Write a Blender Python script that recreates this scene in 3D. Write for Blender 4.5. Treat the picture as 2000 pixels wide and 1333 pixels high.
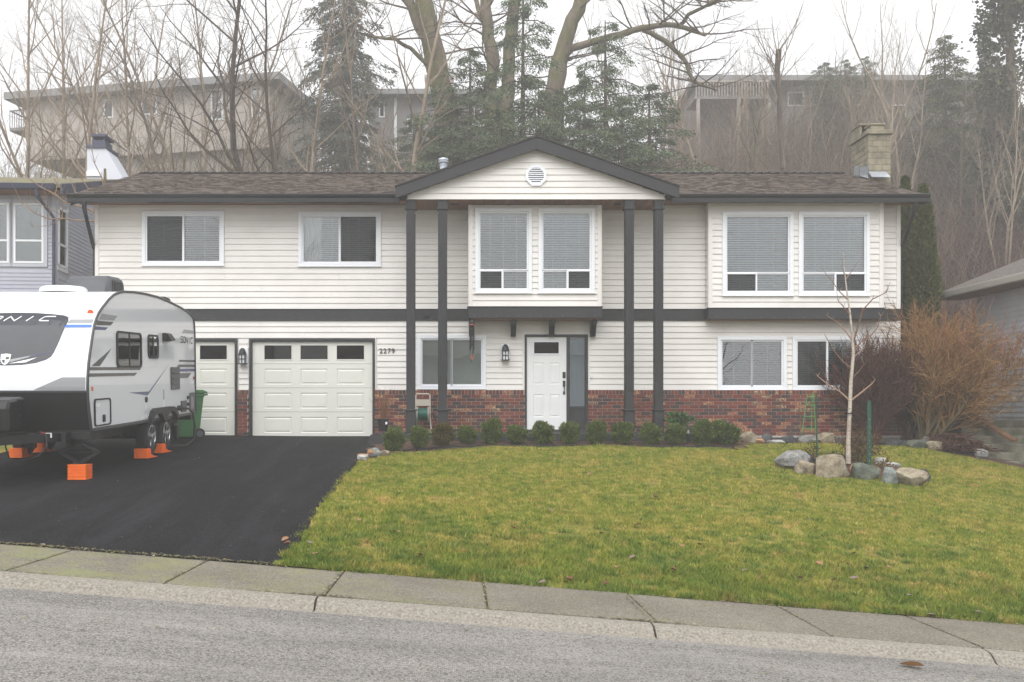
import bpy, bmesh, math, random
import numpy as np
from mathutils import Vector, Matrix, noise as mnoise

for _o in list(bpy.data.objects):
    bpy.data.objects.remove(_o, do_unlink=True)
SC = bpy.context.scene
COL = SC.collection
R = math.radians

# ------------------------------------------------------------------ camera
F = 1900.0                      # focal length in photo pixels (photo is 2000 px wide)
CX, CY, CZ = 890.0, 803.0, 0.556  # vanishing point of the street-to-house direction, eye height
cd = bpy.data.cameras.new('camera')
cam = bpy.data.objects.new('camera', cd)
COL.objects.link(cam)
cam.location = (0, 0, CZ)
cam.rotation_euler = (R(90), 0, 0)
cd.sensor_width = 36.0
cd.lens = 36.0 * F / 2000.0
cd.shift_x = (1000.0 - CX) / 2000.0
cd.shift_y = (CY - 666.5) / 2000.0
cd.clip_start = 0.1
cd.clip_end = 600
SC.camera = cam

# ------------------------------------------------------------------ sky and sun (foggy overcast)
SUN_AZ, SUN_EL = R(-14), R(50)   # sun veiled by fog, from the front left
W = bpy.data.worlds.new('World')
SC.world = W
W.use_nodes = True
nt = W.node_tree
nt.nodes.clear()
wo = nt.nodes.new('ShaderNodeOutputWorld')
bg = nt.nodes.new('ShaderNodeBackground')
sky = nt.nodes.new('ShaderNodeTexSky')
sky.sky_type = 'NISHITA'
sky.sun_disc = False
sky.sun_elevation = SUN_EL
sky.sun_rotation = R(180) - SUN_AZ
sky.dust_density = 4.0
mx = nt.nodes.new('ShaderNodeMix')
mx.data_type = 'RGBA'
mx.inputs[0].default_value = 0.90          # a thick even cloud layer hides nearly all of the blue
mx.inputs[7].default_value = (9.75, 9.8, 9.9, 1)
nt.links.new(sky.outputs[0], mx.inputs[6])
nt.links.new(mx.outputs[2], bg.inputs[0])
bg.inputs[1].default_value = 0.07
nt.links.new(bg.outputs[0], wo.inputs[0])
sd = bpy.data.lights.new('sun', 'SUN')
sd.energy = 1.5
sd.angle = R(60)
sd.color = (1.0, 0.985, 0.965)
sun = bpy.data.objects.new('sun', sd)
COL.objects.link(sun)
sv = Vector((math.sin(SUN_AZ) * math.cos(SUN_EL), -math.cos(SUN_AZ) * math.cos(SUN_EL), math.sin(SUN_EL)))
sun.rotation_euler = sv.to_track_quat('Z', 'Y').to_euler()
SC.view_settings.view_transform = 'Standard'
SC.view_settings.look = 'None'
SC.view_settings.gamma = 1.0
SC.view_settings.exposure = 1.0
SC.cycles.max_bounces = 7
SC.cycles.diffuse_bounces = 3
SC.cycles.glossy_bounces = 3
SC.cycles.transparent_max_bounces = 12
SC.cycles.volume_bounces = 1
SC.cycles.use_denoising = True

# ------------------------------------------------------------------ helpers
def wx(px, Y): return (px - CX) / F * Y
def wz(py, Y): return CZ - (py - CY) / F * Y
def P(px, py, Y): return (wx(px, Y), Y, wz(py, Y))
def clamp(v, a=0.0, b=1.0): return max(a, min(b, v))
def smooth(t):
    t = clamp(t)
    return t * t * (3 - 2 * t)
def lerp(a, b, t): return a + (b - a) * t
def piece(x, tab):
    if x <= tab[0][0]: return tab[0][1]
    for (a, u), (b, v) in zip(tab, tab[1:]):
        if x <= b: return u + (v - u) * (x - a) / (b - a)
    return tab[-1][1]

def tag(o, label=None, cat=None, group=None, kind=None):
    if label: o['label'] = label
    if cat: o['category'] = cat
    if group: o['group'] = group
    if kind: o['kind'] = kind
    return o

def thing(name, label, cat, loc=(0, 0, 0), group=None, rot=None):
    o = bpy.data.objects.new(name, None)
    COL.objects.link(o)
    o.location = loc
    if rot: o.rotation_euler = rot
    o.empty_display_size = 0.2
    return tag(o, label, cat, group)

def wloc(o):
    v = Vector((0, 0, 0))
    while o is not None:
        v += o.location
        o = o.parent
    return v

def link(name, me, parent=None, loc=(0, 0, 0)):
    o = bpy.data.objects.new(name, me)
    COL.objects.link(o)
    o.parent = parent
    o.location = loc
    return o

def copy_tree(o, parent=None):
    c = o.copy()
    COL.objects.link(c)
    c.parent = parent
    for ch in list(o.children):
        copy_tree(ch, c)
    return c

class MB:
    """collects geometry for one mesh object"""
    def __init__(s): s.v = []; s.f = []
    def add(s, vs, fs):
        n = len(s.v)
        s.v += [tuple(p) for p in vs]
        s.f += [tuple(n + i for i in f) for f in fs]
        return s
    def box(s, x0, x1, y0, y1, z0, z1):
        return s.add([(x0, y0, z0), (x1, y0, z0), (x1, y1, z0), (x0, y1, z0), (x0, y0, z1), (x1, y0, z1), (x1, y1, z1), (x0, y1, z1)],
                     [(0, 3, 2, 1), (4, 5, 6, 7), (0, 1, 5, 4), (1, 2, 6, 5), (2, 3, 7, 6), (3, 0, 4, 7)])
    def prism(s, poly, axis, a, b):
        """poly of 2-D points in the other two axes (in x,y,z order), extruded from a to b along axis"""
        def pt(p, w):
            if axis == 0: return (w, p[0], p[1])
            if axis == 1: return (p[0], w, p[1])
            return (p[0], p[1], w)
        n = len(poly)
        vs = [pt(p, a) for p in poly] + [pt(p, b) for p in poly]
        fs = [tuple(range(n - 1, -1, -1)), tuple(range(n, 2 * n))] + [(i, (i + 1) % n, n + (i + 1) % n, n + i) for i in range(n)]
        return s.add(vs, fs)
    def bar(s, p, q, w, h=None):
        """square bar from p to q"""
        h = h or w
        p = Vector(p); q = Vector(q); d = (q - p).normalized()
        up = Vector((0, 0, 1)) if abs(d.z) < .95 else Vector((0, 1, 0))
        a = d.cross(up).normalized() * w / 2
        b = a.cross(d).normalized() * h / 2
        vs = [e + i * a + j * b for e in (p, q) for i, j in ((-1, -1), (1, -1), (1, 1), (-1, 1))]
        return s.add(vs, [(0, 1, 2, 3), (7, 6, 5, 4), (0, 4, 5, 1), (1, 5, 6, 2), (2, 6, 7, 3), (3, 7, 4, 0)])
    def tube(s, pts, rad, n=6, caps=True):
        pts = [Vector(p) for p in pts]
        if not isinstance(rad, (list, tuple)): rad = [rad] * len(pts)
        ref = None
        vs = []
        for i, p in enumerate(pts):
            d = (pts[min(i + 1, len(pts) - 1)] - pts[max(i - 1, 0)])
            if d.length < 1e-9: d = Vector((0, 0, 1))
            d.normalize()
            if ref is None:
                ref = Vector((1, 0, 0)) if abs(d.x) < .8 else Vector((0, 1, 0))
            a = (ref - d * ref.dot(d)).normalized()
            ref = a
            b = d.cross(a)
            for k in range(n):
                t = 2 * math.pi * k / n
                vs.append(p + rad[i] * (math.cos(t) * a + math.sin(t) * b))
        fs = []
        for i in range(len(pts) - 1):
            for k in range(n):
                j = (k + 1) % n
                fs.append((i * n + k, i * n + j, (i + 1) * n + j, (i + 1) * n + k))
        if caps:
            fs.append(tuple(range(n - 1, -1, -1)))
            m = (len(pts) - 1) * n
            fs.append(tuple(m + k for k in range(n)))
        return s.add(vs, fs)
    def lathe(s, c, prof, n=16, axis=2):
        """prof of (radius, height) about axis through c"""
        vs = []
        for r, h in prof:
            for k in range(n):
                t = 2 * math.pi * k / n
                u, v = r * math.cos(t), r * math.sin(t)
                vs.append((c[0] + (h if axis == 0 else u), c[1] + (h if axis == 1 else (u if axis == 0 else v)), c[2] + (h if axis == 2 else v)))
        fs = [(i * n + k, i * n + (k + 1) % n, (i + 1) * n + (k + 1) % n, (i + 1) * n + k) for i in range(len(prof) - 1) for k in range(n)]
        fs.append(tuple(range(n - 1, -1, -1)))
        fs.append(tuple((len(prof) - 1) * n + k for k in range(n)))
        return s.add(vs, fs)
    def mesh(s, name, mat, off=(0, 0, 0), sm=False, bevel=0):
        me = bpy.data.meshes.new(name)
        o = off
        me.from_pydata([(v[0] - o[0], v[1] - o[1], v[2] - o[2]) for v in s.v], [], s.f)
        bm = bmesh.new(); bm.from_mesh(me)
        bmesh.ops.recalc_face_normals(bm, faces=bm.faces)
        if bevel:
            es = [e for e in bm.edges if len(e.link_faces) == 2 and e.calc_face_angle(0) > .6]
            bmesh.ops.bevel(bm, geom=es, offset=bevel, segments=1, affect='EDGES', clamp_overlap=True)
        bm.to_mesh(me); bm.free()
        if sm:
            me.polygons.foreach_set('use_smooth', [True] * len(me.polygons))
            try: me.set_sharp_from_angle(angle=R(40))
            except Exception: pass
        for m in (mat if isinstance(mat, (list, tuple)) else [mat]): me.materials.append(m)
        return me
    def build(s, name, mat, parent=None, sm=False, bevel=0, local=False, kind=None):
        off = (0, 0, 0) if (local or parent is None) else wloc(parent)
        o = link(name, s.mesh(name, mat, off, sm, bevel), parent)
        if kind: o['kind'] = kind
        return o

def npmesh(name, V, Fc, mat, sm=False):
    """fast mesh from arrays (all faces with the same number of corners)"""
    V = np.asarray(V, np.float32); Fc = np.asarray(Fc, np.int32)
    me = bpy.data.meshes.new(name)
    me.vertices.add(len(V)); me.vertices.foreach_set('co', V.ravel())
    k = Fc.shape[1]
    me.loops.add(Fc.size); me.loops.foreach_set('vertex_index', Fc.ravel())
    me.polygons.add(len(Fc))
    me.polygons.foreach_set('loop_start', np.arange(0, Fc.size, k, dtype=np.int32))
    if sm: me.polygons.foreach_set('use_smooth', np.ones(len(Fc), bool))
    me.update(calc_edges=True)
    me.materials.append(mat)
    return me

# ------------------------------------------------------------------ materials
def lin(r, g, b):
    f = lambda c: (c / 255 / 12.92) if c <= 10 else (((c / 255) + .055) / 1.055) ** 2.4
    return (f(r), f(g), f(b))

class NT:
    def __init__(s, name):
        s.m = bpy.data.materials.new(name); s.m.use_nodes = True
        s.t = s.m.node_tree; s.n = s.t.nodes
        s.b = s.n['Principled BSDF']; s.out = s.n['Material Output']
        s._pos = None
    def L(s, a, b): s.t.links.new(a, b)
    def pos(s):
        if s._pos is None: s._pos = s.n.new('ShaderNodeNewGeometry')
        return s._pos.outputs['Position']
    def scaled(s, sc):
        m = s.n.new('ShaderNodeVectorMath'); m.operation = 'MULTIPLY'
        m.inputs[1].default_value = sc if isinstance(sc, tuple) else (sc, sc, sc)
        s.L(s.pos(), m.inputs[0]); return m.outputs[0]
    def noise(s, scale, detail=4, rough=.6, vec=None):
        t = s.n.new('ShaderNodeTexNoise'); t.inputs['Scale'].default_value = scale
        t.inputs['Detail'].default_value = detail; t.inputs['Roughness'].default_value = rough
        s.L(vec or s.pos(), t.inputs['Vector']); return t.outputs['Fac']
    def ramp(s, fac, stops, const=False):
        r = s.n.new('ShaderNodeValToRGB'); e = r.color_ramp.elements
        if const: r.color_ramp.interpolation = 'CONSTANT'
        while len(e) < len(stops): e.new(.5)
        for k, (p, c) in enumerate(stops):
            e[k].position = p; e[k].color = (c, c, c, 1) if isinstance(c, (int, float)) else (*c[:3], 1)
        s.L(fac, r.inputs[0]); return r.outputs[0]
    def mix(s, fac, a, b, mode='MIX'):
        m = s.n.new('ShaderNodeMix'); m.data_type = 'RGBA'; m.blend_type = mode
        if isinstance(fac, (int, float)): m.inputs[0].default_value = fac
        else: s.L(fac, m.inputs[0])
        for i, c in ((6, a), (7, b)):
            if isinstance(c, tuple): m.inputs[i].default_value = (*c[:3], 1)
            else: s.L(c, m.inputs[i])
        return m.outputs[2]
    def bump(s, h, strength=.3, dist=.01):
        b = s.n.new('ShaderNodeBump'); b.inputs['Strength'].default_value = strength; b.inputs['Distance'].default_value = dist
        s.L(h, b.inputs['Height']); s.L(b.outputs[0], s.b.inputs['Normal'])
    def color(s, c):
        if isinstance(c, tuple): s.b.inputs['Base Color'].default_value = (*c[:3], 1)
        else: s.L(c, s.b.inputs['Base Color'])
    def rough(s, r): s.b.inputs['Roughness'].default_value = r
    def spec(s, v): s.b.inputs['Specular IOR Level'].default_value = v

def mat(name, c, rough=.6, c2=None, scale=3, bump=0, bscale=80, metal=0, spec=.5, coat=0, lo=.35, hi=.65, detail=4):
    n = NT(name)
    if c2: n.color(n.ramp(n.noise(scale, detail), [(lo, c), (hi, c2)]))
    else: n.color(c)
    n.rough(rough); n.spec(spec)
    n.b.inputs['Metallic'].default_value = metal
    n.b.inputs['Coat Weight'].default_value = coat
    if bump: n.bump(n.noise(bscale, 5), bump, .01)
    return n.m

MT = {}
MT['siding'] = mat('vinyl_siding', lin(230, 227, 223), .55, lin(219, 216, 212), 1.2, .08, 30, detail=6)
MT['trim'] = mat('cream_trim', lin(228, 225, 221), .5)
MT['white'] = mat('white_vinyl', lin(232, 235, 240), .35)
MT['char'] = mat('charcoal_paint', lin(40, 41, 45), .55, lin(34, 35, 38), 6, .12, 60)
MT['gutter'] = mat('gutter_metal', lin(34, 34, 37), .35)
MT['gdoor'] = mat('garage_door_paint', lin(222, 222, 214), .45, lin(214, 214, 207), .8, .05, 90)
MT['fdoor'] = mat('front_door_paint', lin(228, 229, 229), .4, lin(220, 221, 222), 1)
MT['black'] = mat('black_metal', (.012, .012, .013), .45)
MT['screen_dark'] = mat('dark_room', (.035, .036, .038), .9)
MT['mortar'] = mat('mortar', lin(172, 160, 150), .95, lin(150, 138, 128), 14, .3, 120)
MT['concrete'] = mat('foundation_concrete', lin(150, 143, 130), .9, lin(118, 112, 102), 5, .3, 50)
MT['charslab'] = mat('painted_step', lin(58, 59, 63), .7, lin(44, 44, 48), 4, .2, 40)
MT['galv'] = mat('galvanised_metal', lin(196, 202, 210), .35, lin(172, 180, 190), 12, metal=.5)

def soffit_mat():
    n = NT('cedar_soffit')
    v = n.scaled((3, 22, 22))
    info = n.n.new('ShaderNodeObjectInfo')
    w = n.ramp(n.noise(6, 5, vec=v), [(.3, lin(104, 68, 44)), (.7, lin(150, 104, 68))])
    n.color(n.mix(.75, w, n.ramp(info.outputs['Random'], [(0, (.55, .5, .48)), (1, (1.1, 1.05, 1))]), 'MULTIPLY'))
    n.rough(.6); n.bump(n.noise(40), .15); return n.m
MT['soffit'] = soffit_mat()

def brick_mat(name, island):
    n = NT(name)
    if island:
        g = n.n.new('ShaderNodeNewGeometry'); rnd = g.outputs['Random Per Island']
    else:
        rnd = n.n.new('ShaderNodeObjectInfo').outputs['Random']
    base = n.ramp(rnd, [(0, lin(116, 60, 50)), (.16, lin(82, 56, 54)), (.3, lin(124, 68, 55)), (.42, lin(68, 55, 57)),
                        (.52, lin(104, 54, 46)), (.66, lin(98, 70, 62)), (.76, lin(136, 80, 62)), (.86, lin(62, 51, 53)), (.93, lin(108, 60, 51))], True)
    sel = n.ramp(n.noise(2.2, 2, .5), [(.47, 0.0), (.56, 1.0)])
    patch = n.ramp(n.noise(26, 5, .65), [(.5, 0.0), (.56, 1.0)])
    big = n.ramp(rnd, [(0, 0.0), (.70, 1.0), (.86, 0.15)], True)
    m1 = n.mix(1.0, patch, big, 'MULTIPLY')
    m2 = n.mix(1.0, m1, n.mix(.55, sel, (1, 1, 1)), 'MULTIPLY')
    buff = n.mix(m2, base, lin(196, 168, 126))
    n.color(n.mix(.5, buff, n.ramp(n.noise(60, 5), [(.3, (.55, .53, .52)), (.7, (1.15, 1.12, 1.1))]), 'MULTIPLY'))
    n.rough(.88); n.bump(n.noise(110, 6), .5, .006)
    return n.m
MT['brick'] = brick_mat('brick', False)
MT['brick_i'] = brick_mat('brick_joined', True)

def shingle_mat():
    n = NT('asphalt_shingles')
    g = n.n.new('ShaderNodeNewGeometry')
    c = n.ramp(g.outputs['Random Per Island'], [(0, lin(88, 79, 73)), (.3, lin(104, 93, 85)), (.55, lin(77, 71, 67)), (.8, lin(114, 101, 91)), (1, lin(92, 84, 79))])
    n.color(n.mix(.6, c, n.ramp(n.noise(160, 3), [(.3, (.6, .6, .6)), (.7, (1.2, 1.2, 1.2))]), 'MULTIPLY'))
    n.rough(.95); n.spec(.2); n.bump(n.noise(220, 3), .5, .004); return n.m
MT['shingle'] = shingle_mat()

def glass_mat(name, tint=(.93, .955, .965), rough=.01, wav=.015, refl=1.0, ior=2.0):
    n = NT(name)
    n.n.remove(n.b)
    fr = n.n.new('ShaderNodeFresnel'); fr.inputs['IOR'].default_value = ior
    tr = n.n.new('ShaderNodeBsdfTransparent'); tr.inputs[0].default_value = (*tint, 1)
    gl = n.n.new('ShaderNodeBsdfGlossy'); gl.inputs['Roughness'].default_value = rough
    gl.inputs[0].default_value = (refl, refl, refl, 1)
    mx = n.n.new('ShaderNodeMixShader')
    bp = n.n.new('ShaderNodeBump'); bp.inputs['Strength'].default_value = wav; bp.inputs['Distance'].default_value = .2
    n.L(n.noise(1.7, 1), bp.inputs['Height']); n.L(bp.outputs[0], gl.inputs['Normal'])
    n.L(fr.outputs[0], mx.inputs[0]); n.L(tr.outputs[0], mx.inputs[1]); n.L(gl.outputs[0], mx.inputs[2])
    n.L(mx.outputs[0], n.out.inputs[0]); return n.m
MT['glass'] = glass_mat('window_glass')
MT['glass_dark'] = glass_mat('tinted_glass', (.10, .10, .105), ior=1.45)
def mesh_screen():
    n = NT('insect_screen')
    n.color((.02, .02, .022)); n.rough(.8)
    tr = n.n.new('ShaderNodeBsdfTransparent'); mx = n.n.new('ShaderNodeMixShader'); mx.inputs[0].default_value = .36
    n.L(tr.outputs[0], mx.inputs[1]); n.L(n.b.outputs[0], mx.inputs[2]); n.L(mx.outputs[0], n.out.inputs[0]); return n.m
MT['screen'] = mesh_screen()
MT['blind'] = mat('sky_tinted_slats', lin(192, 208, 219), .5)  # slats coloured bluish to stand in for sky reflected in the panes
MT['shade'] = mat('pleated_shade', lin(206, 214, 202), .8)
MT['curtain'] = mat('curtain_cloth', lin(210, 212, 208), .9)
MT['lamp_glass'] = mat('frosted_glass', lin(214, 218, 222), .3)
# ------------------------------------------------------------------ ground heights
rng = random.Random(7)
GR = -0.079                               # the street falls to the right
YK, YS = 8.0, 9.4                         # kerb line, back of the pavement
def z_walk(X, Y): return lerp(-1.086, -1.116, (Y - YK) / (YS - YK)) + GR * (X - .5)
def z_house(X): return piece(X, [(-60, .3), (-12, -.02), (-1.6, -.07), (5, -.09), (7, -.14), (9.7, -.21), (12, -.52), (20, -1.1), (60, -3)])
def hill(X, Y):
    top = 14.3 + 1.2 * math.sin(X * .07 + .6)
    return top * (smooth((Y - 30) / 30) * .55 + clamp((Y - 31.5) / 25.5) * .45) + max(0, Y - 58) * .05
def H(X, Y):
    """height of the finished ground"""
    if Y < YK - .26: return z_walk(X, YK) - .088 + .012 * (YK - .26 - Y) * (1 if Y > 2 else 0) + (.07 if Y <= 2 else 0)
    if Y < YS: return z_walk(X, Y)
    xm = max(X, -3.6)
    xe = xm + (X - xm) * smooth(1 - (Y - YS) / 3.2)
    t = clamp((Y - YS) / (20.2 - YS))
    z = lerp(z_walk(xe, YS), z_house(X), t)
    if Y > 20.2: z = z_house(X) + .05 * min(Y - 20.2, 1.3)
    if Y > 24: z = lerp(z, .1, clamp((Y - 24) / 8))
    if Y > 30: z += hill(X, Y)
    return z

def grid_mesh(name, xs, ys, fn, m, keep=None):
    nx, ny = len(xs), len(ys)
    V = [(x, y, fn(x, y)) for y in ys for x in xs]
    Fc = [(j * nx + i, j * nx + i + 1, (j + 1) * nx + i + 1, (j + 1) * nx + i) for j in range(ny - 1) for i in range(nx - 1)
          if keep is None or keep((xs[i] + xs[i + 1]) / 2, (ys[j] + ys[j + 1]) / 2)]
    return npmesh(name, V, Fc, m, True)
def frange(a, b, n): return [a + (b - a) * i / (n - 1) for i in range(n)]

# ground materials
def terrain_mat():
    n = NT('forest_floor')
    c = n.ramp(n.noise(.9, 8, .65), [(.3, lin(70, 58, 46)), (.5, lin(98, 82, 66)), (.7, lin(84, 82, 56))])
    n.color(c); n.rough(.95); n.spec(.1); n.bump(n.noise(6, 8), .8, .1); return n.m
MT['terrain'] = terrain_mat()
def lawn_mat(name, blades):
    n = NT(name)
    v = n.scaled((1, 1, .0))
    patch = n.noise(.7, 6, .7, v)
    fine = n.noise(5.5, 4, .6, v)
    base = n.ramp(patch, [(.34, lin(88, 112, 38)), (.45, lin(130, 142, 54)), (.56, lin(156, 151, 70)), (.68, lin(196, 164, 100))])
    grn = n.ramp(fine, [(.32, lin(66, 92, 28)), (.5, lin(132, 140, 54)), (.68, lin(202, 178, 112))])
    c = n.mix(.5, base, grn)
    # greener, longer grass along the pavement
    sx = n.n.new('ShaderNodeSeparateXYZ'); n.L(n.pos(), sx.inputs[0])
    mr = n.n.new('ShaderNodeMapRange'); mr.inputs[1].default_value = 9.3; mr.inputs[2].default_value = 12.6; mr.inputs[3].default_value = 1; mr.inputs[4].default_value = 0
    n.L(sx.outputs[1], mr.inputs[0])
    edge = n.n.new('ShaderNodeMath'); edge.operation = 'MULTIPLY'; n.L(mr.outputs[0], edge.inputs[0])
    n.L(n.ramp(n.noise(1.6, 4, .6, v), [(.4, 0.1), (.62, .95)]), edge.inputs[1])
    c = n.mix(edge.outputs[0], c, lin(86, 112, 42))
    # bare straw-coloured spots
    c = n.mix(n.ramp(n.noise(2.3, 5, .7, v), [(.57, 0.0), (.68, .8)]), c, lin(186, 154, 100))
    if blades:
        g = n.n.new('ShaderNodeNewGeometry')
        c = n.mix(1.0, c, n.ramp(g.outputs['Random Per Island'], [(0, (.62, .7, .55)), (.6, (1.05, 1.05, 1)), (1, (1.35, 1.25, 1.3))]), 'MULTIPLY')
    else:
        c = n.mix(1.0, c, (.62, .58, .55), 'MULTIPLY')
    n.color(c); n.rough(.8); n.spec(.15)
    return n.m
MT['lawn'] = lawn_mat('lawn_soil_and_thatch', False)
MT['grass'] = lawn_mat('grass_blades', True)
def asphalt_mat(name, a, b, stone, sc, wear, track=(2.6, .28, 1), amt=.3):
    n = NT(name)
    vo = n.n.new('ShaderNodeTexVoronoi'); vo.inputs['Scale'].default_value = sc; n.L(n.pos(), vo.inputs['Vector'])
    agg = n.mix(n.ramp(vo.outputs['Distance'], [(.15, 1.0), (.45, 0.0)]), a, n.mix(.6, stone, vo.outputs['Color'], 'MULTIPLY') if False else stone)
    pick = n.n.new('ShaderNodeSeparateXYZ'); n.L(vo.outputs['Color'], pick.inputs[0])
    agg = n.mix(n.ramp(pick.outputs[0], [(.45, 0.0), (.75, 1.0)]), n.mix(n.ramp(pick.outputs[1], [(.3, 0.0), (.8, 1.0)]), a, b), agg)
    big = n.ramp(n.noise(.8, 7, .65, n.scaled((.6, 1.6, 1))), [(.28, (wear, wear, wear)), (.7, (1.12, 1.11, 1.1))])
    c = n.mix(.9, agg, big, 'MULTIPLY')
    n.spec(.12)
    c = n.mix(n.ramp(n.noise(1.0, 6, .7, n.scaled(track)), [(.48, 0.0), (.72, amt)]), c, stone)       # dusty tyre tracks
    n.color(c); n.rough(.92)
    n.bump(vo.outputs['Distance'], .55, .006); return n.m
MT['road'] = asphalt_mat('old_road_asphalt', lin(138, 135, 131), lin(98, 96, 93), lin(192, 188, 182), 80, .70, (.22, 1.9, 1), .22)
MT['drive'] = asphalt_mat('new_driveway_asphalt', lin(30, 30, 32), lin(19, 19, 21), lin(66, 66, 69), 75, .64)
def concrete_mat():
    n = NT('pavement_concrete')
    vo = n.n.new('ShaderNodeTexVoronoi'); vo.inputs['Scale'].default_value = 85; n.L(n.pos(), vo.inputs['Vector'])
    pick = n.n.new('ShaderNodeSeparateXYZ'); n.L(vo.outputs['Color'], pick.inputs[0])
    c = n.ramp(pick.outputs[0], [(0, lin(106, 101, 91)), (.5, lin(126, 120, 109)), (.8, lin(148, 142, 131)), (1, lin(92, 87, 80))])
    c = n.mix(.8, c, n.ramp(n.noise(1.1, 7, .6), [(.3, (.72, .72, .70)), (.7, (1.1, 1.1, 1.08))]), 'MULTIPLY')
    sx = n.n.new('ShaderNodeSeparateXYZ'); n.L(n.pos(), sx.inputs[0])
    mr = n.n.new('ShaderNodeMapRange'); mr.inputs[1].default_value = 1.5; mr.inputs[2].default_value = -3; mr.inputs[3].default_value = .05; mr.inputs[4].default_value = .6
    n.L(sx.outputs[0], mr.inputs[0])
    ml = n.n.new('ShaderNodeMath'); ml.operation = 'MULTIPLY'; n.L(mr.outputs[0], ml.inputs[0])
    n.L(n.ramp(n.noise(2.4, 6, .7), [(.42, 0.0), (.66, 1.0)]), ml.inputs[1])
    c = n.mix(ml.outputs[0], c, lin(134, 138, 84))         # moss film
    n.color(c); n.rough(.92); n.spec(.25); n.bump(vo.outputs['Distance'], .4, .004); return n.m
MT['walk'] = concrete_mat()
MT['kerb'] = mat('kerb_concrete', lin(160, 154, 143), .9, lin(116, 110, 100), 48, .5, 90, detail=9)
MT['moss'] = mat('moss_in_joint', lin(104, 108, 48), .95, lin(66, 56, 40), 14, .5, 80)
MT['soil'] = mat('bark_mulch', lin(62, 46, 38), .95, lin(96, 70, 54), 24, .8, 40)

# terrain sheet: lies under everything else and reaches past the fog
xs = sorted(set([round(v, 3) for v in frange(-88, 88, 67)] + [round(v, 3) for v in frange(-16, 18, 52)]))
ys = sorted(set([round(v, 3) for v in frange(-38, 118, 60)] + [round(v, 3) for v in frange(5, 24, 48)]))
def z_terr(x, y):
    z = H(x, y)
    nz = .35 * math.sin(x * .9 + y * .37) * math.sin(y * .71 - x * .23) * clamp((y - 29) / 4)
    return z - (.16 if y < 24 else .03) + nz
tag(link('ground', grid_mesh('ground', xs, ys, z_terr, MT['terrain'])), kind='structure')
# road
xr = frange(-42, 42, 57)
tag(link('road', grid_mesh('road', xr, frange(-3.5, YK - .23, 16), lambda x, y: H(x, min(y, YK - .27)) + .004, MT['road'])), kind='structure')
# pavement slabs
side = tag(link('pavement', grid_mesh('pavement', xr, [YK + .02, YS - .02], lambda x, y: z_walk(x, y) - .022, MT['moss'])), kind='structure')
JX = [-3.70, -2.40, -1.08, .265, 1.66, 3.10, 4.34]
JL = [-3.70 - 1.33 * k for k in range(10, 0, -1)] + JX + [4.34 + 1.33 * k for k in range(1, 10)]
for a, b in zip(JL, JL[1:]):
    m = MB(); g = .008
    dz = rng.uniform(-.004, .004)
    t = [(x, y, z_walk(x, y) + dz) for x, y in ((a + g, YK + .006), (b - g, YK + .006), (b - g, YS), (a + g, YS))]
    m.add([(p[0], p[1], p[2] - .1) for p in t] + t, [(0, 3, 2, 1), (4, 5, 6, 7), (0, 1, 5, 4), (1, 2, 6, 5), (2, 3, 7, 6), (3, 0, 4, 7)])
    m.build('slab', MT['walk'], side, bevel=.006)
# kerb stones, rolled front
KJ = [JX[0] - 2.66 * k - .1 for k in range(5, 0, -1)] + [-3.75, -1.13, 1.60, 4.32] + [4.32 + 2.66 * k for k in range(1, 6)]
kerb = tag(link('kerb', grid_mesh('kerb', xr, [YK - .26, YK + .03], lambda x, y: z_walk(x, YK) - (.11 if y < YK else .035), MT['moss'])), kind='structure')
for a, b in zip(KJ, KJ[1:]):
    m = MB(); prof = [(YK - .016, -.12), (YK - .016, -.006), (YK - .10, -.008), (YK - .15, -.018), (YK - .195, -.05), (YK - .225, -.078), (YK - .29, -.083), (YK - .29, -.12)]
    a += .009; b -= .009
    n = len(prof)
    nx = 6
    V = [(x, y, z_walk(x, YK) + z) for x in frange(a, b, nx) for y, z in prof]
    Fc = [(i * n + k, i * n + (k + 1) % n, (i + 1) * n + (k + 1) % n, (i + 1) * n + k) for i in range(nx - 1) for k in range(n)] + [tuple(range(n)), tuple((nx - 1) * n + k for k in range(n))]
    m.add(V, Fc); m.build('kerbstone', MT['kerb'], kerb, sm=True)

# driveway: edge line runs from the pavement to the planting bed
def drive_edge(y): return piece(y, [(9.4, -1.66), (13, -1.74), (17.3, -1.74), (18.6, -1.62), (21.6, -1.62)])
nyd = 34
V = []; Fc = []
xd = frange(0, 1, 24)
for y in frange(YS + .004, 21.9, nyd):
    for u in xd:
        wob = .025 * math.sin(y * 7.3) + .018 * math.sin(y * 17.1)
        x = lerp(-8.3, drive_edge(y) + wob, u)
        V.append((x, y, H(x, y) + .012 * math.sin(x * 1.3 + y) * .5))
nx = len(xd)
Fc = [(j * nx + i, j * nx + i + 1, (j + 1) * nx + i + 1, (j + 1) * nx + i) for j in range(nyd - 1) for i in range(nx - 1)]
tag(link('driveway', npmesh('driveway', V, Fc, MT['drive'], True)), kind='structure')

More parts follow.
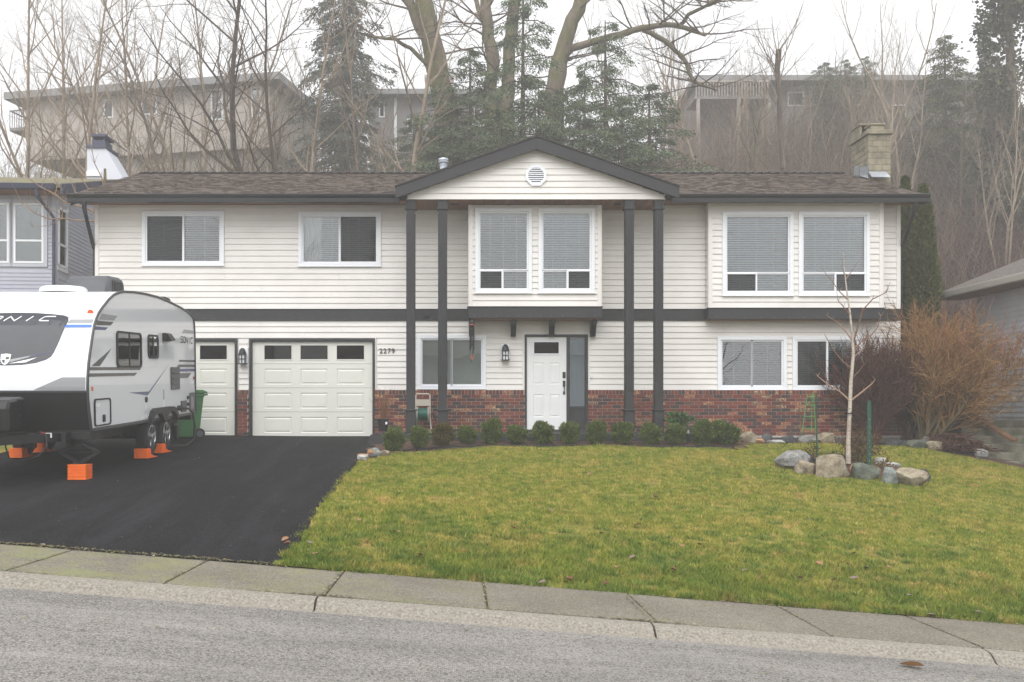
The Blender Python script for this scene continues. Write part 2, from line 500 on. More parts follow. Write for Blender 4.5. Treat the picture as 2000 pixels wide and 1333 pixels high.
# lawn: front edge of the planting bed along the house
def bed_edge(x): return piece(x, [(-1.75, 17.4), (-1.1, 18.4), (-.2, 19.2), (.8, 19.5), (4.8, 19.55), (5.6, 19.6), (6.2, 20.3), (8.5, 20.6), (10.2, 20.2), (11.0, 19.2), (12, 18.9), (18, 18.5)])
def on_lawn(x, y): return x > drive_edge(y) + .05 * math.sin(y * 9.1) * math.sin(y * 3.7) - .02 and YS - .02 + .025 * math.sin(x * 11) * math.sin(x * 4.3) < y < bed_edge(x)
xs = frange(-1.78, 17, 110); ys = frange(YS - .01, 20.7, 66)
def z_lawn(x, y):
    return H(x, y) - .012 + .018 * math.sin(x * 1.1 + .4 * y) * math.sin(y * .9) + .012 * math.sin(3.1 * x - 2 * y)
tag(link('lawn', grid_mesh('lawn', xs, ys, z_lawn, MT['lawn'], lambda x, y: x > drive_edge(y) - .1 and y < bed_edge(x) + .12)), kind='structure')
# grass blades, one object
nr = np.random.default_rng(5)
N = 560000
bx = nr.uniform(-1.8, 13.2, N); by = YS - .03 + (20.6 - YS) * nr.random(N) ** 1.35
vis = (np.abs(bx * F / by + CX - 1000) < 1060)
bx, by = bx[vis], by[vis]
kp = np.array([on_lawn(x + .03, y) for x, y in zip(bx, by)])
bx, by = bx[kp], by[kp]
# thin, worn spots
bare = np.array([mnoise.fractal(Vector((x * 1.1, y * 1.1, 3.3)), 1.0, 2.0, 3) for x, y in zip(bx, by)])
kp = (bare < .42) | (nr.random(len(bx)) < .22)
bx, by = bx[kp], by[kp]
# tufty clumping
cl = .5 + .5 * np.sin(bx * 5.1 + 2 * np.sin(by * 3.3)) * np.sin(by * 4.7 + 1.5 * np.sin(bx * 2.9))
n = len(bx)
bz = np.array([z_lawn(x, y) for x, y in zip(bx, by)])
near = np.clip((12.2 - by) / 2.8, 0, 1)
hh = (.022 + .022 * nr.random(n)) * (.75 + .5 * cl) * (1 + 1.1 * near * cl)
ww = (.0035 + .003 * nr.random(n)) * (1 + .05 * (by - 9))
an = nr.uniform(0, 2 * np.pi, n); le = nr.uniform(.2, 1.3, n) * hh; la = nr.uniform(0, 2 * np.pi, n)
V = np.empty((n, 3, 3))
V[:, 0] = np.stack([bx - ww * np.cos(an), by - ww * np.sin(an), bz - .004], 1)
V[:, 1] = np.stack([bx + ww * np.cos(an), by + ww * np.sin(an), bz - .004], 1)
V[:, 2] = np.stack([bx + le * np.cos(la), by + le * np.sin(la), bz + hh], 1)
tag(link('grass', npmesh('grass', V.reshape(-1, 3), np.arange(3 * n).reshape(-1, 3), MT['grass'])), 'short yellow-green winter grass of the front lawn', 'grass', kind='stuff')
# coarser dark green tufts, thickest near the pavement
TU = []
for k in range(520):
    y = YS + .02 + (3.2 * nr.random() ** 2.2 if k < 400 else 9 * nr.random()); x = nr.uniform(-1.6, 6.5 if y < 12 else 9)
    if on_lawn(x, y): TU.append((x, y, nr.uniform(.03, .11)))
V = []
for x, y, r_ in TU:
    for _ in range(int(40 + 420 * r_)):
        a, q = nr.uniform(0, 6.283), r_ * nr.random() ** .6; px_, py_ = x + q * np.cos(a), y + q * np.sin(a); z_ = z_lawn(px_, py_)
        h_ = nr.uniform(.03, .065) * (.8 + 3 * r_); w_ = nr.uniform(.0025, .005); b_ = nr.uniform(0, 6.283); l_ = nr.uniform(.2, 1.0) * h_
        V += [(px_ - w_ * np.cos(b_), py_ - w_ * np.sin(b_), z_), (px_ + w_ * np.cos(b_), py_ + w_ * np.sin(b_), z_), (px_ + l_ * np.cos(a), py_ + l_ * np.sin(a), z_ + h_)]
def tuft_mat():
    n = NT('green_tufts'); g = n.n.new('ShaderNodeNewGeometry')
    n.color(n.ramp(g.outputs['Random Per Island'], [(0, lin(58, 88, 30)), (.5, lin(92, 120, 42)), (.85, lin(122, 140, 60)), (1, lin(186, 172, 104))])); n.rough(.7); n.spec(.2); return n.m
tag(link('grass_tufts', npmesh('grass_tufts', V, np.arange(len(V)).reshape(-1, 3), tuft_mat())), 'longer green tufts scattered through the lawn edge', 'grass', kind='stuff')
# grit, moss and leaf crumbs in the seams of pavement, kerb and driveway
V = []
def crumb(x, y, z, s):
    a = nr.uniform(0, 6.283, 3)
    V.extend([(x + s * np.cos(t), y + s * np.sin(t) * .8, z + nr.uniform(0, s * .7)) for t in (a[0], a[0] + 2.1, a[0] + 4.2)])
for k in range(2600):
    m_ = nr.random()
    if m_ < .40: x = nr.uniform(-5, -1.6); y = YS + .015 + abs(nr.normal()) * .03; z = max(H(x, y), z_walk(x, YS)) + .006
    elif m_ < .62: x = nr.uniform(-5, 6); y = YS - abs(nr.normal()) * .04; z = z_walk(x, y) + .003
    elif m_ < .80: x = (JX + [1.60, -1.1])[nr.integers(9)] + nr.normal() * .012; y = nr.uniform(YK, YS); z = z_walk(x, y) + .001
    elif m_ < .93: x = (-1.13, 1.6, 1.6, -1.13, -3.75)[nr.integers(5)] + nr.normal() * .22; y = YK + .0 + nr.normal() * .018; z = z_walk(x, YK) + .003
    else: x = nr.uniform(-5, 6); y = nr.uniform(6.2, 7.7); z = H(x, y) + .006
    crumb(x, y, z, nr.uniform(.006, .02))
for k in range(420):
    y = nr.uniform(9.5, 20.5); x = drive_edge(y) - .02 - abs(nr.normal()) * .06 if k < 240 else nr.uniform(-6, -1.8); crumb(x, y, H(x, y) + .012, nr.uniform(.005, .014))
tag(link('debris', npmesh('debris', V, np.arange(len(V)).reshape(-1, 3), (lambda n: (n.color(n.ramp(n.n.new('ShaderNodeNewGeometry').outputs['Random Per Island'], [(0, lin(66, 52, 38)), (.35, lin(96, 98, 44)), (.6, lin(132, 108, 76)), (.85, lin(112, 118, 56)), (1, lin(176, 166, 150))])), n.m)[1])(NT('crumbs')))), 'leaf crumbs, moss and grit in the pavement and driveway seams', 'debris', kind='stuff')
# left lawn strip beyond the driveway
tag(link('verge', grid_mesh('verge', frange(-16, -8.2, 14), frange(YS, 24, 20), lambda x, y: H(x, y) + .02, MT['lawn'])), kind='structure')
# planting bed soil
xs = frange(-1.72, 12.4, 60); ys = frange(17.3, 21.9, 24)
tag(link('planting_bed', grid_mesh('planting_bed', xs, ys, lambda x, y: H(x, y) - .005 + .02 * math.sin(9 * x) * math.sin(7 * y + x), MT['soil'], lambda x, y: y > bed_edge(x) - .1)), kind='structure')
# ------------------------------------------------------------------ the house
YW, YG, YB, YB2 = 21.57, 20.48, 20.99, 21.27     # main wall, gable wall, centre bay, right bay
house = thing('house', 'cream sided two-storey house with charcoal trim, brick base and columned gable', 'house', (.9, YW, 0))
XL, XR = wx(187, YW), wx(1757, YW)
SOF = 5.12

def cells(x0, x1, z0, z1, holes):
    X = sorted({x0, x1, *[min(max(h[k], x0), x1) for h in holes for k in (0, 1)]})
    Z = sorted({z0, z1, *[min(max(h[k], z0), z1) for h in holes for k in (2, 3)]})
    for a, b in zip(X, X[1:]):
        for c, d in zip(Z, Z[1:]):
            mx_, mz_ = (a + b) / 2, (c + d) / 2
            if b - a > 1e-6 and d - c > 1e-6 and not any(h[0] < mx_ < h[1] and h[2] < mz_ < h[3] for h in holes):
                yield a, b, c, d

def siding(parent, x0, x1, z0, z1, Y, holes, pitch=.1307, m=None, clip=None):
    """lap boards; each board piece between openings is its own object"""
    m = m or MT['siding']
    z = z0
    while z < z1 - .01:
        zt = min(z + pitch, z1)
        segs = []
        cur = [h for h in holes if h[2] < zt - .003 and h[3] > z + .003]
        xs_ = sorted({x0, x1, *[min(max(h[k], x0), x1) for h in cur for k in (0, 1)]})
        for a, b in zip(xs_, xs_[1:]):
            if b - a < .012: continue
            c = (a + b) / 2
            hs = [h for h in cur if h[0] < c < h[1]]
            lo, hi = z, zt
            for h in hs:
                if h[2] <= lo and h[3] >= hi: lo = hi
                elif h[2] > lo and h[3] >= hi: hi = h[2]
                elif h[3] < hi and h[2] <= lo: lo = h[3]
            if hi - lo > .008: segs.append([a, b, lo, hi])
        # join neighbours of equal height
        out = []
        for s in segs:
            if out and abs(out[-1][1] - s[0]) < 1e-6 and abs(out[-1][2] - s[2]) < 1e-6 and abs(out[-1][3] - s[3]) < 1e-6: out[-1][1] = s[1]
            else: out.append(s)
        cutp = []
        for s in out:
            while not clip and s[1] - s[0] > 4.0:
                c = s[0] + rng.uniform(1.6, 3.66); cutp.append([s[0], c - .0015, s[2], s[3]]); s[0] = c + .0015
            cutp.append(s)
        for a, b, lo, hi in cutp:
            jo = rng.uniform(-.0022, .0012)
            yo = lambda q: Y + jo - .021 + .018 * (q - z) / pitch      # leans out towards the lower edge
            b_ = MB()
            prof = [(Y + .004, lo), (yo(lo), lo), (yo(lo) + .0, lo + .004), (yo(hi), hi), (Y + .004, hi)]
            if clip:
                (al, bl), (ah, bh) = clip(lo), clip(hi)
                n = len(prof)
                xa = [al, al, al, ah, ah]; xb = [bl, bl, bl, bh, bh]
                vs = [(xa[i], *prof[i]) for i in range(n)] + [(xb[i], *prof[i]) for i in range(n)]
                b_.add(vs, [tuple(range(n)), tuple(range(2 * n - 1, n - 1, -1))] + [(i, (i + 1) % n, n + (i + 1) % n, n + i) for i in range(n)])
            else:
                b_.prism(prof, 0, a, b)
            b_.build('siding_board', m, parent)
        z = zt

def frame_box(m, x0, x1, z0, z1, w, y0, y1):
    m.box(x0, x1, y0, y1, z0, z0 + w); m.box(x0, x1, y0, y1, z1 - w, z1)
    m.box(x0, x0 + w, y0, y1, z0 + w, z1 - w); m.box(x1 - w, x1, y0, y1, z0 + w, z1 - w)

def blind(parent, x0, x1, z0, z1, Y, m, gap=.05, tilt=38, width=.052):
    b = MB(); z = z1 - .03
    b.box(x0, x1, Y - .02, Y + .03, z1 - .03, z1)
    c, s = math.cos(R(tilt)) * width / 2, math.sin(R(tilt)) * width / 2
    while z > z0 + .02:
        z -= gap
        b.add([(x0, Y - c, z - s), (x1, Y - c, z - s), (x1, Y + c, z + s), (x0, Y + c, z + s)], [(0, 1, 2, 3)])
    for fx in (.22, .5, .78):
        xx = lerp(x0, x1, fx); b.box(xx - .004, xx + .004, Y - c - .006, Y - c - .002, z0, z1)
    return b.build('blind', m, parent, kind='stuff')

def window(x0, x1, z0, z1, Y, panes, label=None, cas=.08, dress=None, parent=None):
    """panes: list of (x fractions, z fractions, screen?) inside the casing"""
    parent = parent or house
    m = MB(); frame_box(m, x0, x1, z0, z1, cas, Y - .045, Y + .05)
    m.box(x0 - .012, x1 + .012, Y - .058, Y - .045, z0 - .006, z0 + .022)
    w = m.build('window', MT['white'], parent, bevel=.004)
    if label: w['label'] = label
    a, b, c, d = x0 + cas, x1 - cas, z0 + cas, z1 - cas
    for fx0, fx1, fz0, fz1, scr in panes:
        p0, p1, q0, q1 = lerp(a, b, fx0), lerp(a, b, fx1), lerp(c, d, fz0), lerp(c, d, fz1)
        s = MB(); fw = .034
        dy = -.014 if scr else 0
        frame_box(s, p0, p1, q0, q1, fw, Y - .016 + dy, Y + .04)
        s.build('sash', MT['white'], w, bevel=.003)
        g = MB(); g.box(p0 + fw - .004, p1 - fw + .004, Y + .016, Y + .02, q0 + fw - .004, q1 - fw + .004); g.build('pane', MT['glass'], w)
        if scr:
            g = MB(); g.box(p0 + fw - .002, p1 - fw + .002, Y + .004, Y + .0055, q0 + fw - .002, q1 - fw + .002); g.build('insect_screen', MT['screen'], w)
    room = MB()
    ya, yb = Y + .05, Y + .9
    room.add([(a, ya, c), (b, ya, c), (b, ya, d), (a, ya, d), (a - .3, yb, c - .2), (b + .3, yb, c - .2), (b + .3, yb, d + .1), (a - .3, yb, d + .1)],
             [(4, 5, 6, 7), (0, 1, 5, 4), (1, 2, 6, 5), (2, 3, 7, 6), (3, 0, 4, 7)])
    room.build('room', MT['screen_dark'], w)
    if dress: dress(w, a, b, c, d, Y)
    return w
SL = [(0, .515, 0, 1, True), (.485, 1, 0, 1, False)]        # sliders, screen on the left or right half
SRr = [(0, .515, 0, 1, False), (.485, 1, 0, 1, True)]
PIC_L = [(0, 1, .245, 1, False), (0, .49, 0, .255, True), (.47, 1, 0, .255, False)]
PIC_R = [(0, 1, .245, 1, False), (0, .53, 0, .255, False), (.51, 1, 0, .255, True)]
def full_blind(tilt=38, gap=.05):
    return lambda w, a, b, c, d, Y: blind(w, a + .02, b - .02, c, d, Y + .11, MT['blind'], gap, tilt)

# wall sheathing behind the boards, with real openings
def rect(px0, px1, py0, py1, Y=YW): return (wx(px0, Y), wx(px1, Y), wz(py1, Y), wz(py0, Y))
W1, W2 = rect(278, 438.5, 413, 520.4), rect(583, 744.5, 414, 521.7)
C1, C2 = rect(928, 1039, 407.4, 574, YB), rect(1051, 1161.6, 407.4, 574, YB)
R1, R2 = rect(1410, 1549, 414, 579, YB2), rect(1559, 1698, 414, 579, YB2)
L1 = rect(815, 949.5, 655, 761)
L2, L3 = rect(1400.6, 1536, 657.6, 763), rect(1547, 1683, 657.6, 763)
DOOR = (wx(1024.6, YW), wx(1148, YW), .10, wz(653.8, YW))
GD = (wx(487.6, YW), wx(732.5, YW), -.05, wz(662, YW))
GS = (wx(300, YW), wx(464, YW), -.05, wz(662, YW))
BAYC = (wx(917, YB), wx(1173, YB)); BAYR = (wx(1385, YB2), wx(1723, YB2))
inset = lambda h, k=.07: (h[0] + k, h[1] - k, h[2] + k, h[3] - k)
holes = [inset(W1), inset(W2), inset(L1), inset(L2), inset(L3), DOOR, GD, GS,
         (BAYC[0] + .1, BAYC[1] - .1, 2.9, 4.9), (BAYR[0] + .1, BAYR[1] - .1, 2.9, 5.0)]
m = MB()
for a, b, c, d in cells(XL, XR, -.3, SOF + .1, holes): m.box(a, b, YW + .004, YW + .16, c, d)
m.box(XL, XL + .15, YW + .16, 29.6, -.3, SOF + .1); m.box(XR - .15, XR, YW + .16, 29.6, -.5, SOF + .1); m.box(XL + .15, XR - .15, 29.45, 29.6, -.3, SOF + .1)
# gable-end triangles
for x in (XL, XR - .15):
    m.prism([(YW + .1, SOF + .1), (29.6, SOF + .1), (25.55, 6.62)], 0, x, x + .15)
wall = m.build('wall', MT['trim'], house)

BT = 1.02                     # top of the brick
BAND0, BAND1 = 2.556, 2.815
rects_up = [W1, W2, (BAYC[0], BAYC[1], 2, 5.2), (BAYR[0], BAYR[1], 2, 5.2)]
siding(wall, XL + .07, XR - .07, BAND1, SOF - .03, YW, [W1, W2, (BAYC[0], BAYC[1], 2, 5.3), (BAYR[0], BAYR[1], 2, 5.3)])
cor = .05
lowh = [L1, L2, L3, (DOOR[0] - cor, DOOR[1] + cor, -1, DOOR[3] + cor), (GD[0] - .02, GD[1] + cor, -1, GD[3] + .015), (GS[0] - .02, GS[1] + .03, -1, GS[3] + .015)]
siding(wall, XL + .07, XR - .07, BT, BAND0, YW, lowh, pitch=.128)
for q in ((XL - .01, XL + .075, YW - .03, YW + .02, -.1, SOF), (XR - .075, XR + .01, YW - .03, YW + .02, .0, SOF), (GD[1], GD[1] + .03, YW - .028, YW + .01, BT, GD[3] + .012),
          (DOOR[0] - cor, DOOR[0], YW - .028, YW + .01, BT, DOOR[3] + cor), (DOOR[1], DOOR[1] + cor, YW - .028, YW + .01, BT, DOOR[3] + cor), (DOOR[0], DOOR[1], YW - .028, YW + .01, DOOR[3], DOOR[3] + cor)):
    t = MB(); t.box(*q); t.build('corner_trim', MT['trim'], house, bevel=.003)
# charcoal belly band with its drip cap
m = MB()
segs = [(XL - .02, BAYC[0]), (BAYC[1], BAYR[0]), (BAYR[1], XR + .02)]
for a, b in segs:
    m = MB(); m.prism([(YW + .01, BAND0), (YW - .045, BAND0), (YW - .045, BAND1 - .02), (YW - .06, BAND1 - .02), (YW - .06, BAND1), (YW + .01, BAND1)], 0, a, b)
    m.build('belly_band', MT['char'], house, bevel=.004)
m = MB()
for px in range(400, 910, 21):
    x = wx(px + rng.uniform(-2, 2), YW); m.box(x - .004, x + .004, YW - .047, YW - .0445, BAND0 + .035, BAND0 + .043)
m.build('nail_heads', MT['galv'], house, kind='stuff')

# bays
def bay(x0, x1, Y, zt, zb, wins, name):
    m = MB()
    hs = [inset(w) for w in wins]
    for a, b, c, d in cells(x0, x1, zb, zt, hs): m.box(a, b, Y + .004, Y + .1, c, d)
    m.box(x0, x0 + .08, Y + .1, YW + .004, zb, zt); m.box(x1 - .08, x1, Y + .1, YW + .004, zb, zt)
    m.box(x0 + .08, x1 - .08, Y + .1, YW, zb, zb + .05)
    by_ = m.build(name, MT['trim'], house)
    siding(by_, x0 + .065, x1 - .065, zb + .02, zt - .02, Y, list(wins))
    z = zb + .02
    while z < zt - .05:                                     # boards on the bay's cheeks
        zt2 = min(z + .1307, zt)
        for s, xx in ((-1, x0), (1, x1)):
            c = MB(); c.prism([(xx - s * .004, z), (xx + s * .021, z), (xx + s * .003, zt2), (xx - s * .004, zt2)], 1, Y + .07, YW - .022)
            c.build('siding_board', MT['siding'], by_)
        z = zt2
    for xx in (x0, x1):
        s = 1 if xx == x0 else -1
        t = MB(); t.box(*sorted((xx - s * .012, xx + s * .07)), Y - .03, Y + .004, zb, zt); t.box(*sorted((xx - s * .026, xx - s * .004)), Y - .03, Y + .07, zb, zt)
        t.build('corner_board', MT['trim'], by_, bevel=.003)
    f = MB()
    f.box(x0 - .03, x1 + .03, Y - .05, YW - .046, zb - .235, zb - .0); f.box(x0 - .045, x1 + .045, Y - .07, YW - .046, zb - .0, zb + .018)
    f.build('bay_band', MT['char'], by_, bevel=.004)
    g = MB()
    for k in range(12):
        x = lerp(x0, x1, (k + .5) / 12) + rng.uniform(-.01, .01); g.box(x - .004, x + .004, Y - .052, Y - .0495, zb - .19, zb - .182)
    g.build('nail_heads', MT['galv'], by_, kind='stuff')
    u = MB(); u.box(x0 + .02, x1 - .02, Y + .02, YW - .046, zb - .25, zb - .2352); u.build('bay_soffit', MT['soffit'], by_)
    return by_
bay(BAYC[0], BAYC[1], YB, 5.0, 2.79, [C1, C2], 'bay')
bay(BAYR[0], BAYR[1], YB2, SOF, 2.79, [R1, R2], 'bay')

def dress_mixed(w, a, b, c, d, Y):
    blind(w, a + .02, lerp(a, b, .5), c, d, Y + .11, MT['blind'], .043, 40)
    blind(w, lerp(a, b, .5) + .005, b - .02, c, d, Y + .12, MT['blind'], .043, 24)
    k = MB()
    pts = [lerp(a, a + .42, i / 18) for i in range(19)]
    for x, x2, i in zip(pts, pts[1:], range(18)):
        y, y2 = Y + .07 + .015 * (i % 2), Y + .07 + .015 * ((i + 1) % 2)
        k.add([(x, y, c), (x2, y2, c), (x2, y2, d), (x, y, d)], [(0, 1, 2, 3)])
    k.build('curtain', MT['curtain'], w)
window(*W1, YW, SL, 'upstairs sliding window nearest the downspout, blinds half open', dress=full_blind(30))
window(*W2, YW, SRr, 'upstairs sliding window with a pale curtain behind it', dress=dress_mixed)
window(*C1, YB, PIC_L, 'left picture window of the bay under the gable', dress=full_blind(36))
window(*C2, YB, PIC_R, 'right picture window of the bay under the gable', dress=full_blind(46))
window(*R1, YB2, PIC_L, 'left picture window of the wide upstairs bay', dress=full_blind(44))
window(*R2, YB2, PIC_R, 'right picture window of the wide upstairs bay', dress=full_blind(44))
def dress_shade(w, a, b, c, d, Y):
    blind(w, a + .02, b - .02, c, d, Y + .10, MT['shade'], .028, 72, .034)
window(*L1, YW, [(0, .515, 0, 1, False), (.485, 1, 0, 1, False)], 'porch window with a pale green pleated shade', dress=dress_shade)
window(*L2, YW, [(0, .515, 0, 1, False), (.485, 1, 0, 1, False)], 'left ground-floor slider beside the brick ledge', dress=full_blind(24, .04))
window(*L3, YW, SL, 'right ground-floor slider behind the bare shrub', dress=full_blind(26, .04))

# ---------------- brick base
BP, BL, BH, BD = .2135, .2035, .0665, .07       # pitch, brick length and height, depth
brick_rects = [(wx(464, YW) + .02, GD[0] - .015), (GD[1] + .0, DOOR[0] - .0), (DOOR[1] + .0, XR + .015)]
YF = YW - .07
bases = []
for a, b in brick_rects:
    mo = MB(); mo.box(a + .004, b - .004, YF + .008, YW + .003, -.02 if b > 5 else .0, BT - .003)
    bases.append((a, b, mo.build('brick_base', MT['mortar'], house)))
base = bases[2][2]
def base_of(x): return [o for a, b, o in bases if a - .1 <= x <= b + .1][0]
mb1 = MB(); mb1.box(-BL / 2, BL / 2, 0, BD - .002, 0, BH); brick_me = mb1.mesh('brick', MT['brick'], bevel=.003)
mb2 = MB(); mb2.box(-.033, .033, 0, BD - .002, 0, .1); sold_me = mb2.mesh('brick_upright', MT['brick'], bevel=.003)
spots = []
for a, b in brick_rects:
    x = a + .036
    while x < b - .02:
        spots.append((0, 's', x, BT - .103)); x += .0765
    for r in range(12):
        z = BT - .107 - .075 * (r + 1) + .0045
        x = a - (r % 2) * BP / 2
        while x < b:
            c, d = max(x, a), min(x + BL, b)
            if d - c > .035: spots.append((r + 1, 'b', (c + d) / 2, z, d - c))
            x += BP
ro = wloc(base)
hid = lambda x: (x < wx(732, YW) and True)
full = [s for s in spots if s[1] == 's' or s[4] > BL - .001]
cut = [s for s in spots if not (s[1] == 's' or s[4] > BL - .001)]
flats = sorted([s for s in full if s[1] == 'b'], key=lambda s: (s[0], s[2]))
chosen = flats[:300]
for s in chosen:
    link('brick', brick_me, base_of(s[2]), Vector((s[2], YF + rng.uniform(-.002, .002), s[3])) - ro)
rest = MB()
for s in flats[300:] + cut:
    w = s[4] / 2; y = YF + rng.uniform(-.002, .002)
    rest.box(s[2] - w, s[2] + w, y, y + BD - .002, s[3], s[3] + BH)
for s in full:
    if s[1] == 's':
        y = YF + rng.uniform(-.003, .001); rest.box(s[2] - .033, s[2] + .033, y, y + BD - .002, s[3], s[3] + .1)
rest.build('bricks', MT['brick_i'], base, kind='stuff')
# foundation showing under the right corner, with its flashing
m = MB(); m.box(DOOR[1] + .05, XR - .02, YW - .03, YW + .1, -.7, -.025); m.build('foundation', MT['concrete'], house)
m = MB(); m.box(5.2, XR + .02, YF - .012, YF + .03, -.026, -.018); m.build('flashing', MT['white'], house)
# porch step
m = MB(); m.box(-1.45, 5.35, 20.36, YF - .003, -.2, .085); m.build('porch_slab', MT['charslab'], house, bevel=.01)
m = MB(); m.box(DOOR[0] - .02, DOOR[1] + .02, YW - .2, YW - .02, .085, .14); m.build('door_sill', MT['charslab'], house, bevel=.005)

# ---------------- front door
m = MB()
x0, x1, z0, z1 = DOOR
m.box(x0, x0 + .045, YW - .05, YW + .1, z0 + .04, z1); m.box(x1 - .055, x1, YW - .05, YW + .1, z0 + .04, z1)
m.box(x0 + .045, x1 - .055, YW - .05, YW + .1, z1 - .055, z1)
xm0, xm1 = wx(1106.5, YW), wx(1112.5, YW)
m.box(xm0, xm1, YW - .05, YW + .1, z0 + .04, z1 - .055)
ent = m.build('entrance', MT['char'], house, bevel=.004)
def panel_door(m, x0, x1, z0, z1, Y, pans, dep=.012, bw=.03):
    """slab with recessed-and-raised panels"""
    for a, b, c, d in cells(x0, x1, z0, z1, pans): m.box(a, b, Y, Y + .04, c, d)
    for a, b, c, d in pans:
        k = bw
        vs = [(a, Y, c), (b, Y, c), (b, Y, d), (a, Y, d), (a + k * .5, Y + dep, c + k * .5), (b - k * .5, Y + dep, c + k * .5), (b - k * .5, Y + dep, d - k * .5), (a + k * .5, Y + dep, d - k * .5),
              (a + k * 1.4, Y + .002, c + k * 1.4), (b - k * 1.4, Y + .002, c + k * 1.4), (b - k * 1.4, Y + .002, d - k * 1.4), (a + k * 1.4, Y + .002, d - k * 1.4)]
        fs = []
        for q in (0, 4):
            fs += [(q + i, q + (i + 1) % 4, q + 4 + (i + 1) % 4, q + 4 + i) for i in range(4)]
        fs.append((8, 9, 10, 11))
        m.add(vs, fs)
dx0, dx1, dz0, dz1 = x0 + .045, xm0, .145, z1 - .055
dw = dx1 - dx0
pans = []
for fx in ((.17, .42), (.58, .83)):
    pans.append((dx0 + fx[0] * dw, dx0 + fx[1] * dw, wz(751, YW), wz(709, YW)))
    pans.append((dx0 + fx[0] * dw, dx0 + fx[1] * dw, wz(815, YW), wz(771, YW)))
gx = (wx(1043, YW), wx(1091, YW), wz(691, YW), wz(669, YW))
m = MB(); panel_door(m, dx0 + .004, dx1 - .004, dz0, dz1 - .003, YW - .015, [p for p in pans] , bw=.03)
fd = m.build('front_door', MT['fdoor'], house)
m = MB(); frame_box(m, gx[0] - .03, gx[1] + .03, gx[2] - .03, gx[3] + .03, .03, YW - .032, YW - .016); m.build('light_frame', MT['white'], fd, bevel=.004)
m = MB(); m.box(gx[0], gx[1], YW - .022, YW - .0155, gx[2], gx[3]); m.build('pane', MT['glass_dark'], fd)
hx = wx(1101.5, YW)
m = MB(); m.box(hx - .033, hx + .033, YW - .035, YW - .0155, wz(739, YW), wz(727, YW)); m.lathe((hx, YW - .04, wz(733, YW)), [(.022, -.02), (.022, .01)], 12, 1); m.build('deadbolt', MT['black'], fd, bevel=.006)
m = MB(); m.box(hx - .028, hx + .028, YW - .035, YW - .0155, wz(756, YW), wz(744, YW)); m.box(hx - .022, hx + .022, YW - .03, YW - .0155, wz(771, YW), wz(765, YW))
m.tube([(hx, YW - .03, wz(754, YW)), (hx, YW - .075, wz(757, YW)), (hx, YW - .08, wz(763, YW)), (hx, YW - .03, wz(769, YW))], .011, 8); m.build('door_handle', MT['black'], fd, bevel=.004)
sx0, sx1 = xm1, x1 - .055
m = MB(); m.box(sx0, sx1, YW - .02, YW + .03, .14, wz(796, YW)); m.box(sx0, sx1, YW - .032, YW - .02, wz(799, YW), wz(794, YW)); frame_box(m, sx0 + .03, sx1 - .03, .2, wz(803, YW), .012, YW - .026, YW - .02)
slt = m.build('sidelight', MT['char'], house, bevel=.003)
m = MB(); m.box(sx0, sx1, YW + .01, YW + .015, wz(794, YW), z1 - .055); m.build('pane', MT['glass'], slt)
blind(slt, sx0 + .01, sx1 - .01, wz(793, YW), z1 - .06, YW + .06, MT['blind'], .03, 62, .034)
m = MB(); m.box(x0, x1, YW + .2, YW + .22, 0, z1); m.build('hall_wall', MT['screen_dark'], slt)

# ---------------- garage doors
def garage(g, cols, label):
    x0, x1, z0, z1 = g
    fw = .055
    fr = MB(); fr.box(x0, x0 + fw, YW - .05, YW + .12, .0, z1); fr.box(x1 - fw, x1, YW - .05, YW + .12, .0, z1); fr.box(x0 + fw, x1 - fw, YW - .05, YW + .12, z1 - fw, z1)
    gd = fr.build('garage_door', MT['char'], house, bevel=.004); gd['label'] = label
    a, b = x0 + fw + .004, x1 - fw - .004
    zz = [-.01, wz(805, YW), wz(758, YW), wz(711, YW), z1 - fw - .004]
    for r in range(4):
        c, d = zz[r] + .003, zz[r + 1] - .003
        pl = []
        for (u0, u1) in cols:
            pl.append((u0, u1, c + .14 * (d - c), d - .2 * (d - c)) if r < 3 else (u0, u1, wz(702, YW), wz(675, YW)))
        m = MB(); Yd = YW + .03
        if r < 3: panel_door(m, a, b, c, d, Yd, pl, .014, .036)
        else:
            for q in cells(a, b, c, d, pl): m.box(q[0], q[1], Yd, Yd + .04, q[2], q[3])
        m.build('door_section', MT['gdoor'], gd)
        if r == 3:
            for u0, u1, v0, v1 in pl:
                m = MB(); frame_box(m, u0 - .018, u1 + .018, v0 - .018, v1 + .018, .018, Yd - .01, Yd - .001); m.build('pane_frame', MT['gdoor'], gd)
                m = MB(); m.box(u0, u1, Yd + .006, Yd + .01, v0, v1); m.build('pane', MT['glass_dark'], gd)
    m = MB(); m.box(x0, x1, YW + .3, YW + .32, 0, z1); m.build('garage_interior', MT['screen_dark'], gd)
    return gd
gcols = [(wx(420 + a / 3.92, YW), wx(420 + b / 3.92, YW)) for a, b in ((376, 584), (653, 861), (931, 1140))]
garage(GD, gcols, 'wide sectional garage door with three dark panes')
garage(GS, [(wx(320, YW), wx(372, YW)), (wx(390, YW), wx(442.5, YW))], 'narrow garage door half hidden by the trailer')

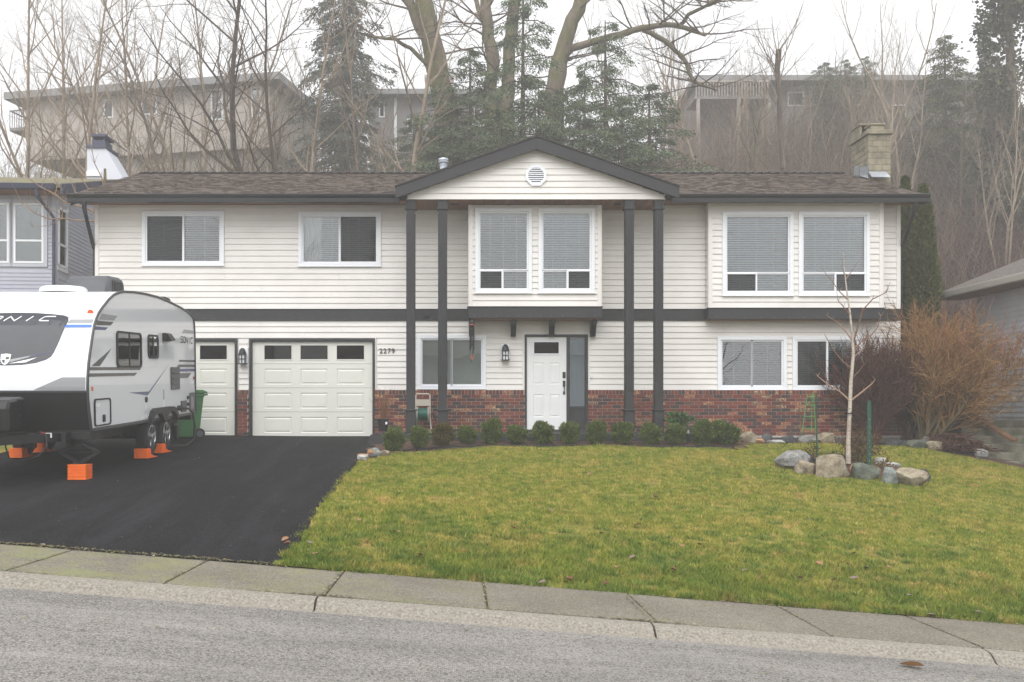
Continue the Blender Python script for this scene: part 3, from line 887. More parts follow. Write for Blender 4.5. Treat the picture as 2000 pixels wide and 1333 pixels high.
# ---------------- main roof
EY, EZ, RY, RZ = 20.92, 5.23, 25.55, 6.82
XE0, XE1 = -8.31, 10.15
m = MB()
m.prism([(EY, EZ - .03), (RY, RZ - .03), (30.2, EZ - .03), (30.2, EZ - .12), (RY, RZ - .16), (EY, EZ - .12)], 0, XE0, XE1)
roof = m.build('roof', MT['shingle'], house)
sl = math.hypot(RY - EY, RZ - EZ); dy, dz = (RY - EY) / sl, (RZ - EZ) / sl
GA = (1.70, 6.272)            # gable apex
sh = MB(); r = 0; s = -.03
while s < sl - .02:
    x = XE0 - rng.uniform(0, .2)
    while x < XE1:
        w = rng.choice((.07, .09, .12, .15, .19)) * rng.uniform(.9, 1.1)
        a, b = max(x, XE0), min(x + w - .004, XE1)
        if b - a > .02:
            th = rng.choice((.008, .009, .018, .02)); st = s + rng.uniform(-.004, .012); L = .17
            pts = []
            for q, hgt in ((st, th), (st + L, .003)):
                y, z = EY + q * dy, EZ - .03 + q * dz
                pts += [(y - hgt * dz, z + hgt * dy)]
            y0, z0 = EY + st * dy, EZ - .03 + st * dz
            sh.add([(a, y0, z0), (b, y0, z0), (b, *pts[0]), (a, *pts[0]), (b, *pts[1]), (a, *pts[1])], [(0, 1, 2, 3), (3, 2, 4, 5), (0, 3, 5), (1, 4, 2)])
        x += w
    s += .142
sh.build('shingles', MT['shingle'], roof, kind='stuff')
cap = MB(); x = XE0
MT['cap'] = mat('ridge_cap', lin(70, 64, 62), .95, lin(54, 50, 50), 8, .4, 100)
while x < XE1 - .05:
    b = min(x + .26, XE1); h = .035
    cap.add([(x, RY - .15, RZ - .06), (x, RY, RZ + .002), (x, RY + .15, RZ - .06), (b, RY - .15, RZ - .06 + h), (b, RY, RZ + h), (b, RY + .15, RZ - .06 + h),
             (b, RY - .15, RZ - .08), (b, RY, RZ - .02), (b, RY + .15, RZ - .08)], [(0, 1, 4, 3), (1, 2, 5, 4), (3, 4, 7, 6), (4, 5, 8, 7)])
    x += .22
cap.build('ridge_cap', MT['cap'], roof, kind='stuff')
# eave soffit, fascia, gutters, downspouts
m = MB(); m.box(XE0 + .02, XE1 - .02, EY + .05, YW + .0, SOF, SOF + .02)
m.build('eave_soffit', MT['soffit'], house)
m = MB(); m.box(XE0 + .01, XE1 - .01, EY + .02, EY + .05, SOF - .03, EZ - .05); m.build('fascia', MT['char'], house)
m = MB()
for x in (XE0, XE1 - .03): m.prism([(EY + .06, EZ - .24), (EY + .06, EZ - .06), (RY, RZ - .06), (30.1, EZ - .06), (30.1, EZ - .24), (RY, RZ - .24)], 0, x + (.002 if x < 0 else -.002), x + (.032 if x < 0 else .028))
m.build('rake_board', MT['char'], house)
gp = [(EY + .018, EZ - .045), (EY - .10, EZ - .02), (EY - .115, EZ - .035), (EY - .105, EZ - .075), (EY - .075, EZ - .11), (EY - .07, EZ - .19), (EY + .018, EZ - .20)]
gx0, gx1 = wx(778, 20.3), wx(1323, 20.3)
for a, b in ((XE0 - .02, gx0), (gx1, XE1 + .02)):
    m = MB(); m.prism(gp, 0, a, b); m.build('gutter', MT['gutter'], house)
for xg, xw in ((wx(163, 20.85), XL - .05), (wx(1789, 20.85), XR + .05)):
    m = MB(); z = EZ - .2
    m.tube([(xg, EY - .03, z + .02), (xg, EY - .03, z - .1), (lerp(xg, xw, .15), EY + .06, z - .22), (lerp(xg, xw, .92), YW - .05, z - .78), (xw, YW + .08, z - .9), (xw, YW + .08, -.0)], [.055, .05, .045, .045, .045, .045], 8)
    m.build('downspout', MT['gutter'], house, sm=True)
for px in (235, 425, 590, 738, 1352, 1740):
    m = MB(); x = wx(px, 21.2); m.lathe((x, 21.25, SOF - .012), [(.055, 0), (.055, .011)], 12); m.build('soffit_light', MT['black'], house)

# ---------------- portico gable
GX0, GX1, GZ = wx(794, YG), wx(1299.5, YG), 5.008
AX = (GX0 + GX1) / 2
YR = 20.28
tipz = wz(365.5, YR); apz = wz(268, YR); tx0, tx1 = wx(772.5, YR), wx(1327, YR)
slg = (apz - tipz) / (AX - tx0)
g = MB()
gtop = lambda x: apz - .24 - slg * abs(x - AX) + .03
g.add([(GX0, YG + .006, GZ), (GX1, YG + .006, GZ), (GX1, YG + .006, gtop(GX1)), (AX, YG + .006, gtop(AX)), (GX0, YG + .006, gtop(GX0))] , [(0, 1, 2, 3, 4)])
g.box(GX0, GX0 + .02, YG + .006, YW, GZ, GZ + .2); g.box(GX1 - .02, GX1, YG + .006, YW, GZ, GZ + .2)
gab = g.build('gable', MT['trim'], house)
def gclip(z):
    k = max(.02, (gtop(AX) - z) / slg)
    k = min(k, (GX1 - GX0) / 2)
    return AX - k, AX + k
vc = (AX + .0, wz(344, YG)); vr = .215
siding(gab, GX0, GX1, GZ, gtop(AX) - .03, YG, [], pitch=.129, clip=gclip)
# barge boards
for s, tx in ((-1, tx0), (1, tx1)):
    m = MB(); tb = .243
    m.prism([(tx, tipz), (AX, apz), (AX, apz - .25), (tx, tipz - tb + .01)], 1, YR, YR + .045)
    m.build('barge_board', MT['char'], gab, bevel=.004)
    m = MB(); m.prism([(tx, tipz + .004), (AX, apz + .004), (AX, apz + .034), (tx - s * -.02, tipz + .03)], 1, YR - .02, 23.2 if True else 0)
    m.build('gable_roof', MT['cap'], gab)
    m = MB(); m.prism([(tx, tipz - .16), (AX, apz - .16), (AX, apz - .02), (tx, tipz - .02)], 1, YR + .05, YG + .0); m.build('rake_soffit', MT['soffit'], gab)
# cedar boards under the portico
nb = 50; bw_ = (GX1 - GX0) / nb
sb = MB(); sb.box(-bw_ / 2 + .003, bw_ / 2 - .003, 0, YW - YG - .004, 0, .018); sme = sb.mesh('soffit_board', MT['soffit'], bevel=.003)
so = MB(); so.box(GX0, GX1, YG + .01, YW - .002, GZ + .02, GZ + .03); sof = so.build('porch_soffit', MT['black'], house)
for k in range(nb):
    x = GX0 + (k + .5) * bw_
    link('soffit_board', sme, sof, Vector((x, YG + .012, GZ - .0)) - wloc(sof))
for px in (887, 1207):
    m = MB(); m.box(wx(px, 20.9) - .07, wx(px, 20.9) + .07, 20.86, 21.0, GZ - .03, GZ - .002); m.build('porch_light', MT['black'], house, bevel=.01)
# octagonal louvre vent
m = MB(); oc = lambda r: [(vc[0] + r * math.cos(R(22.5 + 45 * k)), vc[1] + r * math.sin(R(22.5 + 45 * k))) for k in range(8)]
o1, o2 = oc(.235), oc(.175)
vs = [(p[0], YG - .05, p[1]) for p in o1] + [(p[0], YG - .05, p[1]) for p in o2] + [(p[0], YG - .0, p[1]) for p in o1] + [(p[0], YG - .02, p[1]) for p in o2]
m.add(vs, [(k, (k + 1) % 8, 8 + (k + 1) % 8, 8 + k) for k in range(8)] + [(k, 16 + k, 16 + (k + 1) % 8, (k + 1) % 8) for k in range(8)] + [(8 + k, 8 + (k + 1) % 8, 24 + (k + 1) % 8, 24 + k) for k in range(8)])
vent = m.build('gable_vent', MT['white'], gab)
m = MB(); m.add([(p[0], YG - .019, p[1]) for p in o2], [tuple(range(8))]); m.build('vent_back', MT['screen_dark'], vent)
for k in range(8):
    z = vc[1] - .15 + k * .043
    hw = .165 if abs(z - vc[1]) < .075 else .165 - (abs(z - vc[1]) - .075) * .95
    m = MB(); m.prism([(YG - .048, z - .014), (YG - .022, z + .012), (YG - .022, z + .018), (YG - .048, z - .004)], 0, vc[0] - hw, vc[0] + hw); m.build('slat', MT['white'], vent)

# ---------------- columns
def column(px):
    Y = 20.6; X = wx(px, Y); w = .088
    c = MB(); c.box(X - w, X + w, Y - w, Y + w, .085, GZ - .02)
    for k in (-.05, 0, .05):
        c.box(X + k - .015, X + k + .015, Y - w - .008, Y - w, .95, 4.72)
    for k in (-.05, 0, .05):
        for s in (-1, 1): c.box(*sorted((X + s * w, X + s * (w + .008))), Y + k - .015, Y + k + .015, .95, 4.72)
    col = c.build('column', MT['char'], house, bevel=.005)
    c = MB(); c.box(X - w - .012, X + w + .012, Y - w - .014, Y + w + .012, wz(408, Y), GZ - .002); c.box(X - w - .028, X + w + .028, Y - w - .03, Y + w + .028, wz(411, Y), wz(407.5, Y)); c.build('capital', MT['char'], col, bevel=.004)
    zb = wz(803, Y)
    c = MB(); c.box(X - w - .016, X + w + .016, Y - w - .018, Y + w + .016, .0855, zb); c.box(X - w - .045, X + w + .045, Y - w - .046, Y + w + .045, zb, zb + .035); c.build('column_base', MT['char'], col, bevel=.01)
for px in (802.5, 864.5, 1228.4, 1285.6): column(px)
# brackets under the centre bay
for px in (921, 1003, 1078, 1159):
    X = wx(px, YW - .2)
    b = MB(); zt = 2.538
    b.prism([(YW - .02, zt), (YW - .46, zt), (YW - .46, zt - .06), (YW - .3, zt - .11), (YW - .16, zt - .34), (YW - .02, zt - .34)], 0, X - .055, X + .055); br = b.build('bracket', MT['black'], house, bevel=.006)
    b = MB(); frame_box(b, X - .085, X + .085, zt - .375, zt - .0, .028, YW - .034, YW - .0195); b.build('bracket_trim', MT['trim'], br)
# wall lanterns
def lantern(px, py):
    X, Z = wx(px, YW - .1), wz(py, YW - .1)
    b = MB(); b.box(X - .105, X + .105, YW - .04, YW - .022, Z - .14, Z + .20); pl = b.build('lantern_plate', MT['white'], house, bevel=.004)
    f = MB(); Y = YW - .13
    f.lathe((X, Y, Z), [(.012, .19), (.03, .185), (.06, .15), (.078, .09), (.082, .06), (.095, .055), (.095, .04)], 12)
    for a in range(4):
        t = R(45 + 90 * a); f.box(X + .088 * math.cos(t) - .008, X + .088 * math.cos(t) + .008, Y + .088 * math.sin(t) - .008, Y + .088 * math.sin(t) + .008, Z - .15, Z + .05)
    f.box(X - .009, X + .009, Y - .075, Y - .06, Z - .15, Z + .05); f.box(X - .07, X + .07, Y - .078, Y - .062, Z - .06, Z - .045)
    f.box(X - .085, X + .085, Y - .085, Y + .085, Z - .165, Z - .148); f.bar((X, Y, Z + .1), (X, YW - .04, Z + .1), .03); f.build('lantern_frame', MT['black'], pl, sm=False)
    q = MB(); q.box(X - .058, X + .058, Y - .058, Y + .058, Z - .148, Z + .045); q.build('lantern_glass', MT['lamp_glass'], pl)
lantern(474, 697); lantern(987, 690)
# doorbell, wall box, hose tap cover
m = MB(); m.box(wx(1154, YW) - .02, wx(1154, YW) + .02, YW - .05, YW - .022, wz(739, YW), wz(732, YW)); m.build('doorbell', MT['white'], house, bevel=.004)
m = MB(); m.box(wx(833, YW) - .06, wx(833, YW) + .06, YW - .10, YW - .046, wz(619, YW), wz(608, YW)); m.build('junction_box', MT['char'], house, bevel=.006)
# house number
def text_mesh(s, size, mat_, depth=.006):
    cu = bpy.data.curves.new('text', 'FONT'); cu.body = s; cu.size = size; cu.extrude = depth
    cu.space_character = 1.15
    o = bpy.data.objects.new('text', cu); COL.objects.link(o)
    dg = bpy.context.evaluated_depsgraph_get()
    me = bpy.data.meshes.new_from_object(o.evaluated_get(dg))
    bpy.data.objects.remove(o)
    me.materials.clear(); me.materials.append(mat_)
    return me
for k, ch in enumerate('2279'):
    me = text_mesh(ch, .155, MT['black'])
    d = link('house_number', me, house, Vector((wx(741 + 7.9 * k, YW), YW - .03, wz(690.5, YW))) - wloc(house))
    d.rotation_euler = (R(90), 0, 0)

# ---------------- chimney of concrete blocks
YC = 24.3
cx0, cx1 = wx(1695.5, YC), wx(1740, YC)
cd_ = 1.05
ch = MB(); ch.box(cx0 + .012, cx1 - .012, YC + .012, YC + cd_ - .012, 4.5, wz(262, YC))
MT['block'] = mat('concrete_block', lin(150, 143, 122), .95, lin(112, 106, 92), 5, .5, 60, detail=7)
chim = ch.build('chimney', MT['mortar'], house)
zt = wz(263, YC); bh = 11.75 * YC / F
def blk(x0, x1, y0, y1, z0, z1):
    b = MB(); b.box(x0, x1, y0, y1, z0, z1); b.build('block', MT['block'], chim, bevel=.006)
row = 0; z = zt
wch = cx1 - cx0
while z > 5.6:
    xs_ = [cx0, cx0 + wch * .2, cx0 + wch * .62, cx1] if row % 2 else [cx0, cx0 + wch * .4, cx0 + wch * .8, cx1]
    for a, b in zip(xs_, xs_[1:]): blk(a + .004, b - .004, YC, YC + .1, z - bh + .004, z - .004)
    ys_ = [YC + .1, YC + .42, YC + .8, YC + cd_] if row % 2 else [YC + .1, YC + .3, YC + .68, YC + cd_]
    for a, b in zip(ys_, ys_[1:]):
        blk(cx0, cx0 + .1, a + .004, b - .004, z - bh + .004, z - .004); blk(cx1 - .1, cx1, a + .004, b - .004, z - bh + .004, z - .004)
    z -= bh; row += 1
b = MB(); b.box(cx0 - .045, cx1 + .05, YC - .06, YC + cd_ + .06, zt, zt + .11); b.build('chimney_cap', MT['block'], chim, bevel=.012)
b = MB(); q0, q1 = cx0 + .09, cx1 - .16
b.box(q0, q1, YC + .03, YC + .36, zt + .11, zt + .24); b.box(q0 - .03, q1 + .03, YC + .0, YC + .39, zt + .24, zt + .285); b.build('flue', MT['block'], chim, bevel=.008)
b = MB(); q0, q1 = cx0 - .0, cx1 - .28
for s in (q0, q1 + .1): b.box(s, s + .06, YC + .5, YC + 1.0, zt + .11, zt + .36)
b.box(q0 - .02, q1 + .2, YC + .45, YC + 1.04, zt + .36, zt + .41); b.box(q0 + .06, q1 + .1, YC + .9, YC + .96, zt + .11, zt + .36); b.build('flue', MT['block'], chim, bevel=.008)
b = MB()
rz = lambda y: EZ + (y - EY) * dz / dy
b.add([(cx0 - .004, YC - .01, rz(YC) - .03), (cx0 - .004, YC - .01, rz(YC) + .3), (cx0 - .004, YC + .5, rz(YC + .5) + .2), (cx0 - .004, YC + .5, rz(YC + .5) - .03),
       (cx0 - .10, YC - .02, rz(YC) + .0), (cx0 - .10, YC + .5, rz(YC + .5) + .0)], [(0, 1, 2, 3), (0, 3, 5, 4)])
b.add([(cx0 - .004, YC + .55, rz(YC + .55) - .03), (cx0 - .004, YC + .55, rz(YC + .55) + .25), (cx0 - .004, YC + .85, rz(YC + .85) + .2), (cx0 - .004, YC + .85, rz(YC + .85) - .03)], [(0, 1, 2, 3)])
b.add([(cx0 + .0, YC - .008, rz(YC) + .14), (cx1 - .12, YC - .008, rz(YC) + .14), (cx1 - .1, YC - .22, rz(YC - .22) + .03), (cx0 + .0, YC - .22, rz(YC - .22) + .03)], [(0, 1, 2, 3)])
b.build('chimney_flashing', MT['galv'], chim)
# furnace vent pipe
b = MB(); X, Yv = wx(866, 22.8), 22.8; z = rz(22.8) + .17
b.lathe((X, Yv, z - .1), [(.085, 0), (.085, .36), (.1, .36), (.1, .38), (.075, .38), (.075, .42), (.12, .42), (.125, .45), (.10, .45), (.10, .48), (.125, .48), (.11, .52), (.05, .54)], 14)
b.build('vent_pipe', MT['galv'], house, sm=True)
# ------------------------------------------------------------------ travel trailer (local: x across, y back, z up)
MT['rv_side'] = mat('trailer_side_gelcoat', lin(228, 230, 234), .12, spec=.5, coat=.3)
MT['rv_white'] = mat('trailer_white_gelcoat', lin(236, 238, 242), .22, coat=.2)
MT['rv_lite'] = mat('decal_white', lin(232, 234, 238), .2)
MT['rv_dark'] = mat('decal_charcoal', lin(66, 64, 64), .25)
MT['rv_grey'] = mat('decal_grey', lin(150, 152, 154), .25)
MT['rv_pale'] = mat('decal_pale_grey', lin(212, 215, 219), .2)
MT['rv_blue'] = mat('decal_blue', lin(62, 74, 122), .25)
MT['rv_wind'] = mat('decal_windshield', lin(42, 45, 54), .22, lin(50, 53, 62), 1.5)
MT['rv_black'] = mat('black_textured_plastic', lin(20, 20, 21), .5, lin(26, 26, 27), 8, .15, 200)
MT['rv_trim'] = mat('dark_edge_trim', lin(64, 64, 68), .4)
MT['rv_glass'] = glass_mat('trailer_tinted_glass', (.06, .06, .065), .02, .01)
MT['tyre'] = mat('tyre_rubber', (.018, .018, .019), .8, bump=.2, bscale=150)
MT['alloy'] = mat('polished_alloy', lin(190, 192, 196), .25, metal=.9)
MT['orange_lens'] = mat('amber_lens', lin(222, 92, 36), .25)
MT['red_lens'] = mat('red_lens', lin(150, 30, 28), .25)
MT['orange'] = mat('orange_plastic', lin(255, 122, 26), .5, lin(250, 108, 22), 9)
MT['ac_grey'] = mat('grey_plastic_shroud', lin(78, 80, 84), .5)
MT['cable'] = mat('black_cable', (.015, .015, .016), .5)
MT['red'] = mat('red_sticker', lin(196, 40, 40), .4)

rv = thing('travel_trailer', 'white and grey travel trailer with dark front decal parked on the driveway', 'trailer', (-5.32, 14.2, .272))
dv = Vector((.0095, 1, .044)).normalized(); rv_r = Vector((1, -.0095, 0)).normalized(); uv = rv_r.cross(dv)
rv.rotation_euler = Matrix((rv_r, dv, uv)).transposed().to_euler()
RW = 2.42
PROF = [(0, 0), (-.04, .15), (-.082, .31), (-.112, .46), (-.12, .56), (-.122, .64), (-.112, .756), (-.067, .978), (-.01, 1.13), (.056, 1.286), (.115, 1.42), (.177, 1.543), (.25, 1.63), (.35, 1.72), (.46, 1.79), (.572, 1.849),
        (.774, 1.956), (.981, 2.039), (1.2, 2.092), (1.409, 2.126), (1.952, 2.16), (2.533, 2.172), (3.156, 2.167), (3.827, 2.13), (4.551, 2.067), (5.0, 2.01), (5.2, 1.97), (5.374, 1.905), (5.455, 1.81), (5.49, 1.62), (5.49, 0)]
def tf(z):                         # front surface at height z
    fr = [p[::-1] for p in PROF if p[0] < 1.41]
    return piece(z, fr)
def loc(m, name, mt, sm=False, bevel=0, parent=None, kind=None): return m.build(name, mt, parent or rv, sm=sm, bevel=bevel, local=True, kind=kind)
for s, nm in ((0, 'side_wall'), (-RW, 'side_wall')):
    m = MB(); m.add([(s, *p) for p in PROF], [tuple(range(len(PROF)))]); w = loc(m, nm, MT['rv_side'])
    if s == 0: rvs = w
def skin(name, i0, i1, mt):
    m = MB(); pp = PROF[i0:i1 + 1]; n = len(pp); xs_ = frange(-RW, 0, 9)
    V = []
    for x in xs_:
        e = abs((x + RW / 2) / (RW / 2)) ** 6
        V += [(x, p[0] + (0 if p[1] > 1.9 else 0), p[1]) for p in pp]
    m.add(V, [(i * n + k, (i + 1) * n + k, (i + 1) * n + k + 1, i * n + k + 1) for i in range(len(xs_) - 1) for k in range(n - 1)])
    return loc(m, name, mt, True)
skirt = skin('front_skirt', 0, 4, MT['rv_black'])
capf = skin('front_cap', 4, 18, MT['rv_white'])
skin('roof', 18, 27, MT['rv_white']); skin('rear_wall', 27, 30, MT['rv_side'])
m = MB(); m.box(-RW + .01, -.01, .0, 5.48, -.03, .0); loc(m, 'underfloor', MT['rv_black'])
m = MB()
for x in (-RW + .3, -.36): m.box(x, x + .06, -.2, 5.3, -.2, -.03)
for y in (.1, 1.2, 2.3, 3.9, 5.0): m.box(-RW + .36, -.36, y, y + .06, -.16, -.03)
m.box(-RW + .36, -.36, .3, 2.2, -.19, -.05)
m.box(-RW - .0, -.0, -.02, .35, -.13, -.031); m.box(-RW, -.02, 5.2, 5.5, -.12, -.031)
loc(m, 'chassis', MT['rv_black'])
for s in (0, -RW):                                       # edge moulding along the profile
    m = MB(); m.tube([(s + (.004 if s == 0 else -.004), *p) for p in PROF], .022, 6); loc(m, 'edge_trim', MT['rv_trim'], True)
m = MB(); m.box(-RW + .02, -.02, -.142, -.115, .555, .585); loc(m, 'belt_strip', MT['rv_trim'])
m = MB(); m.box(.002, .014, .02, 5.47, -.012, .03); loc(m, 'lower_rail', MT['rv_trim'])

def front_decal(poly, mt, name, off=.006, cuts=5, parent=None):
    bm = bmesh.new()
    vs = [bm.verts.new((u, 0, z)) for u, z in poly]
    bm.faces.new(vs)
    bmesh.ops.triangulate(bm, faces=bm.faces)
    for _ in range(cuts - 2): bmesh.ops.subdivide_edges(bm, edges=bm.edges, cuts=1, use_grid_fill=True)
    for v in bm.verts: v.co.y = tf(v.co.z) - off
    bmesh.ops.recalc_face_normals(bm, faces=bm.faces)
    me = bpy.data.meshes.new(name); bm.to_mesh(me); bm.free(); me.materials.append(mt)
    return link(name, me, parent or capf)
def side_decal(poly, mt, name, off=.004):
    m = MB(); m.add([(off, *p) for p in poly], [tuple(range(len(poly)))]); return loc(m, name, mt, parent=rvs)
cxr = -RW / 2
half = [(0, 1.735), (.3, 1.728), (.55, 1.71), (.72, 1.69), (.79, 1.665), (.815, 1.61), (.80, 1.55), (.74, 1.3), (.69, 1.14), (.655, 1.075), (.59, 1.03), (.45, .985), (.25, .957), (0, .948)]
wind = front_decal([(cxr + u, z) for u, z in half] + [(cxr - u, z) for u, z in half[-2:0:-1]], MT['rv_wind'], 'windshield_decal', cuts=5)
def stroke_letters(word, ox, oz, pitch, w, h, slant, th, put):
    G = {'S': [[(1, 1), (.12, 1), (0, .85), (0, .58), (.88, .5), (1, .4), (1, .12), (.88, 0), (0, 0)]], 'O': [[(.15, 1), (.85, 1), (1, .85), (1, .15), (.85, 0), (.15, 0), (0, .15), (0, .85), (.15, 1)]],
         'N': [[(0, 0), (0, 1), (1, 0), (1, 1)]], 'I': [[(.5, 0), (.5, 1)]], 'C': [[(1, 1), (.15, 1), (0, .85), (0, .15), (.15, 0), (.95, 0)]]}
    for k, c in enumerate(word):
        put(None)
        for st in G[c]:
            for (a, b), (e, f) in zip(st, st[1:]):
                p = (ox + k * pitch + a * w + slant * b * h, oz + b * h); q = (ox + k * pitch + e * w + slant * f * h, oz + f * h)
                L = math.hypot(q[0] - p[0], q[1] - p[1]); dx, dz_ = (q[0] - p[0]) / L * th / 2, (q[1] - p[1]) / L * th / 2
                p = (p[0] - dx * .8, p[1] - dz_ * .8); q = (q[0] + dx * .8, q[1] + dz_ * .8)
                put([(p[0] - dz_, p[1] + dx), (q[0] - dz_, q[1] + dx), (q[0] + dz_, q[1] - dx), (p[0] + dz_, p[1] - dx)])
LT = []
def putf(poly):
    if poly is None: LT.append(MB()); return
    lm = LT[-1]
    n = 3; a, b, c, d = poly
    for i in range(n):
        t0, t1 = i / n, (i + 1) / n
        L = lambda p, q, t: (lerp(p[0], q[0], t), lerp(p[1], q[1], t))
        qs = [L(a, b, t0), L(a, b, t1), L(d, c, t1), L(d, c, t0)]
        lm.add([(u, tf(z) - .012, z) for u, z in qs], [(0, 1, 2, 3)])
stroke_letters('SONIC', cxr - .65, 1.607, .255, .155, .066, 1.1, .016, putf)
for q in LT: loc(q, 'letter', MT['rv_lite'], parent=wind)
# emblem: quartered shield with wings
sx = cxr; sz = 1.035
shp = lambda k, dz0=0: [(sx - .075 * k, sz + .075 * k), (sx, sz + .085 * k), (sx + .075 * k, sz + .075 * k), (sx + .07 * k, sz), (sx + .045 * k, sz - .055 * k), (sx, sz - .085 * k), (sx - .045 * k, sz - .055 * k), (sx - .07 * k, sz)]
front_decal(shp(1), MT['rv_lite'], 'emblem', .014, 3, wind)
front_decal([(sx + .004, sz + .035), (sx + .055, sz + .035), (sx + .052, sz + .002), (sx + .004, sz + .002)], MT['rv_dark'], 'emblem_quarter', .018, 3, wind)
front_decal([(sx - .05, sz - .004), (sx - .004, sz - .004), (sx - .004, sz - .06), (sx - .036, sz - .04)], MT['rv_dark'], 'emblem_quarter', .018, 3, wind)
for s in (-1, 1):
    front_decal([(sx + s * .07, sz + .0), (sx + s * .36, sz + .055), (sx + s * .33, sz + .03), (sx + s * .06, sz - .045)], MT['rv_grey'], 'emblem_wing', .011, 4, wind)
    front_decal([(sx + s * .045, sz - .062), (sx + s * .33, sz - .0), (sx + s * .46, sz + .03), (sx + s * .30, sz - .045)], MT['rv_lite'], 'emblem_wing', .0115, 4, wind)
    front_decal([(sx + s * .33, sz + .035), (sx + s * .66, sz + .115), (sx + s * .66, sz + .12), (sx + s * .33, sz + .05)], MT['rv_blue'], 'emblem_line', .010, 4, wind)
    f = lambda u: cxr + s * (u - cxr)
    front_decal([(f(-.37), 1.63), (f(-.03), 1.63), (f(-.03), 1.575), (f(-.40), 1.575)], MT['rv_grey'], 'front_stripe', .006, 4)
    front_decal([(f(-.41), 1.55), (f(-.03), 1.55), (f(-.03), 1.505), (f(-.43), 1.505)], mat('decal_bright_blue', lin(52, 110, 196), .25) if s == 1 else MT['rv_blue'], 'front_stripe', .006, 4)
    front_decal([(f(-.78), .592), (f(-.365), .775), (f(-.03), .775), (f(-.03), .592)], MT['rv_grey'], 'front_panel', .006, 4)
m = MB(); zc = 1.735; m.lathe((-.12, tf(zc) - .012, zc), [(.045, -.012), (.045, .0), (.03, .03)], 12, 1); loc(m, 'marker_lamp', MT['orange_lens'], True)
m = MB(); zc = 1.735; m.lathe((-RW + .12, tf(zc) - .012, zc), [(.045, -.012), (.045, .0), (.03, .03)], 12, 1); loc(m, 'marker_lamp', MT['orange_lens'], True)
# side graphics
side_decal([(.49, 1.725), (1.15, 1.725), (.98, 1.648), (.37, 1.632)], MT['rv_grey'], 'side_stripe')
side_decal([(.30, 1.613), (.963, 1.622), (.838, 1.563), (.255, 1.543)], MT['rv_dark'], 'side_stripe')
side_decal([(.23, 1.524), (.731, 1.529), (.618, 1.484), (.19, 1.473)], MT['rv_blue'], 'side_stripe')
side_decal([(.04, .937), (.863, 1.21), (.377, .94)], MT['rv_dark'], 'side_stripe')
side_decal([(-.03, .922), (2.231, .924), (2.15, .875), (-.03, .875)], MT['rv_dark'], 'side_stripe')
side_decal([(-.05, .8735), (2.10, .8735), (2.03, .832), (-.05, .832)], MT['rv_lite'], 'side_stripe')
side_decal([(-.06, .83), (2.03, .83), (1.89, .782), (-.06, .782)], MT['rv_dark'], 'side_stripe')
side_decal([(2.24, .93), (3.55, .93), (3.0, 1.0), (2.55, 1.16)], MT['rv_lite'], 'side_stripe', .003)
side_decal([(-.085, .66), (5.48, .6), (5.48, .04), (.005, .04)], MT['rv_pale'], 'side_panel', .002)
side_decal([(1.586, .51), (2.611, .508), (3.8, .986), (2.537, .437)], MT['rv_blue'], 'side_stripe')
side_decal([(2.13, .05), (2.69, .05), (2.75, .12), (2.3, .12)], MT['rv_lite'], 'side_stripe')
for pts, mt in (([(4.444, 1.066), (5.48, 1.066), (5.48, 1.03), (4.38, 1.03)], 'rv_dark'), ([(4.36, .976), (5.48, .978), (5.48, .928), (4.25, .926)], 'rv_dark'),
                ([(4.437, .895), (5.48, .897), (5.48, .842), (4.435, .842)], 'rv_blue'), ([(4.433, .812), (5.216, .807), (4.983, .716), (4.429, .714)], 'rv_dark'),
                ([(4.75, 1.66), (5.48, 1.66), (5.48, 1.60), (4.6, 1.58)], 'rv_grey')):
    side_decal(pts, MT[mt], 'side_stripe')
LT = []
stroke_letters('SONIC', 4.52, 1.405, .17, .13, .105, .12, .022, lambda poly: LT.append(MB()) if poly is None else LT[-1].add([(.006, *p) for p in poly], [(0, 1, 2, 3)]))
for q in LT: loc(q, 'letter', MT['rv_dark'], parent=rvs)
# windows with rounded frames
def rrect(y0, y1, z0, z1, r, n=4):
    pts = []
    for cy_, cz_, a0 in ((y1 - r, z1 - r, 0), (y0 + r, z1 - r, 90), (y0 + r, z0 + r, 180), (y1 - r, z0 + r, 270)):
        pts += [(cy_ + r * math.cos(R(a0 + 90 * k / n)), cz_ + r * math.sin(R(a0 + 90 * k / n))) for k in range(n + 1)]
    return pts
def ring(m, outer, inner, x0, x1):
    n = len(outer)
    m.add([(x1, *p) for p in outer] + [(x1, *p) for p in inner] + [(x0, *p) for p in outer] + [(x0, *p) for p in inner],
          [(k, (k + 1) % n, n + (k + 1) % n, n + k) for k in range(n)] + [(k, 2 * n + k, 2 * n + (k + 1) % n, (k + 1) % n) for k in range(n)] + [(n + k, n + (k + 1) % n, 3 * n + (k + 1) % n, 3 * n + k) for k in range(n)])
for y0, y1, z0, z1 in ((1.065, 2.235, .915, 1.495), (2.575, 3.14, 1.075, 1.49)):
    m = MB(); ring(m, rrect(y0, y1, z0, z1, .09), rrect(y0 + .045, y1 - .045, z0 + .035, z1 - .035, .06), -.002, .022); ym = (y0 + y1) / 2; m.box(.0, .018, ym - .018, ym + .018, z0 + .04, z1 - .04)
    w = loc(m, 'window', MT['rv_black'])
    for a, b in ((y0 + .04, ym - .016), (ym + .016, y1 - .04)):
        m = MB(); m.add([(.010, *p) for p in rrect(a, b, z0 + .03, z1 - .03, .03)], [tuple(range(20))]); loc(m, 'pane', MT['rv_glass'], parent=w)
    m = MB(); m.add([(.006, *p) for p in rrect(y0 + .03, y1 - .03, z0 + .03, z1 - .03, .06)], [tuple(range(20))]); loc(m, 'backing', MT['screen_dark'], parent=w)
m = MB(); ring(m, rrect(.107, .77, .045, .455, .06), rrect(.14, .737, .066, .434, .045), -.002, .02); st = loc(m, 'storage_door', MT['rv_black'])
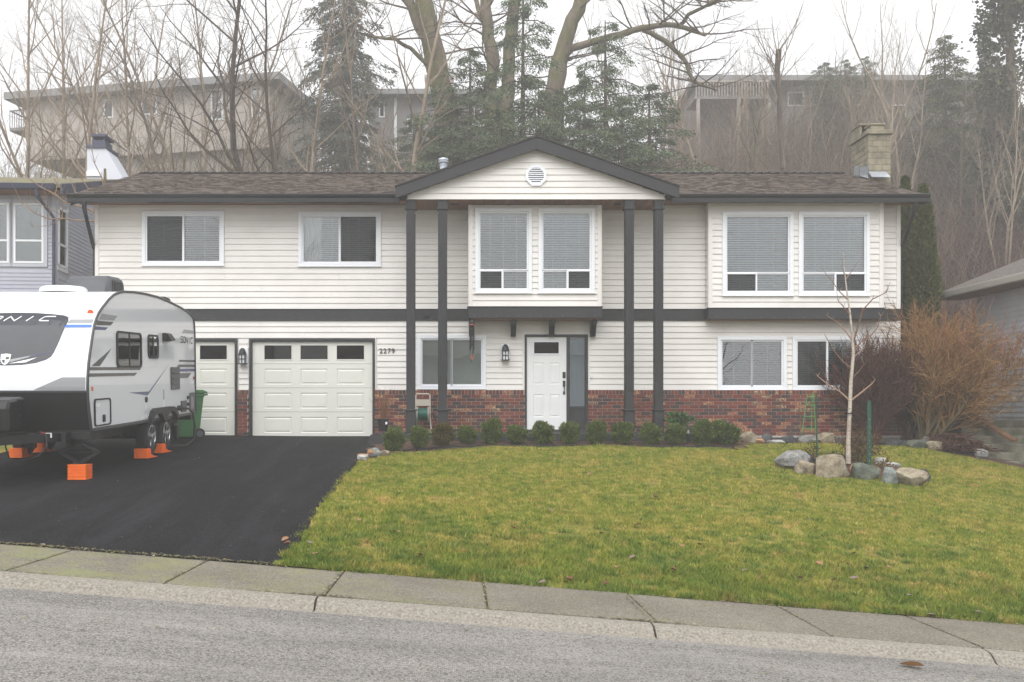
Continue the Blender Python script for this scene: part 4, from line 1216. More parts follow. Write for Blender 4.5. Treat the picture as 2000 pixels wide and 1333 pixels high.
m = MB(); m.add([(.008, *p) for p in rrect(.13, .75, .06, .44, .045)], [tuple(range(20))]); loc(m, 'door_skin', MT['rv_pale'], parent=st)
m = MB(); m.add([(.0095, *p) for p in [(.14, .345), (.14, .385), (.40, .385), (.30, .33)]], [(0, 1, 2, 3)]); loc(m, 'door_stripe', MT['rv_lite'], parent=st)
m = MB(); m.box(.01, .03, .43, .51, .10, .21); loc(m, 'latch', MT['rv_black'], bevel=.006, parent=st)
m = MB(); m.box(.0, .075, 3.40, 3.66, 1.39, 1.54); m.prism([(.075, 1.40), (.075, 1.54), (.16, 1.42)], 1, 3.42, 3.70); loc(m, 'range_vent', MT['rv_black'], bevel=.004)
m = MB(); m.box(.0, .02, 3.86, 4.40, .505, .926)
for z in (.6, .7, .8): m.box(.02, .034, 3.92, 4.34, z, z + .03)
loc(m, 'fridge_vent', MT['rv_trim'], bevel=.005)
m = MB(); ring(m, rrect(5.06, 5.42, .03, .42, .07), rrect(5.12, 5.36, .10, .35, .05), -.002, .02); tl = loc(m, 'tail_lamp', MT['rv_trim'])
m = MB(); m.add([(.014, *p) for p in rrect(5.1, 5.38, .08, .38, .05)], [tuple(range(20))]); loc(m, 'lens', MT['rv_grey'], parent=tl)
m = MB(); m.box(.0, .02, 4.48, 4.84, .06, .28); loc(m, 'outlet_hatch', MT['rv_trim'], bevel=.005)
m = MB(); m.lathe((.0, 2.45, .37), [(.05, 0), (.05, .02), (.02, .022)], 14, 0); m.lathe((.0, 4.93, .33), [(.035, 0), (.035, .03)], 12, 0); m.lathe((.0, 4.93, .2), [(.035, 0), (.035, .03)], 12, 0); loc(m, 'filler_ports', MT['rv_black'])
m = MB(); m.box(.0, .015, .03, .075, .575, .635); loc(m, 'marker_lamp', MT['orange_lens'], bevel=.004)
m = MB(); m.box(.0, .015, 5.36, 5.42, .68, .74); loc(m, 'marker_lamp', MT['red_lens'], bevel=.004)
for y, z in ((2.42, .2), (3.40, .2)):
    m = MB(); m.box(.001, .005, y, y + .06, z, z + .13); loc(m, 'sticker', MT['rv_lite'])
m = MB(); m.box(.001, .005, 3.40, 3.46, .34, .52); loc(m, 'sticker', MT['rv_grey'])
# wheel arches and wheels
m = MB()
arch = [(2.52 + .0, -.03), (2.54, .06), (2.66, .17), (2.80, .205), (3.75, .205), (3.95, .17), (4.08, .06), (4.12, -.03)]
inn = [(2.57, -.03), (2.60, .03), (2.72, .10), (2.88, .115), (3.06, .10), (3.2, .0), (3.29, -.06), (3.38, .0), (3.5, .09), (3.68, .115), (3.84, .1), (3.98, .03), (4.05, -.03)]
poly = arch + inn[::-1]
m.prism([(p[0], p[1]) for p in poly], 0, .003, .075) if False else None
vs0 = [(.003, *p) for p in poly]; vs1 = [(.085, *p) for p in poly]; n = len(poly)
m.add(vs0 + vs1, [tuple(range(n)), tuple(range(2 * n - 1, n - 1, -1))] + [(k, (k + 1) % n, n + (k + 1) % n, n + k) for k in range(n)])
loc(m, 'wheel_arch', MT['rv_black'])
m = MB(); m.box(-.5, -.02, 2.5, 4.1, -.02, .0); m.box(-.52, -.5, 2.5, 4.1, -.3, .0); loc(m, 'wheel_well', MT['rv_black'])
def wheel(y, x, out):
    zc, r = -.292, .325
    tm = MB(); s = 1 if out > 0 else -1
    tm.lathe((x, y, zc), [(.2, -s * .02), (.29, -s * .005), (r - .012, -s * .02), (r, -s * .05), (r, -s * .16), (r - .015, -s * .19), (.2, -s * .2)], 28, 0)
    t_ = loc(tm, 'wheel', MT['tyre'], True)
    a = MB(); a.lathe((x, y, zc), [(.205, -s * .04), (.205, -s * .008), (.19, -s * .006), (.18, -s * .04), (.0001, -s * .09)], 24, 0); loc(a, 'rim', MT['alloy'], True, parent=t_)
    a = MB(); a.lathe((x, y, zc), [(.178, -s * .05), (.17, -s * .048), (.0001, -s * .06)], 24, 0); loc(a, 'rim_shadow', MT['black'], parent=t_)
    sp = MB()
    for k in range(5):
        t = 2 * math.pi * k / 5 + .3
        for d_ in (-.13, .13):
            c, c2 = (math.cos(t + d_ * .4), math.sin(t + d_ * .4)), (math.cos(t + d_), math.sin(t + d_))
            sp.bar((x - s * .028, y + .04 * c[0], zc + .04 * c[1]), (x - s * .012, y + .185 * c2[0], zc + .185 * c2[1]), .026, .03)
    sp.lathe((x - s * .02, y, zc), [(.05, -.02), (.05, .012), (.03, .02)], 14, 0); loc(sp, 'spokes', MT['alloy'], parent=t_)
for y in (2.87, 3.71): wheel(y, -.03, 1); wheel(y, -RW + .03, -1)
m = MB()
for y in (2.87, 3.71): m.tube([(-RW + .2, y, -.29), (-.2, y, -.29)], .04, 8)
m.box(-.5, -.42, 2.6, 4.0, -.27, -.2); m.box(-RW + .42, -RW + .5, 2.6, 4.0, -.27, -.2); loc(m, 'axles', MT['rv_black'])
# tongue, propane cover, jack
m = MB()
for s in (-1, 1): m.bar((cxr + s * .95, .2, -.09), (cxr + s * .08, -1.25, -.09), .07, .12)
m.box(cxr - .09, cxr + .09, -1.45, -1.15, -.14, -.03); loc(m, 'tongue_frame', MT['rv_black'])
m = MB(); m.prism([(-.88, .02), (-.9, .35), (-.84, .47), (-.4, .5), (-.34, .47), (-.32, .02)], 0, cxr - .45, cxr + .42)
tc = loc(m, 'propane_cover', MT['rv_black'], bevel=.035)
m = MB()
for z in (.12, .24, .36, .46): m.box(cxr + .37, cxr + .435, -.6, -.52, z - .01, z + .012)
loc(m, 'cover_clips', MT['black'], parent=tc)
m = MB(); m.box(cxr - .05, cxr + .05, -1.12, -1.02, -.75, .45); loc(m, 'tongue_jack', MT['rv_black'], bevel=.01)
m = MB(); m.box(-.80, -.66, -.42, -.3, -.23, -.02); cb = loc(m, 'breakaway_box', MT['rv_black'], bevel=.012)
m = MB(); m.lathe((-.60, -.26, -.05), [(.045, 0), (.045, .01)], 14, 1); loc(m, 'sticker', MT['red'], parent=cb)
m = MB(); m.box(-.56, -.47, -.255, -.25, -.09, -.02); loc(m, 'sticker', MT['rv_lite'], parent=cb)
m = MB(); pts = [(-.62, -.3, .0), (-.52, -.33, -.06), (-.50, -.35, -.2), (-.60, -.42, -.34), (-.8, -.5, -.40), (-.95, -.55, -.36), (-1.0, -.55, -.2), (-1.0, -.5, -.05)]; m.tube(pts, .012, 6); loc(m, 'brake_cable', MT['cable'], True)
# scissor jack
m = MB(); cxj, yj, zt_, zb_ = -.22, .12, -.15, -.505
for yo in (-.03, .03):
    for s in (-1, 1):
        m.bar((cxj + s * .03, yj + yo, zt_ - .03), (cxj + s * .28, yj + yo, (zt_ + zb_) / 2), .018, .045); m.bar((cxj + s * .28, yj + yo, (zt_ + zb_) / 2), (cxj + s * .03, yj + yo, zb_ + .03), .018, .045)
m.box(cxj - .07, cxj + .07, yj - .07, yj + .07, zb_, zb_ + .03); m.box(cxj - .06, cxj + .06, yj - .06, yj + .06, zt_ - .05, zt_ + .05); m.bar((cxj - .31, yj, (zt_ + zb_) / 2), (cxj + .31, yj, (zt_ + zb_) / 2), .016)
loc(m, 'stabiliser_jack', MT['rv_black'])
# roof gear
m = MB(); m.prism([(2.9, 2.14), (3.0, 2.46), (3.12, 2.54), (3.7, 2.55), (3.82, 2.45), (3.84, 2.12)], 0, cxr - .36, cxr + .40); ac = loc(m, 'air_conditioner', MT['ac_grey'], True, bevel=.05)
m = MB()
for k in range(7): m.box(cxr + .398, cxr + .41, 3.18 + .08 * k, 3.22 + .08 * k, 2.25, 2.46)
loc(m, 'grille', MT['black'], parent=ac)
m = MB(); m.lathe((cxr + .12, 1.75, 2.14), [(.37, 0), (.37, .05), (.33, .09), (.2, .105), (.001, .11)], 20); loc(m, 'roof_dome', MT['rv_white'], True)
m = MB(); m.prism([(3.9, 2.12), (4.0, 2.24), (4.3, 2.22), (4.45, 2.07)], 0, -.42, -.12); m.bar((-.4, 3.6, 2.2), (-.3, 3.95, 2.23), .02); loc(m, 'roof_vent', MT['rv_black'], bevel=.01)
# shore power cable
m = MB(); m.lathe((.0, 4.28, .15), [(.05, 0), (.05, .09)], 12, 0); m.tube([(.08, 4.28, .15), (.2, 4.30, .14), (.28, 4.34, .05), (.30, 4.36, -.2), (.28, 4.36, -.45), (.2, 4.2, -.555), (-.1, 4.1, -.56)], .02, 8); loc(m, 'power_cable', MT['cable'], True)
m = MB(); m.tube([(-.3, 4.5, -.1), (-.2, 4.6, -.4), (-.45, 4.9, -.5)], .045, 8); m.box(-.5, -.1, 4.55, 4.7, -.45, -.2); m.bar((-.1, 4.3, -.15), (-.25, 4.8, -.5), .05); loc(m, 'rear_stabiliser', MT['rv_black'])

def rvp(x, y, z): return rv.matrix_world @ Vector((x, y, z))
bpy.context.view_layer.update()
# orange stack under the front jack
p = rvp(cxj, yj, zb_); gz = H(p.x, p.y)
lv = thing('leveling_stack', 'stack of ribbed orange plastic pads under the trailer front jack', 'blocks', (p.x, p.y, gz))
hgt = p.z - gz; nl = 9
for k in range(nl):
    m = MB(); a = .135 - (k % 2) * .004
    m.box(-a, a, -a, a, hgt * k / nl + .0015, hgt * (k + 1) / nl - .0015); m.build('pad', MT['orange'], lv, bevel=.003, local=True)
def ramp_block(p, lab, s):
    gz = H(p.x, p.y)
    t = thing('wheel_chock', lab, 'wheel chock', (p.x, p.y, gz), 'orange wheel chocks')
    m = MB(); h = max(.05, p.z - gz)
    prof = [(-.36, 0), (-.36, h + .12), (-.17, h + .12), (-.12, h + .02), (0, h - .005), (.12, h * .55), (.26, .015), (.26, 0)]
    m.prism(prof, 1, -.11, .11) if False else m.prism([(a, b) for a, b in prof], 0, -.115, .115)
    b = m.build('wedge', MT['orange'], t, bevel=.006, local=True)
    for k in range(3):
        m = MB(); m.box(.112, .122, -.34 + .07 * k, -.305 + .07 * k, .01, h + .1); m.build('rib', MT['orange'], t, local=True)
for y, lab in ((2.87, 'orange wedge under the near front wheel of the trailer'), (3.71, 'orange wedge under the near rear wheel of the trailer')): ramp_block(rvp(-.13, y, -.617), lab, 1)
for y, lab in ((2.87, 'orange wedge seen beneath the tongue, at the far front wheel'), (3.71, 'orange wedge seen beneath the trailer, at the far rear wheel')): ramp_block(rvp(-RW + .13, y, -.617), lab, 1)

# ------------------------------------------------------------------ wheelie bin
MT['bin'] = mat('green_bin_plastic', lin(66, 122, 68), .45, lin(58, 112, 60), 5)
bx_, by_ = wx(362, 20.6), 20.6; bz_ = H(bx_, by_)
bn = thing('wheelie_bin', 'green wheeled bin standing behind the trailer by the garage', 'bin', (bx_, by_, bz_))
m = MB(); V = []
for z, w, d in ((.03, .21, .24), (.95, .28, .33)): V += [(-w, -d, z), (w, -d, z), (w, d, z), (-w, d, z)]
m.add(V, [(0, 3, 2, 1), (4, 5, 6, 7), (0, 1, 5, 4), (1, 2, 6, 5), (2, 3, 7, 6), (3, 0, 4, 7)]); m.box(-.29, .29, -.345, .345, .88, .955); m.build('body', MT['bin'], bn, bevel=.02, local=True)
m = MB(); m.prism([(-.37, .957), (-.37, .985), (-.2, 1.03), (.3, 1.03), (.4, .99), (.4, .957)], 0, -.30, .30); m.build('lid', MT['bin'], bn, bevel=.012, local=True)
m = MB(); m.tube([(-.25, .40, .93), (.25, .40, .93)], .018, 8); m.build('handle', MT['bin'], bn, local=True)
for s in (-1, 1):
    m = MB(); m.lathe((s * .25, .24, .11), [(.03, -.025), (.11, -.025), (.11, .025), (.03, .025)], 18, 0); w = m.build('wheel', MT['tyre'], bn, local=True)
    m = MB(); m.lathe((s * .25, .24, .11), [(.07, -.028), (.07, .028)], 14, 0); m.build('hub', MT['ac_grey'], w, local=True)
bn.rotation_euler = (0, 0, R(-62))

# ------------------------------------------------------------------ hose reel
MT['beige'] = mat('beige_plastic', lin(196, 188, 174), .5)
MT['hose'] = mat('teal_garden_hose', lin(34, 120, 104), .4, lin(22, 90, 80), 30)
hx_, hy_ = wx(826, 21.2), 21.2; hz_ = .085
hr = thing('hose_reel', 'beige hose reel cart with teal hose between the left columns', 'hose reel', (hx_, hy_, hz_))
m = MB(); w = .155
for s in (-1, 1):
    m.tube([(s * w, .0, .62), (s * w, -.02, .35), (s * (w + .03), -.06, .02)], .02, 8)
m.tube([(-w, 0, .62), (-w, 0, .80), (-w + .03, 0, .84), (w - .03, 0, .84), (w, 0, .80), (w, 0, .62)], .019, 8); m.box(-w, w, -.02, .02, .66, .72); m.box(-w - .02, w + .02, -.03, .03, .58, .66)
m.box(w - .02, w + .1, -.2, .12, .0, .04); m.box(-w - .1, -w + .02, -.2, .12, .0, .04); m.build('frame', MT['beige'], hr, bevel=.004, local=True)
m = MB()
for s in (-1, 1): m.lathe((s * .118, -.07, .40), [(.16, -.008), (.16, .008)], 24, 0)
m.build('reel_flanges', MT['beige'], hr, local=True)
m = MB()
for k in range(9):
    x = -.1 + .025 * k; rr = .115 + .012 * (k % 2)
    m.tube([(x + .006 * math.sin(a * 3), -.07 + rr * math.cos(a), .40 + rr * math.sin(a)) for a in frange(0, 2 * math.pi, 17)], .013, 6, False)
m.lathe((0, -.07, .4), [(.105, -.11), (.105, .11)], 16, 0)
m.tube([(-.1, -.19, .36), (-.12, -.2, .2), (-.13, -.2, .02)], .013, 6); m.build('hose', MT['hose'], hr, local=True, sm=True)
m = MB(); m.bar((.17, -.07, .4), (.24, -.08, .39), .03); m.bar((.24, -.08, .4), (.29, -.08, .24), .03); m.tube([(.29, -.12, .24), (.29, -.03, .24)], .018, 8); m.build('crank', MT['black'], hr, local=True)

# ------------------------------------------------------------------ wind chime
wc = thing('wind_chime', 'black wind chime with copper ring and red diamond hanging by the porch window', 'wind chime', (wx(922, YB - .1), YB - .1, wz(625, YB - .1)))
m = MB(); m.lathe((0, 0, -.1), [(.055, 0), (.055, .05), (.04, .09), (.01, .11)], 14); m.build('top', MT['black'], wc, local=True)
m = MB(); m.lathe((0, 0, -.115), [(.062, 0), (.062, .014)], 16); m.build('ring', mat('copper', lin(190, 84, 62), .4), wc, local=True)
for k, L in enumerate((.78, .62, .70, .55, .66)):
    t = 2 * math.pi * k / 5 + .9; x, y = .045 * math.cos(t), .045 * math.sin(t)
    m = MB(); m.tube([(x, y, -.17), (x, y, -.17 - L * .72)], .0105, 8); m.tube([(x, y, -.11), (x, y, -.17)], .002, 4); m.build('chime', MT['black'], wc, local=True)
m = MB(); m.lathe((0, 0, -.45), [(.035, 0), (.035, .014)], 14); m.tube([(0, 0, -.1), (0, 0, -.75)], .0025, 4); m.build('clapper', MT['black'], wc, local=True)
m = MB(); m.add([(-.03, 0, -.80), (0, -.008, -.735), (.03, 0, -.80), (0, -.008, -.875), (0, .008, -.735), (0, .008, -.875)], [(0, 1, 2, 3), (0, 3, 5, 2, 4, 1)] if False else [(0, 3, 1), (1, 3, 2), (0, 4, 5), (4, 2, 5), (0, 1, 4), (1, 2, 4), (0, 5, 3), (3, 5, 2)]); m.build('sail', mat('red_sail', lin(160, 60, 44), .5), wc, local=True)
# ------------------------------------------------------------------ plant makers
def leaf_cloud(name, pts, nrm, size, mt, nrg, aspect=.45, up=.0, jitter=.7):
    """one mesh of small two-triangle leaves at pts, facing roughly along nrm"""
    n = len(pts)
    d = nrm + jitter * nrg.normal(size=(n, 3)); d[:, 2] += up
    d /= np.linalg.norm(d, axis=1, keepdims=True) + 1e-9
    r = nrg.normal(size=(n, 3)); a = np.cross(d, r); a /= np.linalg.norm(a, axis=1, keepdims=True) + 1e-9
    s = size * nrg.uniform(.6, 1.35, (n, 1))
    V = np.empty((n, 4, 3))
    V[:, 0] = pts; V[:, 1] = pts + d * s * .5 + a * s * aspect * .5; V[:, 2] = pts + d * s; V[:, 3] = pts + d * s * .5 - a * s * aspect * .5
    return npmesh(name, V.reshape(-1, 3), np.arange(4 * n).reshape(-1, 4), mt)

def leaf_mat(name, cols, rough=.6, vscale=6):
    n = NT(name)
    g = n.n.new('ShaderNodeNewGeometry')
    k = len(cols)
    c = n.ramp(g.outputs['Random Per Island'], [(i / max(1, k - 1), lin(*q)) for i, q in enumerate(cols)])
    n.color(n.mix(.55, c, n.ramp(n.noise(vscale, 3), [(.3, (.55, .58, .55)), (.7, (1.2, 1.18, 1.1))]), 'MULTIPLY'))
    n.rough(rough); n.spec(.25)
    return n.m
MT['yew'] = leaf_mat('yew_needles', [(52, 70, 32), (80, 100, 44), (114, 126, 60), (64, 82, 38)])
MT['yew2'] = leaf_mat('bronzed_needles', [(60, 66, 28), (92, 84, 38), (106, 88, 40), (64, 70, 32)])
MT['broad'] = leaf_mat('broad_leaves', [(40, 74, 34), (62, 98, 44), (48, 84, 38)])
MT['cedar'] = leaf_mat('cedar_sprays', [(54, 66, 34), (80, 88, 44), (108, 106, 58), (64, 74, 40)], .7, 3)
MT['fir'] = leaf_mat('fir_needles', [(60, 74, 54), (84, 98, 70), (116, 126, 96), (74, 86, 62)], .7, 1.2)
MT['darkfir'] = leaf_mat('dark_conifer', [(74, 82, 70), (94, 100, 86), (66, 74, 64)], .8, .8)
MT['purple'] = leaf_mat('purple_leaves', [(62, 40, 44), (88, 60, 52), (52, 36, 40)])
MT['brownleaf'] = leaf_mat('dry_brown_leaves', [(86, 66, 44), (110, 84, 54), (66, 52, 36)])
MT['ivy'] = leaf_mat('ivy_leaves', [(54, 62, 44), (74, 80, 56), (92, 92, 66)], .6, 1)
MT['stem'] = mat('brown_stem', lin(86, 68, 54), .9)

def ball_points(nrg, n, rad, flat=(1, 1, 1), inner=.55, lump=.12):
    d = nrg.normal(size=(n, 3)); d /= np.linalg.norm(d, axis=1, keepdims=True)
    ph = nrg.uniform(0, 6.28, 6)
    l = 1 + lump * (np.sin(d[:, 0] * 5 + ph[0]) * np.sin(d[:, 1] * 6 + ph[1]) + np.sin(d[:, 2] * 7 + ph[2] + d[:, 0] * 3))
    r = (inner + (1 - inner) * nrg.random(n) ** .45) * l
    return d * (r * rad)[:, None] * np.array(flat), d

yews = []
for k in range(3):
    nrg = np.random.default_rng(20 + k)
    p, d = ball_points(nrg, 5200, .185, (1, 1, .98), .5, .16)
    p[:, 2] += .20; p[:, 2] = np.maximum(p[:, 2], .015)
    yews.append(leaf_cloud('foliage', p, d + np.array([0, 0, .5]), .045, MT['yew'] if k != 2 else MT['yew2'], nrg, .28))
ordn = ['first', 'second', 'third', 'fourth', 'fifth', 'sixth', 'seventh', 'eighth', 'ninth', 'tenth', 'eleventh', 'twelfth', 'thirteenth', 'fourteenth']
stem_m = MB(); stem_m.tube([(0, 0, -.05), (.01, 0, .12), (0, .01, .22)], [.02, .016, .01], 6); stem_me = stem_m.mesh('stem', MT['stem'])
shr = [(770, 18.7, 1.12), (819, 19.1, 1.0), (864.5, 19.5, 1.12), (912, 19.85, 1.0), (961, 19.9, 1.15), (1009, 19.9, 1.0), (1060, 19.9, 1.2), (1112, 19.9, 1.05), (1166, 19.9, 1.18), (1216, 19.9, 1.15), (1271, 19.9, 1.12), (1319, 19.9, 1.05), (1372, 19.9, 1.18), (1423, 19.95, 1.15)]
for k, (px, Y, s) in enumerate(shr):
    X = wx(px, Y)
    t = thing('yew_shrub', '%s round clipped evergreen shrub of the row, counted from the driveway' % ordn[k], 'shrub', (X, Y, H(X, Y) - .01), 'clipped shrubs along the porch bed')
    f = link('foliage', yews[2 if k == 2 else k % 2], t); link('stem', stem_me, t)
    t.scale = (s * rng.uniform(.88, 1.04), s * .95, s * rng.uniform(.92, 1.12)); t.rotation_euler = (0, 0, rng.uniform(0, 6.28))
X, Y = wx(1401, 20.3), 20.3
t = thing('yew_shrub', 'clipped evergreen shrub tucked behind the last two of the row', 'shrub', (X, Y, H(X, Y)), 'clipped shrubs along the porch bed'); link('foliage', yews[0], t); link('stem', stem_me, t); t.scale = (1.1, 1.1, 1.1)
# broad-leaved shrub behind
nrg = np.random.default_rng(3)
X, Y = wx(1326, 20.35), 20.35
t = thing('leafy_shrub', 'open broad-leaved green shrub against the brick beside the last column', 'shrub', (X, Y, H(X, Y)))
p, d = ball_points(nrg, 420, .26, (1, .7, .62), .3, .3); p[:, 2] += .45
link('foliage', leaf_cloud('foliage', p, d, .075, MT['broad'], nrg, .55), t)
m = MB()
for k in range(9): m.tube([(0, 0, 0), (rng.uniform(-.1, .1), rng.uniform(-.05, .05), .25), (rng.uniform(-.25, .25), rng.uniform(-.15, .15), rng.uniform(.4, .62))], [.01, .008, .004], 5)
m.build('stem', MT['stem'], t, local=True)

# ------------------------------------------------------------------ rocks
def rock_mat(name, a, b, c):
    n = NT(name)
    base = n.ramp(n.noise(7, 8, .65), [(.3, lin(*a)), (.52, lin(*b)), (.72, lin(*c))])
    n.color(n.mix(.6, base, n.ramp(n.noise(45, 6, .7), [(.35, (.55, .55, .55)), (.65, (1.15, 1.15, 1.15))]), 'MULTIPLY'))
    n.rough(.9); n.bump(n.noise(18, 8, .7), .9, .03); return n.m
RK = {'grey': rock_mat('grey_granite', (104, 104, 104), (146, 145, 142), (172, 170, 166)), 'tan': rock_mat('speckled_tan_granite', (104, 94, 78), (158, 146, 124), (186, 178, 160)),
      'green': rock_mat('mossy_green_stone', (70, 77, 69), (100, 106, 94), (134, 132, 100)), 'dark': rock_mat('dark_slate', (54, 54, 58), (78, 78, 82), (98, 98, 100)),
      'rust': rock_mat('rusty_stone', (132, 92, 62), (172, 132, 96), (196, 164, 130)), 'pale': rock_mat('pale_stone', (150, 150, 146), (184, 184, 180), (206, 206, 202)), 'aqua': rock_mat('blue_grey_stone', (104, 110, 108), (138, 146, 142), (170, 176, 171))}
def rock(px, py_top, py_bot, wpx, Y, kind, label, seed, name='boulder', group=None, dep=.8, pts=22, rotz=None, z=None):
    X = wx(px, Y); hgt = (py_bot - py_top) * Y / F; wid = wpx * Y / F
    r_ = random.Random(seed)
    bm = bmesh.new()
    for k in range(pts):
        v = Vector((r_.gauss(0, 1), r_.gauss(0, 1), r_.gauss(0, 1))).normalized()
        v *= r_.uniform(.86, 1.0)
        v = Vector((max(-.86, min(.86, v.x * 1.18)), max(-.9, min(.9, v.y * 1.1)), max(-.9, min(.88, v.z * 1.2))))
        bm.verts.new(v)
    res = bmesh.ops.convex_hull(bm, input=bm.verts)
    bmesh.ops.delete(bm, geom=[v for v in bm.verts if not v.link_faces], context='VERTS')
    bmesh.ops.bevel(bm, geom=bm.edges[:], offset=.05, segments=1, affect='EDGES', clamp_overlap=True)
    bmesh.ops.triangulate(bm, faces=bm.faces)
    for _ in range(2): bmesh.ops.subdivide_edges(bm, edges=[e for e in bm.edges if e.calc_length() > .22], cuts=1, use_grid_fill=True)
    bmesh.ops.triangulate(bm, faces=bm.faces)
    so = Vector((seed * 3.1, seed * 1.7, 0))
    for v in bm.verts:
        v.co *= 1 + .10 * mnoise.noise(v.co * 1.7 + so) + .055 * mnoise.noise(v.co * 5 + so) + .03 * mnoise.noise(v.co * 11 + so)
    xs_ = [v.co.x for v in bm.verts]; zs_ = [v.co.z for v in bm.verts]
    fx, fz = wid / (max(xs_) - min(xs_)), (hgt * 1.25) / (max(zs_) - min(zs_))
    for v in bm.verts:
        v.co = Vector(((v.co.x - (max(xs_) + min(xs_)) / 2) * fx, v.co.y * wid * dep / 2, (v.co.z - min(zs_)) * fz - hgt * .25))
    bmesh.ops.recalc_face_normals(bm, faces=bm.faces)
    me = bpy.data.meshes.new(name); bm.to_mesh(me); bm.free(); me.materials.append(RK[kind])
    me.polygons.foreach_set('use_smooth', [True] * len(me.polygons))
    try: me.set_sharp_from_angle(angle=R(24))
    except Exception: pass
    gz = H(X, Y) if z is None else z
    o = link(name, me, None, (X, Y, gz))
    return tag(o, label, 'rock', group)
G1 = 'boulders round the sapling'
rock(1551, 874, 910, 66, 17.5, 'grey', 'long grey boulder at the left end of the sapling ring', 1, group=G1)
rock(1568, 870, 894, 42, 18.0, 'dark', 'dark slate boulder behind the long grey one', 2, group=G1)
rock(1572, 899, 924, 40, 17.1, 'tan', 'small tan boulder between the long grey and the big speckled one', 3, group=G1)
rock(1624, 887, 930, 64, 16.9, 'tan', 'biggest speckled tan boulder in front of the sapling', 4, group=G1)
rock(1665, 903, 928, 14, 16.9, 'rust', 'thin rusty stone leaning beside the green boulder', 5, group=G1)
rock(1691, 901, 934, 56, 16.75, 'green', 'mossy green boulder in front of the green post', 6, group=G1)
rock(1738, 909, 942, 32, 16.45, 'aqua', 'pointed blue-green boulder right of the mossy one', 8, group=G1)
rock(1777, 911, 945, 66, 16.4, 'tan', 'low wide tan boulder at the right end of the ring', 9, group=G1)
rock(1806, 914, 938, 26, 16.8, 'dark', 'dark split boulder at the far right of the ring', 10, group=G1)
rock(1745, 893, 907, 30, 17.8, 'pale', 'pale square stone at the back of the ring', 11, group=G1)
rock(1720, 890, 905, 26, 18.2, 'pale', 'pale flat stone behind the green post', 17, group=G1)
rock(1767, 901, 911, 28, 17.3, 'dark', 'flat dark stone in the grass behind the wide tan boulder', 12, group=G1)
rock(1592, 881, 888, 40, 18.4, 'pale', 'low pale slab at the back left of the ring', 13, group=G1)
G2 = 'rocks along the brick base'
for k, (px, a, b, w, kd, lb) in enumerate(((1463, 836, 857, 32, 'tan', 'rounded tan rock next to the last clipped shrub'), (1484, 852, 860, 22, 'rust', 'low reddish rock before the brick wall'), (1497, 841, 859, 22, 'dark', 'dark blocky rock before the brick wall'),
        (1513, 856, 862, 40, 'pale', 'flat pale slab lying before the brick wall'), (1541, 846, 862, 36, 'dark', 'dark rock under the green trellis'), (1577, 846, 864, 40, 'grey', 'grey slanted rock by the green trellis'), (1612, 843, 866, 36, 'tan', 'tall tan rock left of the sapling stem'),
        (1634, 852, 868, 14, 'dark', 'narrow dark rock behind the sapling stem'))):
    rock(px, a, b, w, 20.55, kd, lb, 40 + k, group=G2)
G3 = 'rocks by the house corner'
for k, (px, a, b, w, Y, kd, lb) in enumerate(((1745, 866, 879, 34, 20.6, 'dark', 'dark rock at the foot of the house corner'), (1790, 867, 883, 38, 20.2, 'green', 'mossy rock under the orange-twigged bush'), (1823, 867, 885, 32, 20.1, 'tan', 'tan rock beside the heap of cut branches'),
        (1772, 868, 880, 24, 20.4, 'dark', 'small dark rock between house corner and bush'), (1805, 846, 868, 26, 20.6, 'grey', 'grey rock behind the bush stems'), (1916, 871, 888, 26, 19.9, 'grey', 'grey rock at the bottom of the concrete steps'))):
    rock(px, a, b, w, Y, kd, lb, 60 + k, group=G3)
G4 = 'rocks heaped at the driveway edge'
for k, (px, a, b, w, Y, kd, lb) in enumerate(((733, 865, 876, 20, 18.2, 'aqua', 'grey-blue angular rock at the top of the driveway heap'), (725, 870, 880, 16, 18.0, 'rust', 'rusty triangular rock in the driveway heap'), (737, 873, 884, 14, 17.8, 'aqua', 'pale blue rock right of the rusty one'),
        (727, 880, 887, 20, 17.6, 'dark', 'dark slab low in the driveway heap'), (709, 881, 888, 24, 17.6, 'rust', 'flat tan-pink rock at the left of the heap'), (708, 885, 894, 22, 17.3, 'pale', 'pale wedge of rock pointing at the driveway'), (751, 870, 881, 22, 17.9, 'tan', 'mossy tan rock below the first clipped shrub'))):
    rock(px, a, b, w, Y, kd, lb, 80 + k, 'rock', G4)

# bundle of black landscape fabric beside the garage
MT['fabric'] = mat('black_landscape_fabric', lin(40, 38, 40), .85, lin(28, 27, 28), 12, .5, 60)
m = MB(); nxx, nyy = 16, 10
def fab(u, v):
    x = lerp(-.30, .42, u); y = lerp(-.30, .34, v)
    e = (1 - abs(2 * u - 1) ** 5) * (1 - abs(2 * v - 1) ** 4)
    return (x, y, -.06 + .27 * e * (1 + .12 * math.sin(7 * u + 5 * v)) - .10 * e * smooth((u - .45) / .25) * smooth((.75 - v) / .3))
m.add([fab(i / (nxx - 1), j / (nyy - 1)) for j in range(nyy) for i in range(nxx)], [(j * nxx + i, j * nxx + i + 1, (j + 1) * nxx + i + 1, (j + 1) * nxx + i) for j in range(nyy - 1) for i in range(nxx - 1)])
o = m.build('fabric_bundle', MT['fabric'], sm=True); X, Y = wx(744, 19.9), 19.9; o.location = (X, Y, H(X, Y)); tag(o, 'heap of black landscape fabric below the potted twiggy plant', 'fabric')
